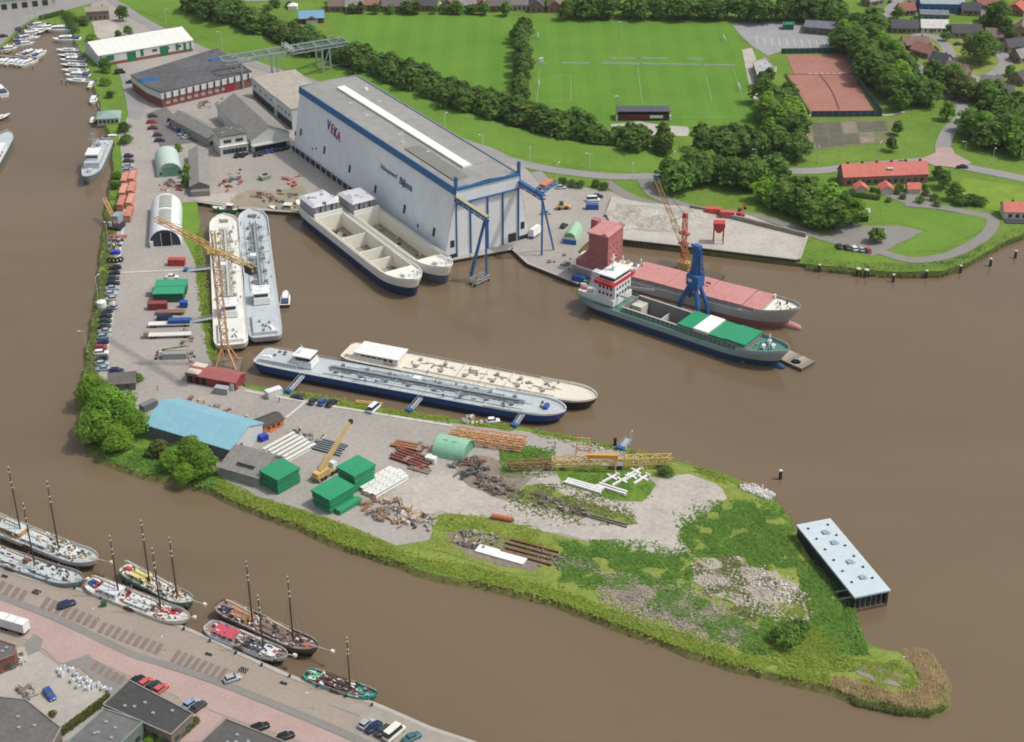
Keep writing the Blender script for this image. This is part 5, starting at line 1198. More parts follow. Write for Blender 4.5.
sailing('colourful two-masted sailing barge with red deck patches at the quay', (90, 586), (190, 625), 6.2, paint((44, 44, 52)), paint((212, 206, 198)), PALED, ((-.2, 19), (.22, 20)), ((-.27, 6, 4, 1.5, (206, 212, 214), (212, 218, 220)), (.02, 8, 3.8, .7, (196, 210, 206), (206, 216, 212))), 1.9, 2.5, None,
        ((-.1, -.1, 2.6, 2.4, .4, (196, 50, 48)), (-.12, .24, 2.6, 1.2, .4, (196, 50, 48)), (.12, .1, 1.8, 1.4, .7, (176, 44, 52)), (.28, .15, 4.5, 1.6, .35, (200, 56, 50)), (.38, -.15, 2.2, 2, .35, (190, 48, 50)), (.33, .35, 4, .7, .5, (62, 58, 130)), (-.46, 0, 2, 2.2, 1.2, (36, 84, 150)), (-.42, .0, 1.2, 2.4, .9, (180, 60, 80))), seed=3)
sailing('white-decked sailing ship with teal bow and yellow roof, outer berth', (124, 571), (194, 608), 5.4, paint((70, 60, 56)), paint((92, 142, 130)), PALED, ((-.12, 20), (.27, 19)), ((-.24, 5.5, 3.2, 1.2, (216, 206, 150), (222, 206, 120)), (.12, 5, 3, .6, (214, 214, 206), (218, 218, 212))), 1.9, 5, (206, 196, 180), ((-.44, 0, 2, 2, 1.0, (190, 80, 70)), (.42, 0, 2.4, 2.4, .3, (120, 164, 150))), seed=4)
sailing('small pale sailing barge with pink cabin roof along the quay', (208, 629), (288, 662), 5.6, paint((54, 58, 62)), paint((206, 206, 202)), GREYW, ((.2, 17), ), ((-.26, 6.5, 3.6, 1.2, (200, 204, 202), (196, 74, 90)), (.3, 5, 3.2, .7, (206, 210, 206), (212, 216, 212))), 1.8, 3, (206, 196, 180), ((-.08, -.1, 1.6, 1.2, .9, (206, 140, 90)), (.34, .05, 1.2, 1.2, 1.0, (190, 80, 80)), (.02, 0, 5, 2.8, .5, (116, 118, 122))), seed=5)
sailing('long brown-decked two-masted sailing ship, outer of the right pair', (219, 609), (318, 655), 6.0, paint((46, 38, 38)), paint((96, 78, 72)), GREYW, ((-.15, 19), (.26, 20)), ((-.26, 5, 3.4, 1.2, (206, 150, 96), (176, 130, 100)), (.05, 9, 3.6, .6, (128, 106, 100), (134, 112, 106))), 2.1, 5.5, (206, 190, 160), ((-.42, -.1, 3, 2, .9, (60, 66, 110)), (-.36, .2, 2, 1.4, .8, (206, 120, 70)), (.4, 0, 1.6, 1.6, .9, (190, 90, 80))), seed=6)
sailing('low teal and brown sailing barge at the quay end', (306, 676), (378, 700), 4.8, paint((30, 120, 108)), paint((40, 150, 132)), M('teal_deck', (66, 138, 132), .7, .1, .4), ((.12, 16), ), ((-.08, 8.5, 3.2, .7, (76, 60, 58), (80, 64, 62)), ), 1.5, 0, (120, 86, 70), ((.3, 0, 2.6, 1.4, .5, (60, 190, 170)), (-.38, 0, 3, 2.6, .8, (90, 190, 150)), (-.43, .1, 1.6, 1, 1.2, (190, 200, 196))), seed=7)

# ---- grey patrol ship and the craft near it
t, L = ship_at('patrol_ship', 'grey former naval ship moored below the marina', 'ship', (105, 141), (86.5, 182), 2.5); X = L / 2; B = 8.2; GN = paint((184, 190, 194)); GN2 = paint((140, 150, 158))
l0 = level(-.5, -X + 2, X - 4, B * .85, 17, 1.5, 6, 2, .6); l2 = level(3.0, -X, X, B, 16, 1.8, 5, 2.4, .75, 2.0, sheer_s=0)
m = MB(); skin(m, l0, l2); m.build('hull', GN2, t, True); m = MB(); lid(m, l2); dk = m.build('deck', GN, t); rail(t, l2, 1, 2.4, WHITE)
m = MB(); m.box(0, 0, 3, 20, 6.2, 2.6); s1 = m.build('superstructure', GN, t); m = MB(); m.box(3, 0, 5.6, 8, 5.2, 2.4); b1 = m.build('bridge', WHITE, s1)
m = MB(); m.box(7.05, 0, 6.6, .12, 4.8, .9); m.build('bridge_glazing', GLASS, b1) if False else m.build('bridge_window', GLASS, s1)
m = MB(); m.box(3, 0, 8.0, 8.6, 5.6, .25); m.build('bridge_roof', WHITE, s1)
m = MB(); m.truss((-1, 0, 6), (-1, 0, 15), 1, 1, 1.5, .15); m.bar((-1, -2.4, 12), (-1, 2.4, 12), .2); m.build('lattice_mast', GN, t)
m = MB(); m.box(-6, 0, 5.6, 3, 2.4, 2.6, 0, .8, .8); m.build('funnel', GN2, s1); m = MB(); m.cyl(14, 0, 3.4, 1.1, 1.2, 10); m.bar((14, 0, 4.3), (17, 0, 4.7), .3); m.build('gun_mount', GN, dk)
for k in range(8): m = MB(); m.box(-X + 3 + k * 1.4, ((k * 3) % 5 - 2) * 1.1, 3, 1, .8, .8); m.build('deck_box', [GN, WHITE, GN2][k % 3], dk)
# ================================================================== CRANES
YEL = M('crane_yellow', (202, 168, 92), .6, .12, .4, rgb2=(212, 180, 108)); ORG = M('crane_orange', (210, 152, 96), .7, .12, .4, rgb2=(220, 168, 116))
CBL = M('crane_blue', (28, 90, 156), .5, .1, .3, rgb2=(38, 104, 168)); CRED = M('crane_red', (190, 62, 54), .6, .1, .4)
b0 = G(227, 366, 1.0)
t = thing('tower_crane', 'tall orange lattice tower crane with long jib at the inner basin corner', 'crane', (b0.x, b0.y, 0), 0)
ZT = 42.0
m = MB(); m.truss((0, 0, 5), (0, 0, ZT), 2.0, 2.0, 2.6, .27); m.build('lattice_tower', ORG, t)
for sx in (-1, 1):
    for sy in (-1, 1): m = MB(); m.bar((sx * 3.4, sy * 3.4, 1.6), (sx * 1.1, sy * 1.1, 8), .45); m.build('tower_leg', ORG, t)
m = MB(); m.box(0, 0, .9, 9.5, 9.5, .9); bs = m.build('base_platform', M('base_timber', (120, 108, 92), .9, .2, .5), t)
for sx in (-1, 1):
    for sy in (-1, 1): m = MB(); m.cyl(sx * 4, sy * 4, -3, .4, 3.9, 8); m.build('pile', DARK, bs)
pa = G(246, 273, ZT + 1.6); pb = G(147, 222, ZT + 1.6); jd = (pb - pa); ja = math.atan2(jd.y, jd.x); c_, s_ = math.cos(ja), math.sin(ja)
lc = (pa - b0).length if False else math.hypot(pa.x - b0.x, pa.y - b0.y); lj = math.hypot(pb.x - b0.x, pb.y - b0.y)
def jp(d, z, o=0): return (c_ * d - s_ * o, s_ * d + c_ * o, z)
m = MB(); m.box(0, 0, ZT, 3, 3, 1.0, ja); m.build('slewing_ring', YEL, t)
m = MB(); m.truss(jp(1.5, ZT + 1.8), jp(lj, ZT + 1.8), 1.3, 1.3, 2.2, .2); m.build('jib', ORG, t)
m = MB(); m.truss(jp(-1.5, ZT + 1.8), jp(-lc, ZT + 1.8), 1.6, 1.2, 2.0, .24); cj = m.build('counter_jib', YEL, t)
for k in range(3): m = MB(); p = jp(-lc + 1 + k * 1.2, ZT - .2); m.box(p[0], p[1], p[2], 1.0, 2.6, 2.6, ja); m.build('counterweight', M('counterweight', (86, 80, 74), .9), cj)
m = MB(); m.box(jp(1.5, 0, 1.8)[0], jp(1.5, 0, 1.8)[1], ZT + .4, 2.0, 1.6, 2.0, ja); m.build('cab', YEL, t)
m = MB(); m.truss(jp(0, ZT + 1), jp(0, ZT + 8), 1.2, 1.2, 1.6, .2); m.build('mast_head', YEL, t)
m = MB()
for d in (lj * .4, lj * .8, -lc * .85): m.bar(jp(0, ZT + 8), jp(d, ZT + 2.6), .12)
m.build('tie_bars', YEL, t)

p, q, L, rz = PONT; pc = p.lerp(q, .36)
b0 = G(693, 312, 1.2)
t = thing('harbour_crane', 'blue four-legged harbour crane standing between the two coasters', 'crane', (b0.x, b0.y, 1.2), rz); t.scale = (.88, .88, .88)
for sx in (-1, 1):
    for sy in (-1, 1):
        m = MB(); m.bar((sx * 5.5, sy * 2.9, 0), (sx * 4.4, sy * 2.6, 4.6), 1.6, n=6); m.bar((sx * 4.4, sy * 2.6, 4.6), (sx * 1.5, sy * 1.2, 12.2), 1.9, n=6); m.build('leg', CBL, t)
        m = MB(); m.box(sx * 5.5, sy * 2.9, 0, 1.8, 1.2, .6); m.build('foot', CBL, t)
m = MB(); m.cyl(0, 0, 11.4, 2.2, 1.2, 12); m.build('slewing_ring', CBL, t)
m = MB(); m.box(.6, -.6, 12.6, 6.0, 4.2, 4.6); hs = m.build('machinery_house', CBL, t)
m = MB(); m.box(-.5, -2.75, 14.4, 1.8, .2, 1.2); m.build('cab_window', WHITE, hs)
m = MB(); m.box(0, 0, 17.2, 3.0, 2.6, 11.0, 0, .5, .55); m.build('mast', CBL, t)
m = MB(); m.box(0, 0, 28.0, 3.4, 2.2, 1.5); m.bar((0, 0, 28.6), (-2.6, -.6, 29.2), .8); m.build('mast_head', CBL, t)
m = MB(); m.truss((2.8, .8, 17), (1.2, .4, 27.6), 1, 1, 1.8, .22); m.build('folded_jib', CBL, t)
m = MB(); m.bar((-1.6, -1.4, 17), (-1.0, -1, 28), .14); m.build('ladder', CBL, t)

b0 = G(689, 271, .8)
t = thing('crane_barge', 'yellow lattice boom crane with red mast on a barge behind the pink hatches', 'crane', (b0.x, b0.y, 0), R(-30))
m = MB(); m.box(0, 0, -.6, 26, 7, 1.6); m.build('barge_hull', paint((96, 84, 76)), t)
m = MB(); m.box(-2, 0, 1, 4.5, 3.6, 3.2); m.build('machinery_house', YEL, t)
tip = G(656.5, 180, 38); tip = Matrix.Rotation(R(30), 3, 'Z') @ Vector((tip.x - b0.x, tip.y - b0.y, 38)); st_ = Vector((1.5, 0, 2.0)); mid_ = st_.lerp(tip, .55)
for a, b_, w in ((st_, mid_, 1.9), (mid_, tip, 1.5)):
    m = MB(); m.truss(a, b_, w, w, 2.2, .26); m.build('boom_section', YEL, t)
m = MB(); m.bar(tip, tip + (tip - st_) * .05, 1.2); m.build('boom_head', CBL, t)
m = MB(); m.truss((-2.5, 0, 3), (-3.2, .8, 22), 1.4, 1.4, 2.0, .22); m.build('red_mast', CRED, t)
for z in (11, 15): m = MB(); m.box(-2.9, .4, z, 4.0, 2.0, .5); m.build('mast_platform', CRED, t)
m = MB(); m.box(-3.2, .8, 21.5, 1.6, 1.4, 1.6); m.build('mast_cap', CRED, t)
m = MB(); m.bar((-3.2, .8, 22.5), tip, .14); m.bar((-3, .6, 22.5), mid_, .14); m.build('hoist_cable', BLACK, t)

# ================================================================== YARD GOODS
def boxrow(name, label, cat, px, py, parts, rz=0.0, group=None, z=LZ, mat=None):
    t = thing(name, label, cat, G(px, py, z), rz, group); return t
def container(label, px, py, L, W, H, rz, rgb, group=None, doors=True, rows=1, z=LZ, name='container'):
    t = thing(name, label, 'container', G(px, py, z), rz, group)
    m = MB(); n = int(L / .5); pr = []
    for s in (-1, 1):                                # corrugated long sides
        r0, r1 = [], []
        for i in range(n * 2 + 1):
            x = -L / 2 + i * L / (2 * n); y = s * (W / 2 - (.0 if (i // 2) % 2 else .07)); r0.append((x, y, .12)); r1.append((x, y, H))
        m.ring([r0, r1])
    m.box(0, 0, .1, L - .02, W - .18, H - .12); b = m.build('shell', paint(rgb, .6, .12), t)
    m = MB(); m.box(0, 0, H, L, W, .1); m.build('roof', paint(tuple(min(255, c + 10) for c in rgb), .65, .15), t)
    m = MB()
    for sx in (-1, 1):
        for sy in (-1, 1): m.box(sx * (L / 2 - .08), sy * (W / 2 - .08), 0, .16, .16, H)
    m.build('corner_posts', paint(tuple(int(c * .8) for c in rgb)), t)
    for s in (-1, 1):
        m = MB(); m.box(L / 2 + .02, s * W / 4, .15, .06, W / 2 - .1, H - .3); m.build('door', paint(rgb, .6, .12), t)
    return t
container('red box container on the quay edge below the white arched hall', 177, 265, 6.1, 2.6, 2.6, R(-2), (176, 56, 54))
container('dark red container in front of the green-roofed pair', 158, 309, 6.6, 2.6, 2.6, R(2), (140, 50, 54))
container('small blue container beside the green-roofed pair', 184, 307, 2.6, 2.2, 2.2, R(2), (36, 76, 160))
t = thing('green_roofed_store', 'pair of green-roofed storage units on the quay', 'store', G(171, 296), R(3))
for y, l in ((-2.6, 11), (3.4, 11.4)):
    m = MB(); m.box(0, y, 0, l - .6, 5.0, 3.4); m.build('shell', paint((24, 92, 70)), t)
    m = MB(); m.box(0, y, 3.4, l, 5.7, .3, 0, 1, 1); m.build('roof', paint((32, 156, 112)), t)
m = MB(); m.box(-6.8, 1.5, 0, 2.6, 4.0, 2.0); m.build('side_crates', paint((150, 146, 138)), t)
ORC = [(200, 132, 108), (208, 146, 122), (192, 122, 100), (204, 138, 116)]
for i, (x, y, l) in enumerate(((125.5, 182, 'top of the left column'), (124, 194, 'second of the left column'), (122, 206, 'third of the left column'), (133, 180, 'top of the right column'), (132, 192, 'second of the right column'), (131, 204, 'third of the right column'), (129.5, 217, 'lowest of the right column'))):
    t = thing('pontoon_section', 'orange steel pontoon section, %s on the west bank' % l, 'pontoon', G(x, y), R(94), 'orange pontoon sections on the west bank')
    m = MB(); m.box(0, 0, .3, 10.8, 2.5, 2.3); m.build('shell', paint(ORC[i % 4], .8, .15), t)
    for k in (-1, 1): m = MB(); m.box(k * 5.3, 0, 2.6, .3, 2.5, .25); m.build('end_rib', RUST, t)
    for k in (-1, 1): m = MB(); m.box(k * 3.2, 0, 0, .5, 2.3, .3); m.build('support_beam', BLACK, t)
t = thing('bank_crane', 'small crane with dark base and orange lattice boom on the west bank', 'crane', G(117, 228), R(80))
m = MB(); m.box(0, 0, 0, 5.5, 5, 1.4); m.build('base', BLACK, t); m = MB(); m.box(3, .8, 1.4, 5, 3, 3.2, 0, .9, .8); m.build('house', paint((150, 156, 164)), t)
e_ = Matrix.Rotation(-R(80), 3, 'Z') @ (G(104, 198.5, LZ + 7) - G(117, 228)); m = MB(); m.truss((0, 0, 2), e_, 1.2, 1.0, 1.6, .18); m.build('lattice_boom', ORG, t); m = MB(); m.cyl(-1.5, 2, 1.4, .8, 1.6, 8); m.build('winch_drum', STEEL, t)
t = thing('red_pallet', 'long low red platform beside the crane house', 'platform', G(118, 237), R(2)); m = MB(); m.box(0, 0, 0, 7, 2, .5); m.build('deck', paint((176, 90, 88)), t); m = MB(); m.box(-2, 0, .5, .3, 1.8, .6); m.build('stop', paint((150, 70, 70)), t)
random.seed(31)
for i in range(26):
    x, y = 110 + random.uniform(0, 13) - (i // 9) * 1.2, 241 + (i // 9) * 5 + random.uniform(-1.5, 1.5)
    t = thing('scrap_piece', 'piece of machine scrap in the heap between red platform and parked cars', 'scrap', G(x, y), random.uniform(0, 3), 'machine scrap on the west bank')
    m = MB(); m.box(0, 0, 0, random.uniform(.8, 1.9), random.uniform(.6, 1.3), random.uniform(.4, 1.0), 0, .8, .7); m.build('block', [STEEL, BLACK, WHITE, paint((96, 100, 108)), RUST][i % 5], t)
    m = MB(); m.bar((-.7, 0, .5), (.8, .3, 1.1), .18); m.build('rod', [BLACK, STEEL][i % 2], t)
for i, x in enumerate((114, 118)):
    container('bright blue tarpaulined bin, %s of two on the west bank' % ('left' if i == 0 else 'right'), x, 254, 1.8, 1.6, 1.2, 0, (40, 60, 196), name='tarp_bin')
for i, (x, y) in enumerate(((110, 263), (114, 263), (118, 263), (121, 262))):
    t = thing('tyre_hoop', 'large upright tyre ring, %s of four on the west bank' % ordn(i), 'tyre', G(x, y), R(80), 'upright tyre rings'); n = 12; rows = []
    for a in range(n + 1):
        an = 2 * math.pi * a / n; rows.append([(d, math.cos(an) * r, 1.15 + math.sin(an) * r) for d, r in ((-.3, .65), (-.3, 1.1), (.3, 1.1), (.3, .65), (-.3, .65))])
    m = MB(); m.ring(rows); m.build('ring', DARK, t)
t = thing('storage_tank', 'white round storage tank among the quay cars', 'tank', G(102, 307), 0); m = MB(); m.cyl(0, 0, 0, 1.7, 2.2, 14); m.build('shell', WHITE, t); m = MB(); m.cyl(0, 0, 2.2, 1.7, .5, 14, .3); m.build('domed_top', WHITE, t)
# long trailers on the quay
def trailer(label, px, py, L, rz, rgb, load=None, wheels=True):
    t = thing('trailer', label, 'trailer', G(px, py), rz)
    m = MB(); m.box(0, 0, .9, L, 2.5, .35); m.build('bed', paint(rgb), t)
    if load: m = MB(); m.box(load[0], 0, 1.25, load[1], 2.3, load[2]); m.build('load', paint(load[3]), t)
    for x in (-L / 2 + 1.2, -L / 2 + 2.4, L / 2 - 2):
        for s in (-1, 1): m = MB(); m.bar((x, s * 1.0, .5), (x, s * 1.3, .5), 1.0, n=10); m.build('wheel', DARK, t)
    return t
trailer('long white trailer with a blue load on the quay', 170, 326, 14.5, R(4), (220, 220, 216), (3.4, 7.5, 1.4, (36, 86, 160)))
trailer('empty white flat trailer below the blue-loaded one', 170, 337, 14.5, R(4), (214, 212, 204), (-7.8, 1.6, 1.2, (150, 140, 126)))
trailer('short rusty flat trailer behind the dark blue van', 171, 314, 10, R(2), (140, 104, 84))
t = thing('scaffold_pallets', 'rack of steel parts and pallets at the quay bend', 'rack', G(171, 355), R(4))
m = MB(); m.box(1.5, -2.2, 0, 8, 2.4, 2.2); m.build('steel_box', paint((150, 150, 146)), t); m = MB(); m.box(.5, 2, 0, 9, 2.2, 1.4); m.build('pallet_row', paint((176, 168, 150)), t)
for k in range(7): m = MB(); m.box(-4.6 + (k % 3) * 1.1, -2.6 + k * .8, 0, .9, .9, .6 + .5 * (k % 3)); m.build('crate', [BLACK, STEEL, RUST, paint((150, 60, 54)), WHITE][k % 5], t)
for k in range(5): m = MB(); m.bar((-3 + k, 1 + k * .3, 1.6), (2 + k, 2.5 + k * .1, 1.7), .3); m.build('steel_bar', [RUST, STEEL, paint((150, 60, 54))][k % 3], t)
m = None
# gangways
def gangway(label, a, b, za, zb, w=1.6):
    p, q = G(*a, za), G(*b, zb); t = thing('gangway', label, 'gangway', (p.x, p.y, za), math.atan2(q.y - p.y, q.x - p.x))
    d = math.hypot(q.x - p.x, q.y - p.y); h = zb - za
    m = MB(); m.bar((0, 0, 0), (d, 0, h), w, .2); m.build('walkway', paint((168, 178, 184)), t)
    for s in (-1, 1):
        m = MB(); m.bar((0, s * w / 2, 1.1), (d, s * w / 2, h + 1.1), .12)
        for k in range(7): m.bar((d * k / 6, s * w / 2, h * k / 6), (d * k / 6, s * w / 2, h * k / 6 + 1.1), .09)
        m.build('handrail', paint((150, 160, 168)), t)
    m = MB(); m.box(-.4, 0, -.3, 1.4, w + .5, 1.3); m.build('landing_block', CBL, t)
gangway('grey gangway to the stern of the blue tank barge', (289, 392), (303, 376), LZ, 3.8); gangway('grey gangway to the middle of the blue tank barge', (410, 411), (421, 398), LZ, 3.8)
gangway('grey gangway to the bow of the blue tank barge', (515, 426), (523, 414), LZ, 3.6); gangway('upper gangway to the cream barge in the inner basin', (187, 271), (212, 268), LZ, 3.2); gangway('lower gangway to the cream barge in the inner basin', (191, 322), (213, 318), LZ, 3.2)
gangway('detached gangway leaning on the north bank of the peninsula', (621, 449), (629, 439), LZ, 2.6, 2.2)

# hatch covers piled on the yard
def cover_stack(where, px, py, rz, n, L, W, rgb, group, h=.75):
    for i in range(n):
        t = thing('hatch_cover', '%s hatch cover, %s from the top of %s' % ('green' if rgb[1] > 120 and rgb[0] < 100 else 'white', ordn(n - 1 - i), where), 'hatch cover', G(px, py) + Vector((0, 0, i * (h + .14))), rz + random.uniform(-.02, .02), group)
        k = 1 + (.05 if i == n - 1 else random.uniform(-.05, .02))
        m = MB(); m.box(0, 0, .3, L * k, W * k, h - .22); m.build('panel', paint(rgb, .5, .1), t)
        m = MB()
        for s in (-1, 1): m.box(s * L * .3, 0, 0, .3, W * .9, .3)
        m.build('bearers', paint(tuple(int(c * .7) for c in rgb)), t)
random.seed(5)
cover_stack('the single green stack beside the grey shed', 281, 484, R(48), 6, 8.4, 7.6, (24, 146, 100), 'green hatch covers beside the grey shed')
cover_stack('the upper stack of the green pair', 357, 483, R(48), 7, 8.2, 7.4, (24, 150, 102), 'green hatch covers, upper stack')
cover_stack('the lower stack of the green pair', 334, 503, R(48), 6, 9.4, 7.6, (24, 150, 102), 'green hatch covers, lower stack')
for i in range(2):
    t = thing('hatch_cover', 'green hatch cover, %s on the step beside the green pair' % ('lower' if i == 0 else 'upper'), 'hatch cover', G(349, 508) + Vector((0, 0, i * .85)), R(48), 'green covers on the step')
    m = MB(); m.box(0, 0, .12, 8.6, 2.0, .63); m.build('panel', paint((40, 150, 104)), t); m = MB(); m.box(2, 0, 0, .3, 1.6, .12); m.build('bearers', BLACK, t)
def beams(where, px, py, rz, n, L, w, h, sp, rgb, cat='beam', name='steel_beam', holes=False):
    for i in range(n):
        o = Vector((-math.sin(rz), math.cos(rz), 0)) * (i - (n - 1) / 2) * sp
        t = thing(name, '%s of %s' % (ordn(i) + ' beam from the water side' if n > 1 else 'long beam', where), cat, G(px, py) + o, rz + random.uniform(-.015, .015), where)
        l = L * random.uniform(.9, 1.05)
        m = MB(); m.box(0, 0, .15, l, w, .12); m.box(0, 0, .27, l, w * .25, h - .24); m.box(0, 0, h, l, w, .12); m.build('flanges', paint(rgb, .6, .15), t)
        m = MB(); m.box(-l * .3, 0, 0, .25, w * 1.4, .15); m.box(l * .3, 0, 0, .25, w * 1.4, .15); m.build('timber_bearers', paint((110, 92, 74)), t)
        if holes:
            for k in range(4): m = MB(); m.box(-l * .3 + k * l * .2, 0, h + .12, .35, .35, .03); m.build('lug_hole', BLACK, t)
beams('the white frames beside the green pair of stacks', 383, 484, R(48), 5, 14.5, 1.5, 1.3, 1.62, (218, 218, 212), 'frame', 'white_girder', True)
beams('the white steel frames near the orange cabin', 290, 449, R(50), 6, 12.5, 1.2, 1.1, 1.9, (214, 214, 206), 'frame', 'white_girder')
beams('the grey steel sections beside the yellow mobile crane', 330, 448, R(-24), 6, 10, .5, .6, 1.1, (124, 132, 138))
beams('the rusty girders left of the mint shed', 412, 460, R(-32), 5, 13, .8, .8, 1.3, (128, 74, 64))
beams('the brown girders above the mint shed', 408, 447, R(-20), 3, 10, .9, .8, 1.3, (164, 112, 70))
beams('the white beams on the grass below the lattice boom', 584, 487, R(-28), 3, 12, .8, .7, 1.0, (220, 220, 214)); beams('the white beams nearer the gravel turn', 612, 490, R(-30), 2, 10, .7, .7, 1.2, (220, 220, 214))
beams('the rust beams beside the white sheet', 530, 553, R(-24), 4, 15, .5, .6, 2.0, (126, 78, 64)); beams('the grey rails along the olive weed strip', 592, 517, R(-26), 2, 22, .4, .4, 1.0, (120, 112, 104))
beams('the rusty plates at the stack yard edge', 470, 463, R(-10), 3, 9, 1, .4, 1.4, (118, 76, 66))
for i, (x, y, r_) in enumerate(((610, 479, 42), (620, 482, 44), (630, 478, 40), (641, 480, 46), (634, 473, 42))):
    t = thing('steel_cross', 'white steel cross frame, %s of the group by the gravel turn' % ordn(i), 'frame', G(x, y), R(r_), 'white cross frames'); m = MB(); m.box(0, 0, .1, 6.5, .6, .5); m.build('long_arm', WHITE, t); m = MB(); m.box(.8, 0, .12, .6, 3.8, .46); m.build('cross_arm', WHITE, t); m = MB(); m.box(3, 0, .1, .4, 1.6, .8); m.build('end_plate', WHITE, t)
t = thing('white_sheet_stack', 'long white sheet stack lying on the grass near the south bank', 'sheets', G(501, 556), R(-25))
for k in range(3): m = MB(); m.box(0, k * .05, k * .22, 14.5, 3.4, .2); m.build('sheet', WHITE if k == 2 else paint((196, 198, 198)), t)
t = thing('rusty_tank', 'orange rusty cylinder tank lying beside the gravel road', 'tank', G(502, 520), R(-18)); m = MB(); m.bar((-3, 0, .8), (3, 0, .8), 1.6, n=12); m.build('shell', paint((190, 104, 70)), t); m = MB(); m.bar((3, 0, .8), (3.3, 0, .8), 1.1, n=10); m.build('end_cap', RUST, t)
# lattice boom sections lying down
def boom(label, a, b, w, h, z, mat, t_=.28, bay=2.2):
    p, q = G(*a, LZ + z), G(*b, LZ + z); t = thing('crane_boom', label, 'crane boom', (p.x, p.y, LZ), 0)
    m = MB(); m.truss((0, 0, z), (q.x - p.x, q.y - p.y, z), w, h, bay, t_); m.build('lattice', mat, t)
    for f in (.1, .5, .9):
        m = MB(); x, y = (q.x - p.x) * f, (q.y - p.y) * f; m.box(x, y, 0, .8, w * 1.2, max(.2, z - h / 2)); m.build('trestle', M('base_timber', (120, 108, 92), .9, .2, .5), t)
    return t
for i, (a, b) in enumerate((((448, 437), (522, 448)), ((450, 433), (524, 443)), ((456, 430), (527, 440)))):
    boom('orange brown lattice section, %s in the long stack behind the mint shed' % ['front', 'middle', 'back'][i], a, b, 1.6, 1.8, 1.4, ORG, .24)
tb = boom('yellow lattice crane boom lying across the peninsula', (552, 462), (672, 459), 2.2, 2.2, 2.6, YEL)
boom('rust-brown lattice section at the left end of the yellow boom', (508, 465), (552, 463), 2.0, 2.0, 2.0, M('brown_lattice', (150, 112, 76), .8, .2, .5))
t = thing('trestle_stand', 'yellow A-frame standing behind the lying lattice boom', 'frame', G(583, 456), R(-5))
for s in (-1, 1):
    m = MB(); m.bar((s * 2.2, 0, 0), (s * 1.8, 0, 6.5), .35); m.bar((s * 2.2, -2.5, 0), (s * 1.8, 0, 6.5), .25); m.build('leg', ORG, t)
for z in (2, 4, 6.3): m = MB(); m.bar((-2, 0, z), (2, 0, z), .25); m.build('rung', ORG, t)
t = thing('gantry_beam', 'short orange gantry under the lattice boom with two yellow legs', 'gantry', G(602, 472), R(-2)); m = MB(); m.box(0, 0, 5, 9, 1.2, 1.2); m.build('beam', paint((214, 150, 60)), t)
for s in (-1, 1): m = MB(); m.bar((s * 3.9, 0, -.1), (s * 3.9, 0, 5), .5); m.build('leg', YEL, t)
t = thing('dark_box', 'small dark box hanging by the lattice boom', 'box', G(618, 469), 0); m = MB(); m.box(0, 0, 0, 2.4, 1.6, 1.6); m.build('case', BLACK, t); m = MB(); m.box(0, 0, 1.6, 2.6, 1.8, .2); m.build('lid', STEEL, t)
# yellow mobile crane
t = thing('mobile_crane', 'yellow mobile crane with raised telescopic boom beside the green stacks', 'crane', G(326, 476), R(52))
m = MB(); m.box(0, 0, .7, 8.5, 2.6, .8); m.build('chassis', paint((170, 150, 110)), t); m = MB(); m.box(-3.4, 0, 1.5, 2.2, 2.6, 1.6, 0, .9, .95); m.build('counterweight', YEL, t); m = MB(); m.box(3.6, .5, 1.5, 1.8, 2.0, 1.5, 0, .85, .9); m.build('cab', WHITE, t)
m = MB(); m.box(-1, 0, 1.5, 3.4, 2.2, 1.4); m.build('superstructure', YEL, t); m = MB(); m.bar((-2.2, 0, 3.0), (6.5, 0, 9.5), 1.1); m.build('boom', YEL, t); m = MB(); m.bar((6.5, 0, 9.5), (11.5, 0, 13.2), .8); m.build('boom_extension', YEL, t); m = MB(); m.box(11.6, 0, 12.6, 1.0, 1.0, 1.2); m.build('boom_head', BLACK, t)
for x in (-3, -1.4, 1.4, 3):
    for s in (-1, 1): m = MB(); m.bar((x, s * 1.0, .65), (x, s * 1.4, .65), 1.3, n=10); m.build('wheel', DARK, t)
for x in (-4, 3.6):
    for s in (-1, 1): m = MB(); m.box(x, s * 2.4, 0, .8, .8, .2); m.bar((x, s * 1.2, .9), (x, s * 2.4, .9), .25); m.bar((x, s * 2.4, .1), (x, s * 2.4, .9), .2); m.build('outrigger', STEEL, t)
# clutter: heaps of single pieces
def heap(where, px, n, sizes, cols, seed, cat='scrap', name='yard_scrap', tall=1.0):
    random.seed(seed); poly = P2(px); x0, x1 = min(p.x for p in poly), max(p.x for p in poly); y0, y1 = min(p.y for p in poly), max(p.y for p in poly); k = 0
    while k < n:
        p = Vector((random.uniform(x0, x1), random.uniform(y0, y1), LZ + .08))
        if not inside(p, poly): continue
        k += 1; t = thing(name, 'loose piece in ' + where, cat, p, random.uniform(0, 3.1), where)
        l, w, h = random.uniform(*sizes), random.uniform(.5, 1.1), random.uniform(.3, 1.0) * tall
        mt = paint(random.choice(cols), .8, .2); r_ = random.random()
        m = MB()
        if r_ < .35: m.bar((-l * .7, 0, .25), (l * .7, 0, .25 + random.uniform(0, .5)), .4, n=6)
        elif r_ < .6: m.truss((-l * .7, 0, .5), (l * .7, 0, .5), .9, .8, .9, .14)
        else: m.box(0, 0, 0, l * .8, w, h, 0, random.uniform(.6, 1), random.uniform(.5, 1))
        m.build('body', mt, t)
        m = MB(); m.box(random.uniform(-.5, .5), .3, h * .2, l * .4, w * .4, h * .9, .5); m.build('fitting', paint(random.choice(cols), .8, .2), t)
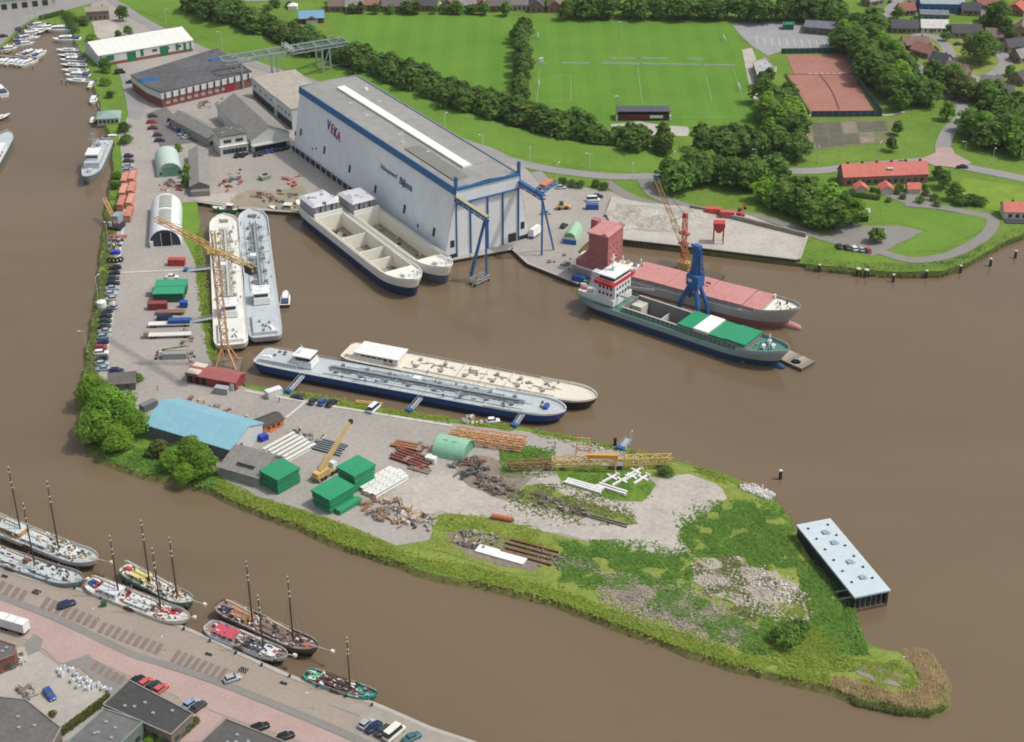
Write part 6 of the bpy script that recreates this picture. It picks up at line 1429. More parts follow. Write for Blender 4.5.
OR_ = [(196, 150, 98), (180, 132, 92), (206, 176, 116), (160, 104, 78), (150, 136, 120), (206, 198, 184), (120, 112, 104)]; GR_ = [(128, 124, 118), (150, 144, 136), (104, 100, 96), (168, 160, 150), (140, 112, 92)]; RD_ = [(176, 90, 70), (150, 80, 66), (206, 160, 130), (200, 196, 186), (128, 104, 90), (110, 110, 112)]
heap('the orange and yellow scrap heap near the south bank', [(362, 500), (385, 496), (418, 508), (420, 524), (400, 530), (368, 516)], 42, (1.2, 4.2), OR_, 51)
heap('the black and grey heap beside the orange scrap', [(412, 512), (434, 518), (430, 532), (412, 530)], 12, (.8, 2), GR_ + [(40, 40, 42)], 52)
heap('the dark scrap right of the mint shed', [(452, 462), (478, 458), (490, 470), (468, 480), (450, 474)], 34, (.9, 2.6), [(92, 94, 92), (120, 120, 116), (74, 78, 76), (140, 134, 124)], 53)
heap('the brown stone pallets in the stack yard', [(476, 474), (500, 478), (516, 490), (502, 499), (474, 486)], 40, (1.0, 2.2), [(126, 110, 102), (144, 130, 120), (108, 94, 88), (160, 148, 138)], 54, 'pallet', 'stone_pallet')
heap('the stone row along the olive weeds', [(512, 494), (530, 492), (600, 512), (598, 519), (560, 512), (516, 502)], 40, (.8, 2.2), GR_, 55, 'stone', 'stone_block')
heap('the scrap left of the mint shed', [(388, 450), (430, 444), (432, 456), (424, 474), (396, 462)], 22, (.9, 2.8), RD_, 56)
heap('the yard scrap between the long grey shed and the slip', [(218, 186), (236, 168), (246, 170), (242, 184), (228, 192)], 22, (1, 3), RD_, 57)
heap('the timber and scrap by the arched sheds', [(156, 186), (172, 178), (180, 182), (180, 191), (160, 192)], 20, (1.2, 3.4), RD_, 58)
heap('the scrap on the slip quay', [(250, 196), (268, 189), (300, 196), (302, 206), (270, 205)], 30, (1, 3.2), GR_ + RD_, 59)
heap('the reddish gear near the hall shadow', [(284, 180), (298, 175), (303, 184), (290, 188)], 8, (1.5, 3.5), [(196, 90, 74), (206, 110, 90)], 60)
heap('the slip clutter at the red coaster stern', [(546, 262), (566, 254), (578, 262), (588, 276), (570, 272)], 14, (.8, 2), GR_, 61)
heap('the rubbish on the bare plot by the white sheet', [(446, 536), (475, 531), (500, 538), (484, 552), (462, 550)], 30, (.6, 2), GR_ + [(190, 184, 174)], 62)
heap('the small goods behind the rusty girders', [(436, 440), (455, 436), (452, 446), (436, 450)], 6, (.8, 1.8), GR_, 63)
def rubble(name, px, n, s0, s1, mat, label, seed):
    random.seed(seed); poly = P2(px); m = MB(); x0, x1 = min(p.x for p in poly), max(p.x for p in poly); y0, y1 = min(p.y for p in poly), max(p.y for p in poly); k = 0
    while k < n:
        p = Vector((random.uniform(x0, x1), random.uniform(y0, y1), 0))
        if not inside(p + Vector((random.gauss(0, 1.2), random.gauss(0, 1.2), 0)), poly) or mnoise.noise(Vector((p.x * .15, p.y * .15, seed))) < -.15: continue
        k += 1; s = random.uniform(s0, s1); m.box(p.x, p.y, LZ + .05, s, s * random.uniform(.5, 1), s * random.uniform(.3, .8), random.uniform(0, 3), random.uniform(.4, .9), random.uniform(.4, .9))
    o = m.build(name, mat); tag(o, label, 'rubble', kind='stuff')
RUB = M('pale_rubble', (158, 150, 138), .95, .25, .5, rgb2=(204, 198, 186)); RUB2 = M('grey_rubble', (120, 114, 106), .95, .25, .5, rgb2=(152, 146, 138))
rubble('rubble_heap', [(690, 562), (735, 558), (775, 575), (810, 592), (806, 622), (780, 626), (745, 606), (705, 585)], 1000, .15, .8, RUB, 'pale rubble of broken concrete on the peninsula', 1)
rubble('rubble_heap', [(600, 576), (650, 585), (700, 602), (755, 635), (738, 645), (680, 624), (628, 604)], 1000, .15, .6, RUB2, 'grey rubble slope along the south side of the peninsula', 2)
rubble('rubble_heap', [(740, 484), (762, 490), (775, 500), (760, 500), (742, 494)], 260, .3, 1.1, M('white_rubble', (200, 198, 192), .9, .1, .5), 'white lumps of rubble at the east bank', 3)
rubble('rubble_heap', [(752, 575), (785, 580), (804, 592), (796, 604), (770, 598)], 80, .3, 1.1, MATS['white_rubble'], 'white rubble lumps on the pale rubble field', 6)
rubble('rubble_heap', [(520, 548), (560, 556), (600, 568), (600, 572), (540, 562)], 220, .3, .8, RUB2, 'thin line of stones below the gravel road', 4)
rubble('rubble_heap', [(548, 440), (600, 448), (650, 462), (648, 466), (598, 454), (548, 446)], 260, .3, .9, RUB, 'stones along the north bank edge', 5)

# ================================================================== SAND QUAY AND HALL QUAY GOODS
def mound(label, px, py, rx, ry, h, mat, seed, z=LZ, parent=None, name='sand_heap'):
    random.seed(seed); rows = []; n = 26
    for i in range(9):
        f = i / 8; row = []
        for k in range(n):
            a = 2 * math.pi * k / n; r = f * (1 + .22 * mnoise.noise(Vector((math.cos(a) * 1.4, math.sin(a) * 1.4, seed * 3.1)))); zz = h * (1 - f) ** 1.15 * (1 + .35 * mnoise.noise(Vector((math.cos(a) * f * 3, math.sin(a) * f * 3, seed))))
            row.append((math.cos(a) * rx * r, math.sin(a) * ry * r, zz))
        rows.append(row)
    m = MB(); m.ring(rows, True); o = m.build(name, mat, None, True); o.location = G(px, py, z); return tag(o, label, 'sand heap')
mound('largest ridge of pale sand on the sand quay', 665, 222, 17, 8, 3.0, M('sand_heap', (146, 140, 128), .95, .12, .25, rgb2=(194, 188, 176), bump=.8), 1, 2.72)
mound('long sand heap near the road on the sand quay', 640, 214, 14, 7, 2.6, MATS['sand_heap'], 2, 2.72); mound('low sand heap at the back of the sand quay', 690, 214, 13, 6, 2.0, MATS['sand_heap'], 3, 2.72); mound('small sand heap by the quay wall', 622, 226, 7, 5, 1.8, MATS['sand_heap'], 4, 2.72)
m = MB(); qa, qb, L, rz = axis((690, 208), (806, 237), 2.72)
t = thing('concrete_block_wall', 'low grey block wall behind the sand quay', 'wall', (qa.x, qa.y, 2.7), rz)
for i in range(34):
    m = MB(); m.box((i + .5) * L / 34, 0, 0, L / 34 - .06, .9, 1.7 + random.uniform(-.1, .1)); m.build('concrete_block', wallm((140, 136, 128)), t)
container('red containers row at the back of the sand quay, left one', 713, 214, 6.4, 2.6, 2.6, R(-8), (196, 62, 60), z=2.72); container('pinkish red container at the back of the sand quay, right one', 727, 217, 5.6, 2.6, 2.5, R(-8), (186, 78, 78), z=2.72)
t = thing('hopper', 'red loading hopper on four legs on the sand quay', 'hopper', G(718, 242, 2.72), R(-5))
for sx in (-1, 1):
    for sy in (-1, 1): m = MB(); m.bar((sx * 1.8, sy * 1.6, 0), (sx * 1.8, sy * 1.6, 6), .4); m.build('leg', CRED, t)
m = MB(); m.box(0, 0, 4.0, 1.4, 1.2, 2.6, 0, 3.0, 3.0); m.build('funnel', CRED, t); m = MB(); m.box(0, 0, 6.6, 4.4, 3.8, 1.8); m.build('bin', CRED, t)
t = thing('excavator', 'red excavator beside the red containers', 'excavator', G(740, 217, 2.72), R(60)); m = MB(); m.box(0, -1, 0, 3.4, .7, .8); m.build('track', DARK, t); m = MB(); m.box(0, 1, 0, 3.4, .7, .8); m.build('track', DARK, t)
m = MB(); m.box(-.3, 0, .9, 2.8, 2.2, 1.4); m.build('body', CRED, t); m = MB(); m.box(.5, .6, 2.3, 1.2, 1.0, 1.2); m.build('cab', GLASS, t); m = MB(); m.bar((1, 0, 1.6), (3.2, 0, 4.4), .45); m.bar((3.2, 0, 4.4), (5, 0, 2.2), .35); m.build('arm', CRED, t); m = MB(); m.box(5, 0, 1.4, .9, 1.0, .8); m.build('bucket', DARK, t)
t = thing('tent_hut', 'green striped round-topped tent with blue base at the coaster stern', 'tent', G(573, 238), R(75))
arch_shed(t, 11, 5.2, 4.6, M('tent_sheet', (150, 196, 160), .6, .05, .4), paint((120, 184, 60))); m = MB(); m.box(-5.8, 0, 0, .8, 5.2, 1.8); m.build('blue_front', CBL, t); m = MB(); m.box(-5.4, 0, 1.8, .4, 5.0, .8); m.build('white_band', WHITE, t)
container('white container on the quay end beside the coaster stern', 587, 276, 4.5, 2.4, 2.4, R(-20), (214, 214, 208)); container('blue container on the quay end beside the coaster stern', 579, 281, 5, 2.2, 2.0, R(-25), (44, 92, 176))
container('blue and white container beside the yard road', 592, 209, 5, 2.4, 2.2, R(0), (44, 84, 160)); t = thing('yellow_loader', 'yellow wheel loader behind the right crane runway', 'loader', G(562, 209), R(10))
m = MB(); m.box(0, 0, .7, 4.6, 2, 1.2); m.build('body', YEL, t); m = MB(); m.box(-.3, 0, 1.9, 1.5, 1.7, 1.3); m.build('cab', GLASS, t); m = MB(); m.box(3.1, 0, .2, 1.0, 2.6, 1.0); m.build('bucket', YEL, t)
for x in (-1.4, 1.4):
    for s in (-1, 1): m = MB(); m.bar((x, s * .9, .7), (x, s * 1.3, .7), 1.4, n=10); m.build('wheel', DARK, t)
t = thing('white_silo_bag', 'white wrapped boat standing by the right hall buttress', 'wrapped boat', G(535, 236), R(60)); m = MB(); m.box(0, 0, 1.2, 7, 2.8, 2.6, 0, .8, .6); m.build('cover', WHITE, t); m = MB(); m.box(0, 0, 0, 4, 1.6, 1.2); m.build('cradle', CBL, t)
t = thing('concrete_skip', 'small grey green skip on the bare yard left of the hall', 'skip', G(265, 179), R(40)); m = MB(); m.box(0, 0, 0, 3.6, 3, 1.8, 0, 1.3, 1.2); m.build('tub', paint((150, 160, 146)), t); m = MB(); m.box(.4, .3, 1.82, 2, 1.6, .3); m.build('contents', DARK, t)

container('white open box container beside the stern gangway', 274, 396, 5.2, 2.5, 2.5, R(35), (206, 208, 204)); container('grey container standing before the red-roofed shed', 222, 393, 4.4, 2.3, 2.2, R(-15), (150, 156, 158)); container('dark grey container at the left end of the blue-roofed shed', 149, 409, 5.5, 2.4, 2.4, R(48), (104, 110, 114)); container('small bright blue container below the orange cabin', 263.5, 440, 2.6, 2.0, 1.8, R(40), (34, 60, 170)); container('small white cabin container beside the mint shed', 431, 462, 3.2, 2.0, 1.8, R(-25), (214, 216, 212))
beams('the yellow beams between the barge gangways', 369, 404, R(-12), 2, 9, .5, .5, 1.0, (206, 172, 84)); beams('the pale planks beside the mint shed', 420, 470, R(-28), 3, 7, .6, .4, .9, (150, 132, 118))
heap('the pale lumps at the bow gangway', [(460, 416), (478, 419), (484, 424), (466, 424)], 7, (1.2, 2.2), [(206, 200, 186), (190, 184, 172)], 64); heap('the small goods along the blue-roofed shed', [(186, 396), (205, 403), (262, 419), (258, 424), (200, 408)], 16, (.8, 2.2), [(190, 176, 156), (150, 104, 80), (160, 80, 70), (200, 192, 180)], 65)
heap('the boxes along the basin side of the quay', [(178, 330), (190, 330), (196, 362), (184, 366)], 16, (.6, 1.8), GR_ + [(70, 90, 140), (206, 204, 196)], 66); heap('the goods beside the tower crane base', [(205, 368), (222, 378), (248, 386), (240, 390), (206, 378)], 12, (.6, 1.6), GR_ + RD_, 67); heap('the clutter beside the orange cabin', [(284, 436), (300, 430), (330, 436), (318, 444), (292, 444)], 14, (.8, 2.6), GR_ + [(206, 204, 196)], 68)
heap('the crates along the staff sheds', [(196, 104), (222, 98), (226, 108), (200, 112)], 18, (.8, 2.4), GR_ + [(206, 204, 196)], 69)
# ================================================================== CARS
def car_proto(kind):
    t = thing('parked_car', '', 'car', (0, 0, -500))
    L, W, H, hood, boot = {'hatch': (4.1, 1.75, 1.48, .27, .06), 'estate': (4.6, 1.8, 1.5, .27, .04), 'sedan': (4.6, 1.8, 1.44, .27, .2), 'van': (5.2, 1.95, 2.2, .16, .01)}[kind]
    z0, zb = .28, (.92 if kind != 'van' else 1.15)
    def ringx(x, w, za, zb_): return [(x, -w / 2, za), (x, -w / 2 * 1.0, zb_ - .12), (x, -w / 2 * .9, zb_), (x, w / 2 * .9, zb_), (x, w / 2, zb_ - .12), (x, w / 2, za)]
    m = MB(); xs = [(-L / 2, W * .84, z0 + .12, zb - .1), (-L / 2 + .18, W * .97, z0, zb), (-L * .2, W, z0, zb + .02), (L * .2, W, z0, zb), (L / 2 - .55, W * .97, z0, zb - .12), (L / 2 - .12, W * .9, z0, zb - .26), (L / 2, W * .78, z0 + .12, zb - .38)]
    rows = [ringx(*x) for x in xs]; m.ring(rows); m.add(rows[0], [(0, 1, 2, 3, 4, 5)]); m.add(rows[-1], [(5, 4, 3, 2, 1, 0)]); b = m.build('body', None, t, True)
    x0, x1 = -L / 2 + boot * L + .05, L / 2 - hood * L; m = MB(); zc = H - .06
    lo = [(x0, -W * .46, zb - .03), (x1, -W * .46, zb - .06), (x1, W * .46, zb - .06), (x0, W * .46, zb - .03)]; k = .62 if kind != 'van' else .35
    hi = [(x0 + .32, -W * .39, zc), (x1 - k, -W * .39, zc), (x1 - k, W * .39, zc), (x0 + .32, W * .39, zc)]
    m.add(lo + hi, [(0, 1, 5, 4), (1, 2, 6, 5), (2, 3, 7, 6), (3, 0, 4, 7)]); m.build('glazing', GLASS, t)
    m = MB(); m.prism([(x0 + .3, -W * .395), (x1 - k + .03, -W * .395), (x1 - k + .03, W * .395), (x0 + .3, W * .395)], zc, H); m.build('car_roof', None, t)
    m = MB(); m.bar((0, -.1, 0), (0, .1, 0), .62, n=12); wm = None
    for x in (-L * .31, L * .32):
        for s in (-1, 1):
            o = link('wheel', m_wheel, DARK, t) if wm else m.build('wheel', DARK, t)
            if not wm: m_wheel = o.data; wm = True
            o.location = (x, s * (W / 2 - .12), .31)
    for s in (-1, 1):
        m2 = MB(); m2.box(L / 2 - .1, s * W * .33, zb - .42, .16, .34, .14); m2.build('headlight', WHITE, t)
        m2 = MB(); m2.box(-L / 2 + .03, s * W * .36, zb - .35, .1, .3, .16); m2.build('tail_light', paint((150, 30, 30)), t)
    return freeze(t)
CARP = {k: car_proto(k) for k in ('hatch', 'estate', 'sedan', 'van')}
CCOL = {'black': (30, 31, 34), 'dark grey': (62, 66, 70), 'silver': (168, 174, 178), 'white': (222, 224, 224), 'dark blue': (32, 48, 88), 'blue': (40, 80, 160), 'pale blue': (140, 164, 186), 'red': (176, 40, 40), 'maroon': (98, 34, 42), 'dark green': (34, 66, 56), 'teal': (50, 112, 116), 'cream': (226, 222, 204), 'salmon red': (206, 84, 74)}
def put_car(px, py, deg, colr, label, group=None, kind=None, z=LZ, sc=1.06):
    k = kind or random.choice(('hatch', 'hatch', 'estate', 'sedan'))
    o = copy_tree(CARP[k], G(px, py, z + .06), R(deg), label, group, sc); o.name = 'parked_van' if k == 'van' else 'parked_car'; o['category'] = 'van' if k == 'van' else 'car'
    for c in o.children:
        if c.name.startswith(('body', 'car_roof')):
            c.data = c.data if c.data.materials else c.data
            if not c.data.materials: c.data.materials.append(None)
            c.material_slots[0].link = 'OBJECT'; c.material_slots[0].material = gloss(CCOL[colr])
    return o
random.seed(77)
def car_row(where, pts, group):
    for i, (x, y, d, c) in enumerate(pts):
        put_car(x, y, d, c, '%s car, %s in %s' % (c, ordn(i), where), group)
q = [(115, 269, 'black'), (114.5, 274.5, 'black'), (114, 279.5, 'dark grey'), (113.5, 284.5, 'black'), (112.5, 289.5, 'pale blue'), (111.5, 295, 'silver'), (111, 300, 'silver'), (107.5, 312.5, 'dark grey'), (106.5, 317.5, 'black'), (106, 322.5, 'dark green'), (105.5, 327.5, 'dark grey'),
     (105, 332.5, 'silver'), (104, 338, 'pale blue'), (103, 343.5, 'dark blue'), (101.5, 349, 'red'), (101.5, 354, 'white'), (102, 359.5, 'dark grey'), (102.5, 365, 'silver'), (103, 370, 'pale blue')]
car_row('the west quay row from the tyre rings', [(x, y, random.choice((8, 188)), c) for x, y, c in q], 'cars in the west quay row')
put_car(113, 308, 150, 'silver', 'silver car standing apart beside the white storage tank'); put_car(117, 372, 5, 'dark blue', 'dark blue car at the lower end of the quay row', None, 'estate')
car_row('the upper file of the staff car park', [(153, 117, 12, 'dark grey'), (152, 123, 12, 'red'), (153, 129, 12, 'maroon'), (158, 136, 12, 'maroon'), (160, 141.5, 12, 'dark blue')], 'cars in the left file of the staff car park')
car_row('the slanting file beside the low grey shed', [(172, 121, 25, 'dark blue'), (175, 124.5, 25, 'dark blue'), (179, 128, 25, 'white'), (181, 131.5, 25, 'blue'), (184, 135, 25, 'pale blue'), (187, 138, 25, 'silver')], 'cars beside the low grey shed')
car_row('the row before the workshop gable', [(257, 155.5, 70, 'dark grey'), (262, 154.5, 70, 'dark grey'), (267.5, 152.5, 70, 'blue'), (273, 151.5, 70, 'blue'), (278, 150.5, 70, 'maroon'), (283, 149.5, 70, 'black'), (287.5, 148.5, 70, 'black')], 'cars before the workshop gable')
car_row('the pair below the yard office', [(238, 156.5, 70, 'black'), (244, 156, 70, 'black')], 'cars below the office')
car_row('the short row on the marina bank', [(129, 157, 5, 'dark blue'), (129, 162, 5, 'dark grey'), (128.5, 167, 5, 'silver'), (128, 171.5, 5, 'pale blue')], 'cars on the marina bank')
put_car(120, 73.5, 20, 'black', 'black van behind the marina beside the green-doored warehouse', None, 'van'); put_car(131, 83, 20, 'black', 'black car at the corner of the dark-roofed warehouse')
car_row('the river car park row', [(839, 247.5, 100, 'dark grey'), (846.5, 248.5, 100, 'dark grey'), (853.5, 249.5, 100, 'white'), (860.5, 250.5, 100, 'silver'), (867.5, 251.5, 100, 'red')], 'cars at the river car park')
car_row('the pair of white cars by the upper gangway', [(172, 278, 4, 'white'), (173, 283.5, 4, 'white')], 'white cars by the upper gangway')
put_car(165, 319.5, 4, 'dark blue', 'dark blue van between the container and the white trailers', None, 'van')
car_row('the row beside the stern gangway', [(298, 398, 160, 'dark grey'), (313, 402.5, 70, 'dark grey'), (322.5, 403.5, 70, 'blue'), (331.5, 404.5, 60, 'black')], 'cars beside the stern gangway')
put_car(374, 410, 62, 'white', 'white van between the two gangways of the blue barge', None, 'van'); put_car(493, 422, 10, 'white', 'white car at the bow gangway of the blue barge')
put_car(561, 188.5, 5, 'silver', 'silver car at the yard entrance shrubs'); put_car(546, 214, 8, 'pale blue', 'pale blue car under the right crane runway'); put_car(564, 227, 60, 'black', 'black car behind the green tent'); put_car(593, 201, 5, 'white', 'white van on the yard behind the red deckhouse', None, 'van'); put_car(598, 197.5, 5, 'black', 'black car on the yard behind the red deckhouse')
put_car(962, 168, 175, 'black', 'black car driving on the village road past the terrace'); put_car(900, 164, 178, 'dark grey', 'dark car passing behind the terrace roof'); put_car(958, 45, 0, 'dark grey', 'dark car parked by the green island'); put_car(884, 17, 60, 'white', 'white car on the village road near the top'); put_car(890, 2.5, 60, 'dark grey', 'dark car on the village road at the top edge')
put_car(966, 217 - 210, 20, 'blue', 'blue car beside the blue industrial hall'); put_car(975, 2, 20, 'silver', 'silver car in the yard at the top right')
# town quay cars
put_car(67, 606, 33, 'dark blue', 'dark blue car on the quay parking bays'); put_car(232.5, 680, 28, 'silver', 'silver car with black bonnet alone near the lamp on the quay'); put_car(50, 696, -52, 'blue', 'blue car in the concrete yard at lower left', None, 'estate')
car_row('the row behind the dark flat roof by the road', [(137.5, 682, 55, 'black'), (146, 684.5, 55, 'salmon red'), (153.5, 687.5, 55, 'dark green'), (161, 690.5, 55, 'salmon red')], 'cars behind the dark flat roof')
car_row('the pair at the corner of the dark flat roof', [(191, 705, 52, 'pale blue'), (199, 708, 52, 'dark grey')], 'cars at the roof corner')
car_row('the quay row at the lower right', [(366.5, 725, 52, 'silver'), (374, 728.5, 52, 'dark blue'), (383, 732, 52, 'dark grey')], 'cars in the lower right quay row')
put_car(412, 739, 35, 'teal', 'teal car at the bottom edge of the quay'); put_car(394, 735, 52, 'cream', 'tall cream white van in the lower right quay row', None, 'van', sc=1.2); put_car(260, 729, 30, 'black', 'black car beside the lowest flat roof'); put_car(286, 738, 30, 'black', 'black car at the bottom edge beside the pink road')

# ================================================================== SMALL CRAFT
def motor_yacht_proto(L=9.5, B=3.2):
    t = thing('motor_boat', '', 'boat', (0, 0, -500), 0); X = L / 2
    l0 = level(-.3, -X, X - 1.2, B * .8, 4.5, 1.6, .8, 2, .9, n=14); l2 = level(1.2, -X, X, B, 5, 1.8, .6, 2, .94, .35, n=14, sheer_s=0)
    m = MB(); skin(m, l0, l2); m.build('hull', WHITE, t, True); m = MB(); lid(m, l2); m.build('deck', PALED, t)
    m = MB(); m.box(.3, 0, 1.2, L * .5, B * .66, .9, 0, .86, .86); cb = m.build('cabin', WHITE, t); m = MB(); m.box(.2, 0, 1.55, L * .47, B * .68, .4, 0, .95, .92); m.build('cabin_window', GLASS, cb)
    m = MB(); m.box(-.3, 0, 2.1, L * .26, B * .56, .12); m.build('cabin_roof', WHITE, cb); m = MB(); m.box(-X + 1.6, 0, 1.25, 2.2, B * .7, .5); m.build('cockpit_cover', paint((60, 76, 110)), t)
    return freeze(t)
def sail_yacht_proto(L=10.5, B=3.0):
    t = thing('sailing_yacht', '', 'boat', (0, 0, -500), 0); X = L / 2
    l0 = level(-.3, -X + .6, X - 1.4, B * .75, 5, 1.6, 2, 2, .6, n=14); l2 = level(1.0, -X, X, B, 5.5, 1.7, 2, 2, .66, .3, n=14, sheer_s=.1)
    m = MB(); skin(m, l0, l2); m.build('hull', WHITE, t, True); m = MB(); lid(m, l2); m.build('deck', PALED, t)
    m = MB(); m.box(.6, 0, 1.0, L * .42, B * .55, .5, 0, .85, .8); cb = m.build('coachroof', WHITE, t); m = MB(); m.box(.6, 0, 1.15, L * .3, B * .57, .18); m.build('cabin_window', GLASS, cb)
    m = MB(); m.cyl(1.0, 0, 1.0, .09, 12.5, 6, .06); m.build('mast', STEEL, t); m = MB(); m.bar((.8, 0, 2.2), (-X + 1.6, 0, 2.3), .32, n=6); m.build('furled_sail', paint((90, 110, 150)), t); m = MB(); m.box(-X + 2, 0, 1.02, 2.2, B * .5, .12); m.build('cockpit', paint((120, 108, 94)), t)
    return freeze(t)
MY, SY = motor_yacht_proto(), sail_yacht_proto()
def boat(proto, px, py, deg, label, group=None, sc=1.0, hull=None):
    p = G(px, py, .5); o = copy_tree(proto, (p.x, p.y, 0), R(deg), label, group, sc); o.name = 'motor_boat' if proto is MY else 'sailing_yacht'
    if hull:
        for c in o.children:
            if c.name.startswith('hull'): c.material_slots[0].link = 'OBJECT'; c.material_slots[0].material = paint(hull)
    return o
random.seed(3)
hc = [None, None, None, (40, 56, 96), None, (120, 96, 80), None]
for i, (x, y) in enumerate(((60, 31), (67, 41), (70, 51), (72, 56.5), (73, 61.5), (74.5, 66), (75.5, 71.5), (78, 77), (80, 81.5))):
    boat(SY if i in (2, 3, 5, 6, 8) else MY, x, y, 185 - i * 1.5, '%s boat from the top in the right-hand marina row' % ordn(i), 'boats in the right-hand marina row', 1.55 if i in (0, 1) else 1.35, hc[i % 7])
for i, (x, y) in enumerate(((2, 63), (6.5, 62.5), (11.5, 63.5), (16.5, 63), (21, 64), (26, 64.5), (30, 63))):
    boat(MY, x, y, 250, '%s white boat from the left in the lower marina row' % ordn(i), 'boats in the lower left marina row', 1.1)
for i, (x, y) in enumerate(((25, 53), (30, 54), (35, 53.5), (40, 55))):
    boat(MY if i % 2 else SY, x, y, 65, '%s boat from the left in the tight row behind the lower marina row' % ordn(i), 'boats behind the lower left marina row', 1.1)
for i, (x, y) in enumerate(((8, 50), (18, 45), (25, 45), (24, 39), (30, 39), (29, 35), (34, 34), (35, 30), (39, 32), (37, 26), (42, 27.5), (46, 29))):
    boat([MY, SY, MY][i % 3], x, y, 25 + random.uniform(-8, 8), '%s boat from the left in the upper marina cluster' % ordn(i), 'boats in the upper marina cluster', 1.1, [None, (60, 92, 170), None, (90, 96, 100), None][i % 5])
boat(MY, 92, 86, 268, 'white cabin boat just above the green-roofed houseboat, upper of two', None, 1.1); boat(MY, 94, 101, 272, 'white cabin boat just above the green-roofed houseboat, lower of two', None, 1.2); boat(MY, 93, 121, 270, 'small pink-hulled boat left of the houseboat', None, .9, (206, 140, 130))
boat(MY, 1, 92, 120, 'white cabin cruiser cut by the left edge below the marina', None, 1.5); boat(MY, 285.5, 300, 95, 'small white cruiser moored beside the grey tank barge', None, 1.15, (60, 60, 66)); boat(MY, 112, 138, 5, 'small white boat between houseboat and patrol ship', None, .9)
boat(SY, -3, 120, 50, 'green and red hulled boat at the left edge', None, 1.4, (110, 70, 66))
t, L = ship_at('river_cruiser', 'large white passenger ship cut by the left edge', 'ship', (-40, 215), (8, 133), 2.5); X = L / 2
l0 = level(-.5, -X, X - 2, 7.2, 8, 1.8, 4, 2, .7); l2 = level(2.4, -X, X, 8, 9, 1.8, 4, 2, .8, .8, sheer_s=0); m = MB(); skin(m, l0, l2); m.build('hull', paint((92, 108, 116)), t, True); m = MB(); lid(m, l2); dk = m.build('deck', GREYD, t)
m = MB(); m.box(-4, 0, 2.4, L * .7, 6.4, 2.4); sp = m.build('saloon', WHITE, t); winrow(sp, -X * .8, X * .45, -3.22, -3.22, 3.2, 16, 1.6, 1.0); m = MB(); m.box(8, 0, 4.8, 6, 4, 2); m.build('wheelhouse', WHITE, t); rail(t, l2, 1, 3, WHITE)
def small_ship(name, label, stern, bow, B, hullc, housec, hx, z=1.5):
    t, L = ship_at(name, label, 'boat', stern, bow, 1.2); X = L / 2
    l0 = level(-.4, -X + .6, X - 1.2, B * .85, L * .3, 1.8, 2, 2, .6, n=18); l2 = level(z, -X, X, B, L * .32, 2, 2, 2.2, .7, .6, n=18, sheer_s=.2)
    m = MB(); skin(m, l0, l2); m.build('hull', paint(hullc), t, True); m = MB(); lid(m, l2); dk = m.build('deck', CREAMD, t); bulwark(t, l2, .35, paint(hullc), .12)
    m = MB(); m.box(hx * L, 0, z, L * .24, B * .6, 1.9, 0, .92, .9); h = m.build('wheelhouse', paint(housec), t); m = MB(); m.box(hx * L, 0, z + 1.0, L * .22, B * .61, .6); m.build('wheelhouse_window', GLASS, h); m = MB(); m.box(hx * L, 0, z + 1.9, L * .25, B * .64, .15); m.build('wheelhouse_roof', WHITE, h)
    for k in range(4): m = MB(); m.box((-.3 + k * .18) * L, (k % 2 - .5) * B * .4, z, .8, .6, .6); m.build('deck_box', [RUST, STEEL, WHITE, BLACK][k % 4], dk)
    m = MB(); m.cyl(hx * L - 1, 0, z + 1.9, .08, 4, 6, .05); m.build('mast', STEEL, t)
small_ship('work_boat', 'yellow and white tug at the slip quay', (301, 210), (269, 208), 4.4, (196, 190, 176), (214, 190, 120), -.1); small_ship('work_boat', 'low green work boat at the slip quay above the cream barge', (238, 210), (212, 208.5), 3.6, (40, 128, 88), (150, 110, 84), -.2)
t = thing('houseboat', 'floating clubhouse with pale green hipped roof beside the marina', 'houseboat', G(109, 127, .3), R(8))
m = MB(); m.box(0, 5, -.6, 11, 10, 1.4); m.build('pontoon', paint((120, 104, 92)), t); m = MB(); m.box(0, 5, .8, 9.5, 8.5, 3.2); wl_ = m.build('wall', paint((196, 204, 200)), t); m = MB(); m.box(0, 5, 4.0, 11, 10, 1.8, 0, .25, .2); m.build('hipped_roof', M('pale_green_shingle', (142, 166, 158), .8, .08, .4), t)
for k in range(5): m = MB(); m.box(-3.6 + k * 1.8, .72, 1.6, 1.2, .12, 1.5); m.build('window', GLASS, wl_)
# jetties and mooring posts
def jetty(label, a, b, w=1.6):
    p, q, L, rz = axis(a, b, .6); t = thing('jetty', label, 'jetty', ((p.x + q.x) / 2, (p.y + q.y) / 2, 0), rz); n = max(4, int(L / 2.4))
    for i in range(n): m = MB(); m.box(-L / 2 + (i + .5) * L / n, 0, .7, L / n - .08, w, .15); m.build('plank', paint((150, 144, 136), .9), t)
    for i in range(0, n + 1, 3):
        for s in (-1, 1): m = MB(); m.cyl(-L / 2 + i * L / n, s * (w / 2 + .1), -1.5, .14, 3.4, 6); m.build('post', paint((110, 100, 90)), t)
jetty('long jetty along the right-hand marina row', (70, 30), (94, 84)); jetty('jetty between the rows of the left marina', (0, 56), (42, 59)); jetty('jetty through the upper marina cluster', (6, 53), (48, 26)); jetty('jetty running down to the houseboat', (95, 88), (103, 118)); jetty('gangplank jetty to the patrol ship', (108, 148), (140, 150), 1.2)
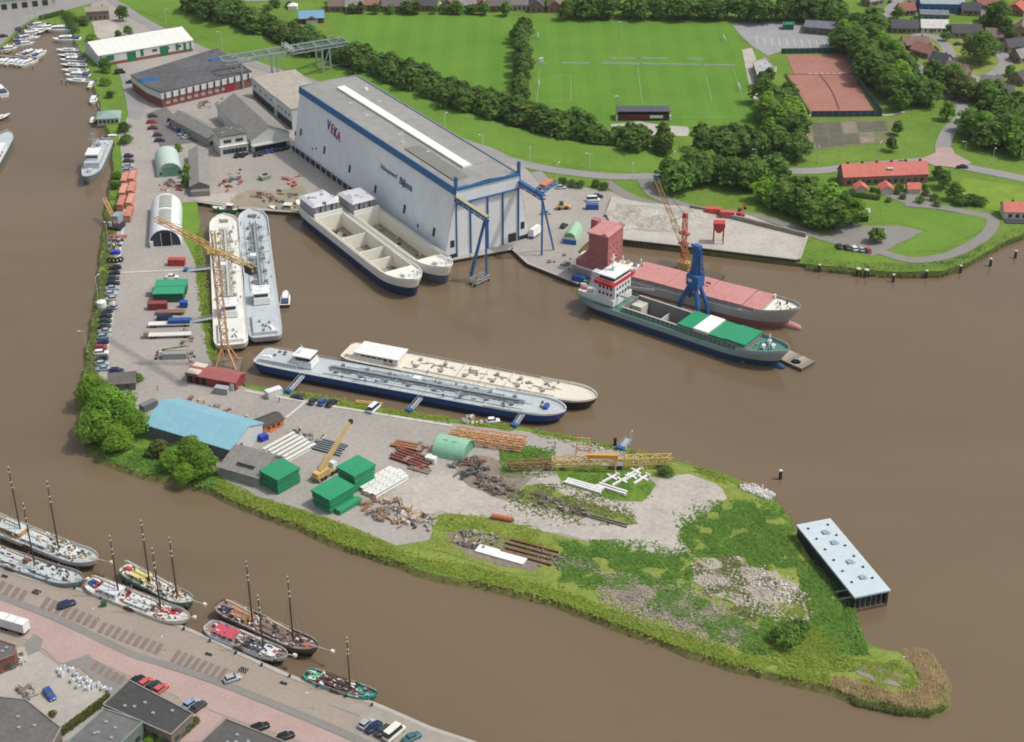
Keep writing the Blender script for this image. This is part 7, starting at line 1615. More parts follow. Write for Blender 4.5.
for i, (x, y) in enumerate(((62, 84), (66, 86), (33, 70), (88, 92))): 
    t = thing('mooring_pole', 'thin dark mooring pole in the marina, %s from the left' % ['second', 'third', 'first', 'fourth'][i], 'pole', G(x, y, 0), 0, 'marina mooring poles'); m = MB(); m.cyl(0, 0, -2, .18, 4.4, 7, .14); m.build('shaft', DARK, t); m = MB(); m.cyl(0, 0, 2.4, .2, .2, 7, .1); m.build('cap', WHITE, t)
for i, (x, y, n) in enumerate(((819, 272, 1), (858, 276, 4), (866, 277, 3), (893, 282, 1), (926, 278, 1), (960, 273, 1), (990, 266, 1), (1015, 258, 1), (780, 479, 1))):
    t = thing('mooring_dolphin', '%s' % ['dolphin nearest the sand quay corner', 'clustered dolphin posts with a sign, left group', 'clustered dolphin posts with a sign, right group', 'first single dolphin right of the clustered posts', 'second single dolphin right of the clustered posts', 'third single dolphin right of the clustered posts', 'fourth single dolphin right of the clustered posts', 'dolphin nearest the right edge', 'white-topped lone dolphin in the open river'][i], 'dolphin', G(x, y, 0), 0, 'mooring dolphins along the right bank')
    for k in range(max(3, n)):
        a = 2.1 * k; d = .35 if n == 1 else .9
        m = MB(); m.bar((math.cos(a) * d * 1.3, math.sin(a) * d * 1.3, -2), (math.cos(a) * d * .6, math.sin(a) * d * .6, 2.9), .5, n=7); m.build('pile', M('tarred_pile', (66, 56, 48), .9, .2, .6), t)
    m = MB(); m.cyl(0, 0, 2.8, .55 if n == 1 else .9, .35, 8); m.build('cap', paint((206, 200, 190)), t)
t = thing('bollard_post', 'black navigation bollard on the north bank beside the lattice boom', 'bollard', G(615, 446), 0); m = MB(); m.cyl(0, 0, 0, .5, 2.6, 8, .45); m.build('shaft', DARK, t); m = MB(); m.cyl(0, 0, 2.6, .6, .3, 8, .3); m.build('cap', DARK, t)
# ================================================================== LAMP POSTS
def lamp_proto():
    t = thing('lamp_post', '', 'lamp post', (0, 0, -500)); PL = paint((196, 200, 198)); m = MB(); m.cyl(0, 0, 0, .13, 8, 7, .08); m.build('pole', PL, t); m = MB(); m.bar((0, 0, 7.9), (1.4, 0, 8.3), .12); m.build('arm', PL, t); m = MB(); m.box(1.7, 0, 8.2, .8, .32, .18); m.build('lamp_head', WHITE, t); m = MB(); m.cyl(0, 0, 0, .24, .4, 8); m.build('base', STEEL, t); return freeze(t)
LP = lamp_proto()
lamps = [(530, 164, 'dike road above the hall front'), (557, 182, 'yard entrance grass'), (589.5, 171, 'dike road above the shrubs'), (632, 180, 'dike road above the sand quay'), (672, 171, 'dike road left of the grove'), (755, 167, 'dike road right of the grove'), (817, 163, 'dike road below the allotments'), (878, 161, 'dike road left of the junction'), (964, 159, 'verge right of the junction'), (992, 165, 'verge below the right-hand wood'),
         (98, 297, 'west bank beside the silver cars'), (87, 352, 'west bank near the big tree'), (108, 240, 'west bank beside the scrap'), (445, 131, 'dike above the hall roof'), (483, 152, 'dike above the hall corner'), (286, 69, 'dike behind the annex'), (166, 25, 'dike lane behind the warehouse'), (222, 47, 'dike lane behind the dark warehouse'), (165, 650, 'quay parking bays'), (238, 672, 'quay beside the silver car'), (313, 708, 'quay beside the teal barge'), (97, 622, 'quay parking at left'), (630, 447, 'north bank beside the detached gangway'), (905, 672, 'mud flat at the peninsula tip')]
for i, (x, y, l) in enumerate(lamps):
    o = copy_tree(LP, G(x, y), R([-90, 60, 200][i % 3]), 'slim grey lamp post on the ' + l, 'lamp posts', .62 if y > 600 or x > 620 and y > 430 else 1.0); o.name = 'lamp_post'
# ================================================================== TOWN QUAY (lower left)
sheet('pink_road', [(-160, 545), (0, 600), (54, 621), (129, 657), (180, 673), (231, 691), (341, 737), (420, 775), (380, 800), (300, 742), (222, 715), (178, 697), (140, 681), (90, 658), (43, 640), (0, 625), (-160, 568)], PINK, .02)
sheet('pink_forecourt', [(38, 632), (90, 655), (86, 664), (58, 663), (45, 650), (26, 640)], PINK, .03); sheet('pink_forecourt', [(178, 697), (222, 716), (205, 742), (175, 742), (196, 722)], PINK, .03); sheet('pink_forecourt', [(0, 612), (43, 639), (28, 640), (0, 632)], PINK, .03)
strip('grey_gutter_strip', [(-160, 541), (0, 597), (54, 617), (129, 653), (180, 669), (231, 687), (341, 732), (420, 770)], 2.2, GREYP, .04)
strip('quay_coping', [(-250, 471.5), (0, 568.5), (82, 590.5), (190, 630.5), (256, 661.5), (301, 680.5), (373, 703.5), (431, 728.5), (478, 744.5), (560, 781)], 1.0, CONC, .05)
sheet('concrete_yard', [(-60, 640), (0, 650), (30, 646), (62, 668), (100, 690), (112, 704), (66, 742), (30, 742), (-60, 742)], M('yard_concrete', (160, 154, 146), .9, .08, .1, rgb2=(178, 172, 162), fine=6), .025)
sheet('grey_paving', [(24, 644), (34, 634), (43, 640), (40, 650), (28, 656)], GREYP, .05, .2, 2); sheet('grey_paving', [(62, 664), (88, 655), (92, 658), (78, 668)], GREYP, .05, .2, 2)
sheet('grey_paving', [(80, 668), (92, 659), (128, 680), (122, 692), (108, 694)], GREYP, .045); sheet('pale_quay_end', [(330, 705), (375, 704), (431, 729), (478, 745), (560, 781), (430, 770), (346, 736), (360, 716)], M('pale_quay_paving', (156, 148, 136), .9, .08, .1), .03)
# parking bays, each a patch of darker brick between pale lines
def bays(a, b, n, dx, dy, wfrac=.62):
    for i in range(n):
        x = a[0] + (b[0] - a[0]) * i / (n - 1); y = a[1] + (b[1] - a[1]) * i / (n - 1); w = (b[0] - a[0]) / (n - 1) * wfrac; h = (b[1] - a[1]) / (n - 1) * wfrac
        sheet('parking_bay', [(x, y), (x + w, y + h), (x + w + dx, y + h + dy), (x + dx, y + dy)], BAYM, .045)
bays((2, 581), (24, 590), 4, -7, 10); bays((47, 597), (96, 617), 8, -7, 10); bays((104, 622), (160, 643), 9, -7, 10); bays((178, 650), (224, 668), 8, -8, 11); bays((96, 662), (122, 675), 5, -6, 8)
for i, (x, y) in enumerate(((5, 577), (209, 655), (284, 684))):
    t = thing('quay_bench', '%s dark bench along the town quay' % ['leftmost', 'middle', 'right'][i], 'bench', G(x, y), R(-24), 'benches on the town quay'); m = MB(); m.box(0, 0, .42, 1.9, .5, .08); m.build('seat', BLACK, t)
    for s in (-1, 1): m = MB(); m.box(s * .7, 0, 0, .1, .45, .42); m.build('leg', BLACK, t)
for i, (x, y) in enumerate(((20, 573), (47, 581), (75, 589), (101, 599), (128, 609), (156, 619), (184, 630), (210, 642), (236, 654), (262, 666), (290, 677), (318, 687), (346, 697), (372, 706))):
    t = thing('quay_bollard', '%s mooring bollard from the left on the quay edge' % ordn(i), 'bollard', G(x, y), 0, 'bollards on the town quay edge'); m = MB(); m.cyl(0, 0, 0, .22, .6, 8, .2); m.build('post', BLACK, t); m = MB(); m.cyl(0, 0, .6, .34, .18, 8); m.build('cap', BLACK, t)
for i, (x, y, k) in enumerate(((37, 593, 'red brown'), (244, 671, 'dark'))):
    t = thing('bicycle_stand', '%s clump of parked bicycles on the quay' % k, 'bicycles', G(x, y), R(-25))
    for j in range(4):
        for dx in (-.5, .5): m = MB(); m.bar((j * .6 - 1 - .03, dx, .34), (j * .6 - 1 + .03, dx, .34), .66, n=10); m.build('wheel', DARK, t)
        m = MB(); m.bar((j * .6 - 1, -.5, .36), (j * .6 - 1, .1, .75), .06); m.bar((j * .6 - 1, .1, .75), (j * .6 - 1, .5, .36), .06); m.bar((j * .6 - 1, -.25, .55), (j * .6 - 1, -.3, .95), .06); m.build('cycle_tubes', [RUST, paint((96, 40, 50)), BLACK, STEEL][j], t)
t = thing('green_container_bin', 'small green bin standing on the quay beside the red-decked barge', 'bin', G(104, 606), R(20)); m = MB(); m.box(0, 0, 0, 1.3, 1.0, 1.1, 0, 1.1, 1.1); m.build('tub', paint((36, 110, 76)), t); m = MB(); m.box(0, 0, 1.1, 1.5, 1.2, .2); m.build('lid', paint((30, 90, 64)), t)
# flat-roofed premises
def flat_building(name, label, px, h, roofc, wallc, extra=None, winside=None):
    w = [G(x, y, LZ + h) for x, y in px]; c = sum(w, Vector()) / len(w); t = thing(name, label, 'building', (c.x, c.y, LZ)); pl = [(v.x - c.x, v.y - c.y) for v in w]
    m = MB(); m.prism([(x * .985, y * .985) for x, y in pl], -.2, h - .3); wl2 = m.build('wall', wallm(wallc), t); m = MB(); m.prism(pl, h - .3, h); rf = m.build('roof', M('roof_felt_%d' % roofc[0], roofc, .9, .15, .15, rgb2=tuple(int(c_ * 1.2) for c_ in roofc), fine=5), t)
    n = len(pl)
    for i in range(n):
        a, b = Vector((*pl[i], 0)), Vector((*pl[(i + 1) % n], 0)); d = b - a; mid = (a + b) / 2; m = MB(); m.box(mid.x, mid.y, h, d.length, .3, .28, math.atan2(d.y, d.x)); m.build('parapet', wallm(tuple(min(255, c_ + 25) for c_ in wallc)), rf)
        if d.length > 6:
            nv = Vector((d.y, -d.x, 0)).normalized(); nv = nv if nv.dot(mid) > 0 else -nv; k = int(d.length / 3.2)
            for j in range(k):
                p = (a + d * ((j + .5) / k)) * .985 + nv * .03; m = MB(); m.box(p.x, p.y, 1.0, 1.6, .12, 1.3, math.atan2(d.y, d.x)); m.build('window', GLASS, wl2)
    random.seed(len(label))
    for k in range(5): m = MB(); p = (Vector((*pl[k % n], 0))) * random.uniform(.1, .55); m.box(p.x, p.y, h, .7, .7, .4); m.build('roof_vent', STEEL, rf)
    return t
flat_building('commercial_building', 'dark flat-roofed building with cars behind it at the pink road', [(103, 705), (129, 680.5), (193, 714), (171, 735)], 4.2, (66, 66, 66), (120, 112, 104))
flat_building('commercial_building', 'grey flat-roofed building with green trim at the bottom edge', [(67, 743), (104, 709), (143, 722), (116, 748)], 5.0, (98, 98, 98), (104, 118, 110)); flat_building('commercial_building', 'grey roof cut by the lower left corner', [(-30, 694), (26, 700), (61, 728), (48, 752), (-30, 752)], 5.0, (94, 92, 90), (128, 122, 114))
flat_building('commercial_building', 'dark roof at the bottom edge beside the pink road', [(198, 745), (226, 719), (284, 742), (260, 764)], 4.5, (84, 82, 80), (120, 112, 104)); flat_building('brick_store', 'small red brick store with grey roof at the left edge', [(-20, 634), (16, 646), (14, 655), (-20, 668)], 4.2, (92, 90, 90), (124, 80, 70))
t = thing('lorry_trailer', 'white box lorry at the left edge beside the pink road', 'lorry', G(14, 630), R(-22)); m = MB(); m.box(0, 0, 1.1, 8.6, 2.55, 2.7); m.build('box_body', WHITE, t); m = MB(); m.box(0, 0, .7, 8.4, 2.2, .4); m.build('chassis', BLACK, t)
for x in (-2.8, -1.6, 2.8):
    for s in (-1, 1): m = MB(); m.bar((x, s * .9, .5), (x, s * 1.25, .5), 1.0, n=10); m.build('wheel', DARK, t)
for k in range(2): m = MB(); m.box(-1.4 + k * 2.8, 0, 3.8, .15, 2.6, .06); m.build('roof_rib', STEEL, t)
random.seed(12)
for i, (x, y) in enumerate(((60, 672), (64, 669), (62, 676), (72, 671), (76, 676), (73, 682), (80, 681), (82, 686), (86, 680), (90, 684), (93, 688), (98, 686), (104, 690), (110, 692), (79, 688), (88, 690))):
    t = thing('big_bag', 'white bulk bag, %s in the heap by the concrete yard' % ordn(i), 'bulk bag', G(x, y), random.uniform(0, 1.5), 'white bulk bags'); m = MB(); m.box(0, 0, 0, 1.2, 1.2, 1.1, 0, .9, .9); m.build('bag', [WHITE, paint((190, 196, 206)), paint((206, 206, 200))][i % 3], t); m = MB(); m.bar((-.5, -.5, 1.1), (0, 0, 1.4), .1); m.bar((.5, .5, 1.1), (0, 0, 1.4), .1); m.build('lifting_loops', paint((60, 70, 110)), t)
heap('the goods along the store wall at lower left', [(0, 668), (14, 656), (28, 652), (26, 662), (8, 674)], 12, (.8, 1.8), [(176, 170, 160), (110, 140, 128), (150, 110, 90), (206, 204, 196)], 71); heap('the rubble heap at the left of the concrete yard', [(12, 692), (30, 684), (42, 696), (24, 700)], 12, (.8, 2), [(150, 140, 130), (120, 104, 90), (180, 174, 164)], 72)
def hedge(label, a, b, w, h, n, mat):
    p, q, L, rz = axis(a, b); t = thing('hedge', label, 'hedge', (p + q) / 2, rz); m = MB(); random.seed(n)
    for _ in range(n):
        d = rdir(); x, y, z = random.uniform(-L / 2, L / 2), d.y * w / 2, abs(d.z) * h * .5 + h * .5 * random.random() ** .5
        leaf_quad(m, Vector((x, y, z)), Vector((0, d.y, abs(d.z))) + rdir() * .6, .22)
    m.build('foliage', mat, t); m = MB()
    for k in range(int(L / 1.2)): m.cyl(-L / 2 + k * 1.2 + .5, 0, -.1, .06, h * .6, 5)
    m.build('stems', TRUNK, t)
hedge('clipped yellow green hedge between concrete yard and flat roof', (62, 736), (110, 700), 1.6, 2.6, 2600, LEAF['olive']); hedge('short hedge at the right corner of the dark flat roof', (180, 738), (198, 722), 1.6, 2.2, 1300, LEAF['olive'])
for i, (x, y) in enumerate(((144, 734), (150, 738), (156, 735), (162, 740), (148, 742))): shrub(x, y, 1.8, 1.1, 'light', '%s garden shrub between the flat roofs' % ordn(i), 'shrubs between the flat roofs')
shrub(52, 714, 1.6, 1, 'olive', 'small bare shrub in the concrete yard')

# ================================================================== HOUSES
def house(label, px, py, L, W, deg, roofc, wallc, eave=3.0, ridge=6.2, chim=1, name='house', windows=True, group=None):
    t = thing(name, label, 'house', G(px, py), R(deg), group); rf = gable(t, L, W, eave, ridge, wallm(wallc), roofm(roofc), .4, .2)
    for k in range(chim):
        m = MB(); m.box((-.3 + .6 * k / max(1, chim - 1) if chim > 1 else .25) * L, .3, ridge - .6, .7, .7, 1.5); m.build('chimney', wallm((130, 80, 66)), rf)
    if windows:
        side_windows(t, L, -W / 2, 1.0, max(2, int(L / 2.8)), 1.3, 1.2); m = MB(); m.box(-L * .1, -W / 2 - .03, 0, 1.0, .14, 2.1); m.build('door', paint((96, 84, 76)), t)
        end_windows(t, L / 2 + .02, 1.0, (-W * .2, W * .2), 1.2, 1.2); end_windows(t, -L / 2 - .02, 1.0, (-W * .2, W * .2), 1.2, 1.2)
    return t
BR, DG, RD, WT, GY = (124, 104, 94), (82, 82, 88), (176, 92, 74), (206, 206, 200), (140, 138, 136)
for l, x, y, L, W, d, rc, wc in (('dark-roofed house above the bend of the village road', 903, 31, 14, 9, -4, DG, (140, 124, 110)), ('white flat-pitched house on the close, left of the dark roof', 933, 31, 14, 8, -3, WT, WT), ('dark-roofed house behind the green island', 965, 36, 15, 9, -5, DG, (150, 140, 126)), ('brown-roofed bungalow right of the big round tree', 997, 40, 13, 9, -8, BR, (150, 130, 116)),
        ('brown gabled house left of the close', 914, 48, 13, 10, -6, (132, 108, 98), (150, 130, 116)), ('reddish-roofed house in the row left of the green', 924, 55, 11, 9, -50, (156, 104, 92), (150, 130, 116)), ('dark house with a skylight left of the green', 940, 65, 9, 8, -40, (74, 78, 88), (176, 170, 160)), ('brown thatch-like roofed house at the tip of the row', 957, 75, 11, 9, -45, (128, 112, 92), (150, 130, 116)),
        ('long slate-grey bungalow below the green', 980, 96, 13, 8, -4, (108, 110, 116), (196, 190, 178)), ('grey bungalow at right below the green', 1000, 98, 11, 7, -4, (96, 98, 106), (196, 190, 178)), ('dark-roofed house cut by the right edge', 1022, 82, 12, 9, 40, DG, (140, 120, 104)), ('grey-roofed house at the right edge above the wood', 1022, 60, 11, 8, 30, GY, (150, 130, 116)), ('brown-roofed house at the right edge beside the dark trees', 1020, 34, 11, 8, 70, BR, (150, 130, 116)), ('small red-roofed house left of the blue industrial hall', 905, 14, 9, 7, 10, (150, 96, 84), (160, 140, 126)), ('red-roofed house at the top right corner', 1016, 13, 10, 10, 60, (190, 92, 72), (150, 110, 96))):
    house(l, x, y, L, W, d, rc, wc)
m = None
t = thing('industrial_hall', 'bright blue industrial hall at the top right', 'hall', G(940, 10), R(-3)); gable(t, 24, 12, 5, 6.5, paint((30, 110, 180)), roofm((150, 160, 168)), .3); side_windows(t, 24, -6, 1.5, 6, 1.8, 1.4)
t = thing('industrial_shed', 'long dark grey shed in front of the blue hall', 'shed', G(926, 8), R(-8)); gable(t, 20, 8, 3.6, 4.8, wallm((110, 112, 114)), roofm((96, 100, 106)), .3); side_windows(t, 20, -4, 1.2, 5, 1.6, 1.2)
t = thing('industrial_shed', 'blue grey flat shed above the white house', 'shed', G(933, 19), R(-6)); gable(t, 15, 9, 3.6, 4.6, wallm((90, 116, 130)), roofm((112, 120, 128)), .3); side_windows(t, 15, -4.5, 1.2, 4, 1.6, 1.2)
# terrace with red roof
c, rz, L = site((843, 186.5), (927, 183), 9); t = thing('terraced_houses', 'terrace of houses with one long bright red roof', 'terrace', c, rz); rf = gable(t, L, 9, 4.2, 8.0, wallm((150, 118, 104)), M('red_pantiles', (198, 104, 90), .8, .12, .5, rgb2=(212, 122, 106), seams=(0, 1.2, .12)), .4)
for k in range(6):
    m = MB(); m.box(-L / 2 + 2.5 + k * (L - 5) / 5, .2, 7.4, .9, .8, 1.6); m.build('chimney', wallm((130, 70, 58)), rf)
side_windows(t, L, -4.5, 1.0, 12, 1.4, 1.4); 
for k in range(6): m = MB(); m.box(-L / 2 + 4.5 + k * (L - 5) / 6, -4.55, 0, 1, .14, 2.1); m.build('door', paint((90, 100, 96)), t)
m = MB(); m.box(2, -2.6, 6.35, 2.6, 1.2, .3); m.build('solar_panel', paint((190, 200, 200)), rf)
for i, (x, y, w) in enumerate(((860, 192, 5), (885.5, 192, 5.5), (912.5, 191.5, 4.8))):
    house('%s red-roofed outbuilding in the terrace gardens' % ['left', 'middle', 'right'][i], x, y, w, 5, 90 if i < 2 else 0, (206, 106, 94), (196, 190, 180), 2.2, 3.8, 0, 'outbuilding', False)
hedge('dark hedge behind the terrace gardens', (842, 195), (880, 200), 2.0, 2.2, 2200, LEAF['dark'])
for i, (x, y) in enumerate(((873, 190), (889, 200), (897, 192), (903, 197), (921, 200), (926, 193), (934, 198), (937, 204), (900, 187), (925, 187))): shrub(x, y, random.uniform(1.8, 3), 1.2, ['dark', 'mid', 'olive'][i % 3], '%s shrub in the terrace gardens' % ordn(i), 'shrubs in the terrace gardens')
sheet('garden_paving', [(880, 194), (930, 191), (940, 206), (905, 204)], GREYP, .07, .3, 3)
c, rz, L = site((836, 219), (868, 222), 6); t = thing('boat_shed', 'low dark shed with pale flat roof by the river car park', 'shed', c, rz); gable(t, L, 6, 2.8, 3.3, wallm((70, 60, 56)), roofm((186, 192, 192)), .4); side_windows(t, L, -3, .5, 3, 2.2, 1.8, mat=BLACK, name='door')
t = thing('river_house', 'red-roofed white house beside the water at the right edge', 'house', G(1018, 216), R(-4)); rf = gable(t, 13, 8, 3.4, 6, paint((206, 198, 184)), M('red_pantiles', (198, 104, 90)), .4); side_windows(t, 13, -4, 1.0, 4, 1.4, 1.5); m = MB(); m.box(-3, .2, 5.6, .8, .7, 1.3); m.build('chimney', wallm((130, 70, 58)), rf)
m = MB(); m.box(1, -6, -.2, 15, 3.5, .6); m.build('terrace_deck', paint((70, 76, 84)), t)
# rows of houses along the top edge
random.seed(19)
cols = [BR, DG, (120, 116, 110), (110, 104, 100), (150, 104, 88), GY]
for r_, (y0, xs) in enumerate(((9.5, list(range(338, 562, 18))), (-9, list(range(250, 720, 21))), (-4, list(range(575, 860, 22))))):
    for i, x in enumerate(xs):
        house('%s house from the left in the %s row of houses at the top edge' % (ordn(i), ['nearest', 'farthest', 'tree-hidden'][r_]), x + random.uniform(-3, 3), y0 + random.uniform(-1, 1), random.uniform(9, 13), 8, random.choice((0, 0, 4, 90)), cols[(i * 5 + r_) % 6], [(150, 120, 104), (176, 164, 150), (140, 110, 96)][i % 3], [3.4, 4.6, 4.6][r_], [6.6, 8, 8][r_], 1, 'house', True, 'houses at the top edge')
for i, (x, y) in enumerate(((330, 4), (342, 6), (372, 8), (392, 7), (410, 8), (428, 6), (455, 8), (470, 9), (498, 8), (540, 7), (548, 4), (290, 5), (275, 4), (268, 8))): shrub(x, y, random.uniform(3, 5), 1.3, ['dark', 'mid', 'olive'][i % 3], '%s garden bush along the top gardens' % ordn(i), 'bushes in the top gardens')
t = thing('garden_shed', 'white garden tent roof left of the blue-roofed pavilion', 'tent', G(293, 9), 0); m = MB(); m.box(0, 0, 0, 5, 4, 2.2); m.build('wall', WHITE, t); m = MB(); m.box(0, 0, 2.2, 5.6, 4.6, 1.4, 0, .1, .1); m.build('roof', WHITE, t)
t = thing('garden_shed', 'pale blue grey box shed among the top gardens', 'shed', G(444, 10), 0); m = MB(); m.box(0, 0, 0, 4.4, 4, 3.6); m.build('wall', paint((170, 190, 200)), t); m = MB(); m.box(0, 0, 3.6, 4.8, 4.4, .3); m.build('roof', paint((196, 206, 210)), t)
c, rz, L = site((300, 24), (324, 23), 9); t = thing('pavilion', 'sports pavilion with pale blue roof at the field corner', 'pavilion', c, rz); rf = gable(t, L, 9, 3, 5.6, wallm((120, 70, 64)), M('pale_blue_roof', (108, 160, 190), .6, .06, .3), .5); m = MB(); m.box(0, -5.4, 0, 6, 2.4, 2.6); m.build('porch', paint((206, 200, 192)), t); m = MB(); m.box(0, -5.4, 2.6, 6.6, 3, 1.2, 0, .1, 1); m.build('porch_roof', roofm((84, 66, 66)), t); side_windows(t, L, -4.5, 1, 4, 1.4, 1.2)
# upper left corner
t = thing('quay_warehouse', 'grey-roofed warehouse cut by the top left corner', 'warehouse', G(8, 6), R(22)); gable(t, 46, 20, 6, 9, paint((196, 194, 186)), roofm((118, 124, 132)), .4); side_windows(t, 46, -10, 1, 8, 3, 3, mat=BLACK, name='door')
house('flat grey house above the marina lane', 98, 18, 12, 9, 15, (150, 140, 126), (130, 116, 104), 5, 6.2); house('small house beside the lane at the top left', 46, 4, 10, 7, 20, GY, (186, 182, 172), 3, 5)
hedge('clipped green hedge round the marina head', (40, 20), (64, 14), 3, 2.6, 2600, LEAF['mid']); hedge('tall hedge down the marina head', (66, 16), (76, 34), 5, 3.2, 3600, LEAF['dark'])
sheet('gravel_garden', [(92, 22), (112, 20), (124, 34), (108, 42), (96, 38)], DIRT, .1, .3, 3)
put_car(4, 37, 30, 'black', 'black car on the quay road at the top left'); put_car(20, 30, 30, 'dark grey', 'dark grey car on the quay road beside the marina cluster')

# ================================================================== SPORTS GROUND
LINE = M('pitch_line', (160, 184, 138), .9, .1, .5)
def pl(name, a, b, w=.16): return strip(name, [a, b], w, LINE, .09)
for a, b in (((538, 83), (537, 112)), ((538, 83), (540, 68)), ((739, 88), (747, 112)), ((739, 88), (733, 68)), ((670, 117.5), (756, 117)), ((638, 68), (642, 104)), ((571, 76), (571, 101)), ((571, 76), (552, 76)), ((571, 101), (550, 101)), ((706, 77), (712, 102))): pl('pitch_line', a, b)
for i, (x, y, d, l) in enumerate(((538, 39, 90, 'far pitch, left end'), (724, 41, 90, 'far pitch, right end'), (539, 87, 90, 'near pitch, left end'), (739, 90, 90, 'near pitch, right end'))):
    t = thing('goal', 'white football goal on the ' + l, 'goal', G(x, y), R(d), 'football goals')
    for s in (-1, 1): m = MB(); m.bar((s * 3.66, 0, 0), (s * 3.66, 0, 2.44), .2); m.build('post', WHITE, t)
    m = MB(); m.bar((-3.66, 0, 2.44), (3.66, 0, 2.44), .2); m.build('crossbar', WHITE, t); m = MB(); k = 1 if i % 2 == 0 else -1
    for s in range(9): m.bar((-3.6 + s * .9, 0, 2.4), (-3.6 + s * .9, 1.8 * k, 0), .06)
    m.build('net', paint((210, 214, 210)), t)
n = 0
for x0, x1, y0, y1 in ((533, 547, 64.5, 64.8), (562, 590, 64.2, 64.5), (601, 640, 64.3, 64.8), (641, 702, 64.8, 66), (704, 736, 66, 66.6), (609, 618, 59, 59.2), (622, 636, 59.2, 59.4), (641, 667, 59.4, 59.8), (687, 703, 59.8, 60.2)):
    p, q, L, rz = axis((x0, y0), (x1, y1)); t = thing('boarding', 'white advertising boards between the two pitches, %s run' % ordn(n), 'boards', (p + q) / 2, rz, 'white boards between the pitches'); n += 1; k = max(1, int(L / 2.5))
    for i in range(k): m = MB(); m.box(-L / 2 + (i + .5) * L / k, 0, .05, L / k - .06, .12, .95); m.build('board', paint((222, 224, 222)), t)
t = thing('dugout', 'small white shelter beside the hedge between the pitches', 'shelter', G(541, 61.5), 0); m = MB(); m.box(0, 0, 0, 2.6, 1.4, 1.9, 0, .8, .8); m.build('shell', WHITE, t); m = MB(); m.box(0, -.3, .3, 2.2, .4, .1); m.build('bench', STEEL, t)
c, rz, L = site((618, 121), (669, 121), 7); t = thing('grandstand', 'small dark-roofed grandstand with red brown front', 'grandstand', c, rz); m = MB(); m.box(0, 3.3, 0, L, .3, 4.4); m.build('back_wall', wallm((90, 60, 56)), t)
m = MB(); m.box(0, -2.8, 0, L, .4, 3.0); m.build('front_wall', wallm((104, 54, 52)), t)
for s in (-1, 1): m = MB(); m.box(s * (L / 2 - .1), 0, 0, .2, 6.6, 4); m.build('side_wall', wallm((90, 60, 56)), t)
m = MB(); m.box(0, 0, 4.4, L + .8, 7.6, .3); m.build('roof', roofm((84, 88, 98)), t); m = MB(); m.box(L * .25, -3.05, 1.2, 6, .1, 1.4); m.build('white_banner', WHITE, t)
for s in (-1, 1): m = MB(); m.box(s * (L / 2 + .6), -2.8, 0, .8, .8, 2.4); m.build('gate_post', WHITE, t)
flat_building('clubhouse', 'grey flat-roofed clubhouse beside the football fields', [(753, 62), (766, 58), (776, 70), (768, 78), (758, 78)], 3.6, (150, 150, 152), (150, 130, 116)); flat_building('clubhouse', 'small white-roofed kiosk right of the clubhouse', [(768, 67), (776, 67), (776, 72), (769, 72)], 3.0, (90, 92, 96), WT); flat_building('tennis_pavilion', 'dark-roofed tennis pavilion left of the courts', [(785, 92), (794, 91), (798, 101), (788, 103)], 3.4, (72, 72, 80), (96, 86, 80)); flat_building('sports_hall', 'long dark flat-roofed building behind the grey car park', [(806, 20), (838, 22), (840, 30), (804, 27)], 3.6, (96, 102, 112), (110, 104, 100)); flat_building('bus_shelter', 'green container kiosk at the head of the grey car park', [(783, 22), (794, 22), (794, 25), (783, 25)], 2.8, (40, 110, 84), (40, 110, 84))
def screen(label, a, b, rgb, h=3.0):
    p, q, L, rz = axis(a, b); t = thing('court_fence', label, 'fence', (p + q) / 2, rz); k = max(2, int(L / 3))
    for i in range(k): m = MB(); m.box(-L / 2 + (i + .5) * L / k, 0, .1, L / k - .05, .06, h - .2); m.build('windbreak_panel', paint(rgb, .8), t)
    for i in range(k + 1): m = MB(); m.cyl(-L / 2 + i * L / k, 0, 0, .06, h, 6); m.build('post', STEEL, t)
screen('dark green windbreak fence behind the far clay court', (781, 54), (846, 53), (38, 86, 86)); screen('blue windbreak fence along the near end of the clay courts', (811, 117), (882, 116.5), (62, 76, 100)); screen('blue windbreak fence down the right side of the clay courts', (882, 116), (853, 75), (66, 86, 112)); screen('blue windbreak fence at the upper right of the clay courts', (853, 75), (846, 53.5), (66, 86, 112)); screen('low fence left of the near clay court', (810, 115), (785, 75), (110, 116, 104), 1.4)
for x0, x1, y in ((810, 842, 74.6), ): 
    for i in range(6):
        t = thing('court_bench', '%s white bench between the clay courts' % ordn(i), 'bench', G(x0 + i * 6, y), 0, 'benches between the clay courts'); m = MB(); m.box(0, 0, .45, 2.0, .5, .1); m.build('seat', WHITE, t)
        for s in (-1, 1): m = MB(); m.box(s * .8, 0, 0, .1, .4, .45); m.build('leg', WHITE, t)
strip('court_divider', [(820, 75), (832, 92), (839, 110)], .8, M('court_dark_line', (120, 72, 60), .9), .1)
for i, (x, y, l) in enumerate(((854, 57, 'upper right of the clay courts'), (869, 77, 'right of the clay courts'), (616, 116, 'left of the grandstand'), (619, 40, 'edge of the far pitch'))):
    t = thing('floodlight', 'slender floodlight mast at the ' + l, 'floodlight', G(x, y), 0, 'floodlight masts'); m = MB(); m.cyl(0, 0, 0, .16, 9.5, 7, .1); m.build('mast', STEEL, t); m = MB(); m.box(0, 0, 9.3, 1.6, .4, .4); m.build('lamp_head', WHITE, t)
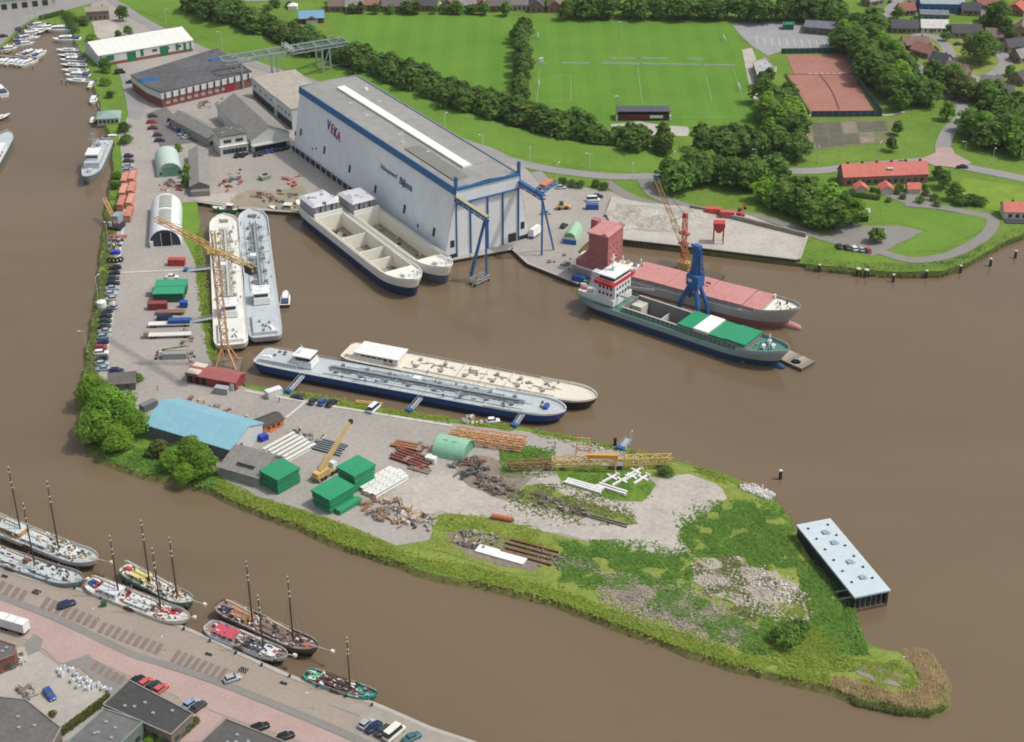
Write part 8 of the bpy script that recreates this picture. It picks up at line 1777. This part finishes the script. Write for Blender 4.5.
# ================================================================== PEOPLE
def person(label, px, py, deg, top, legs, z=LZ):
    """standing figure: joints as connected edges, grown into one skin"""
    J = {'pelvis': (0, 0, .95, .15), 'waist': (0, 0, 1.1, .14), 'chest': (0, 0, 1.33, .17), 'neck': (0, 0, 1.5, .07), 'head': (.02, 0, 1.64, .105), 'crown': (.01, 0, 1.74, .07)}
    E_ = [('pelvis', 'waist'), ('waist', 'chest'), ('chest', 'neck'), ('neck', 'head'), ('head', 'crown')]
    for s, k in ((1, 'l'), (-1, 'r')):
        J.update({k + 'hip': (0, s * .1, .9, .1), k + 'knee': (.04 * s, s * .11, .5, .07), k + 'ankle': (.02 * s, s * .11, .09, .05), k + 'toe': (.14 + .02 * s, s * .12, .04, .04), k + 'sh': (0, s * .19, 1.42, .075), k + 'el': (-.03, s * .25, 1.14, .052), k + 'wr': (.08, s * .26, .9, .038), k + 'hand': (.1, s * .26, .8, .042)})
        E_ += [('pelvis', k + 'hip'), (k + 'hip', k + 'knee'), (k + 'knee', k + 'ankle'), (k + 'ankle', k + 'toe'), ('chest', k + 'sh'), (k + 'sh', k + 'el'), (k + 'el', k + 'wr'), (k + 'wr', k + 'hand')]
    ks = list(J); me = bpy.data.meshes.new('body'); me.from_pydata([J[k][:3] for k in ks], [(ks.index(a), ks.index(b)) for a, b in E_], [])
    o = bpy.data.objects.new('body', me); col.objects.link(o); md = o.modifiers.new('skin', 'SKIN'); sv = me.skin_vertices[0].data
    for i, k in enumerate(ks): sv[i].radius = (J[k][3], J[k][3]); sv[i].use_root = k == 'pelvis'
    o.modifiers.new('sub', 'SUBSURF').render_levels = 1; o.modifiers['sub'].levels = 1
    bpy.context.view_layer.update(); m2 = bpy.data.meshes.new_from_object(o.evaluated_get(bpy.context.evaluated_depsgraph_get())); bpy.data.objects.remove(o)
    m2.materials.clear()
    for c in (top, legs, (196, 150, 124)): m2.materials.append(paint(c, .8))
    for p in m2.polygons:
        p.use_smooth = True; c = p.center; p.material_index = 2 if c.z > 1.5 or (c.z < .88 and abs(c.y) > .21) else (1 if c.z < .98 else 0)
    t = thing('person', label, 'person', G(px, py, z + .06), R(deg)); b = link('body', m2, None, t)
    m = MB(); rows = [[(.0 + .125 * math.cos(a) * r, .125 * math.sin(a) * r, h) for a in [2 * math.pi * k / 10 for k in range(10)]] for r, h in ((1, 1.66), (1.02, 1.72), (.75, 1.79), (.05, 1.83))]; m.ring(rows, True); m.build('hair', paint((60, 46, 36), .9), t, True)
person('person in dark clothes standing on the yard above the blue-roofed shed', 158, 390, 200, (38, 40, 48), (34, 36, 42)); person('person in dark clothes standing by the stern gangway cars', 279.5, 402, 30, (44, 48, 60), (40, 42, 50))
for l, x, y, L_, W_, d, rc in (('brown-roofed house left of the close entrance', 893, 52, 10, 8, -30, BR), ('grey-roofed house above the big round tree', 990, 22, 11, 8, -5, GY), ('dark slate house between the green and the right edge', 1012, 50, 10, 8, 20, DG), ('pale grey bungalow in the gardens below the green', 990, 88, 10, 7, -20, (128, 126, 124)), ('brown-roofed house tucked behind the village road trees', 945, 82, 9, 7, -40, BR), ('red-brown roofed house above the industrial yard', 985, 8, 11, 8, 0, (150, 100, 86)), ('dark-roofed house at the top edge right of the blue hall', 970, 14, 10, 7, -10, DG), ('small grey house at the top edge by the village road', 872, 4, 10, 8, 30, GY)):
    house(l, x, y, L_, W_, d, rc, (156, 138, 124))
# trees and bushes between the houses at the top right
for i, (x, y, h, k) in enumerate(((890, 24, 5, 'mid'), (898, 12, 7, 'mid'), (946, 36, 5, 'dark'), (920, 20, 5, 'dark'), (948, 28, 5, 'mid'), (985, 20, 7, 'mid'), (1012, 36, 7, 'dark'), (1018, 52, 7, 'mid'), (1010, 70, 6, 'mid'), (990, 88, 6, 'light'), (975, 92, 6, 'olive'), (962, 84, 7, 'mid'), (940, 84, 7, 'dark'), (952, 92, 6, 'olive'), (908, 66, 6, 'mid'), (916, 74, 6, 'mid'), (930, 72, 6, 'light'), (1004, 100, 5, 'light'), (1018, 96, 6, 'dark'), (890, 44, 6, 'mid'), (900, 58, 5, 'light'))):
    tree(x, y, h, 1.35, k, '%s garden tree among the houses at the top right' % ordn(i), 'garden trees among the houses at the top right', name='garden_tree')
# ================================================================== remove the patterns the copies were made from
for t in PROTO:
    for c in kids(t):
        for d in kids(c): bpy.data.objects.remove(d)
        bpy.data.objects.remove(c)
    bpy.data.objects.remove(t)

# ================================================================== the air: thin summer haze
hz = MB(); hz.prism([(-1500, -60), (1500, -60), (1500, 2600), (-1500, 2600)], -2.5, CH + 12)
hm = bpy.data.materials.new('summer_haze'); hm.use_nodes = True; hn = hm.node_tree.nodes; hn.remove(hn['Principled BSDF'])
hv = hn.new('ShaderNodeVolumePrincipled'); hv.inputs['Color'].default_value = (.93, .95, 1, 1); hv.inputs['Density'].default_value = .00004; hv.inputs['Anisotropy'].default_value = .2
hm.node_tree.links.new(hv.outputs['Volume'], hn['Material Output'].inputs['Volume'])
ho = hz.build('haze', hm); tag(ho, 'thin pale summer haze over the whole scene', 'haze', kind='stuff')
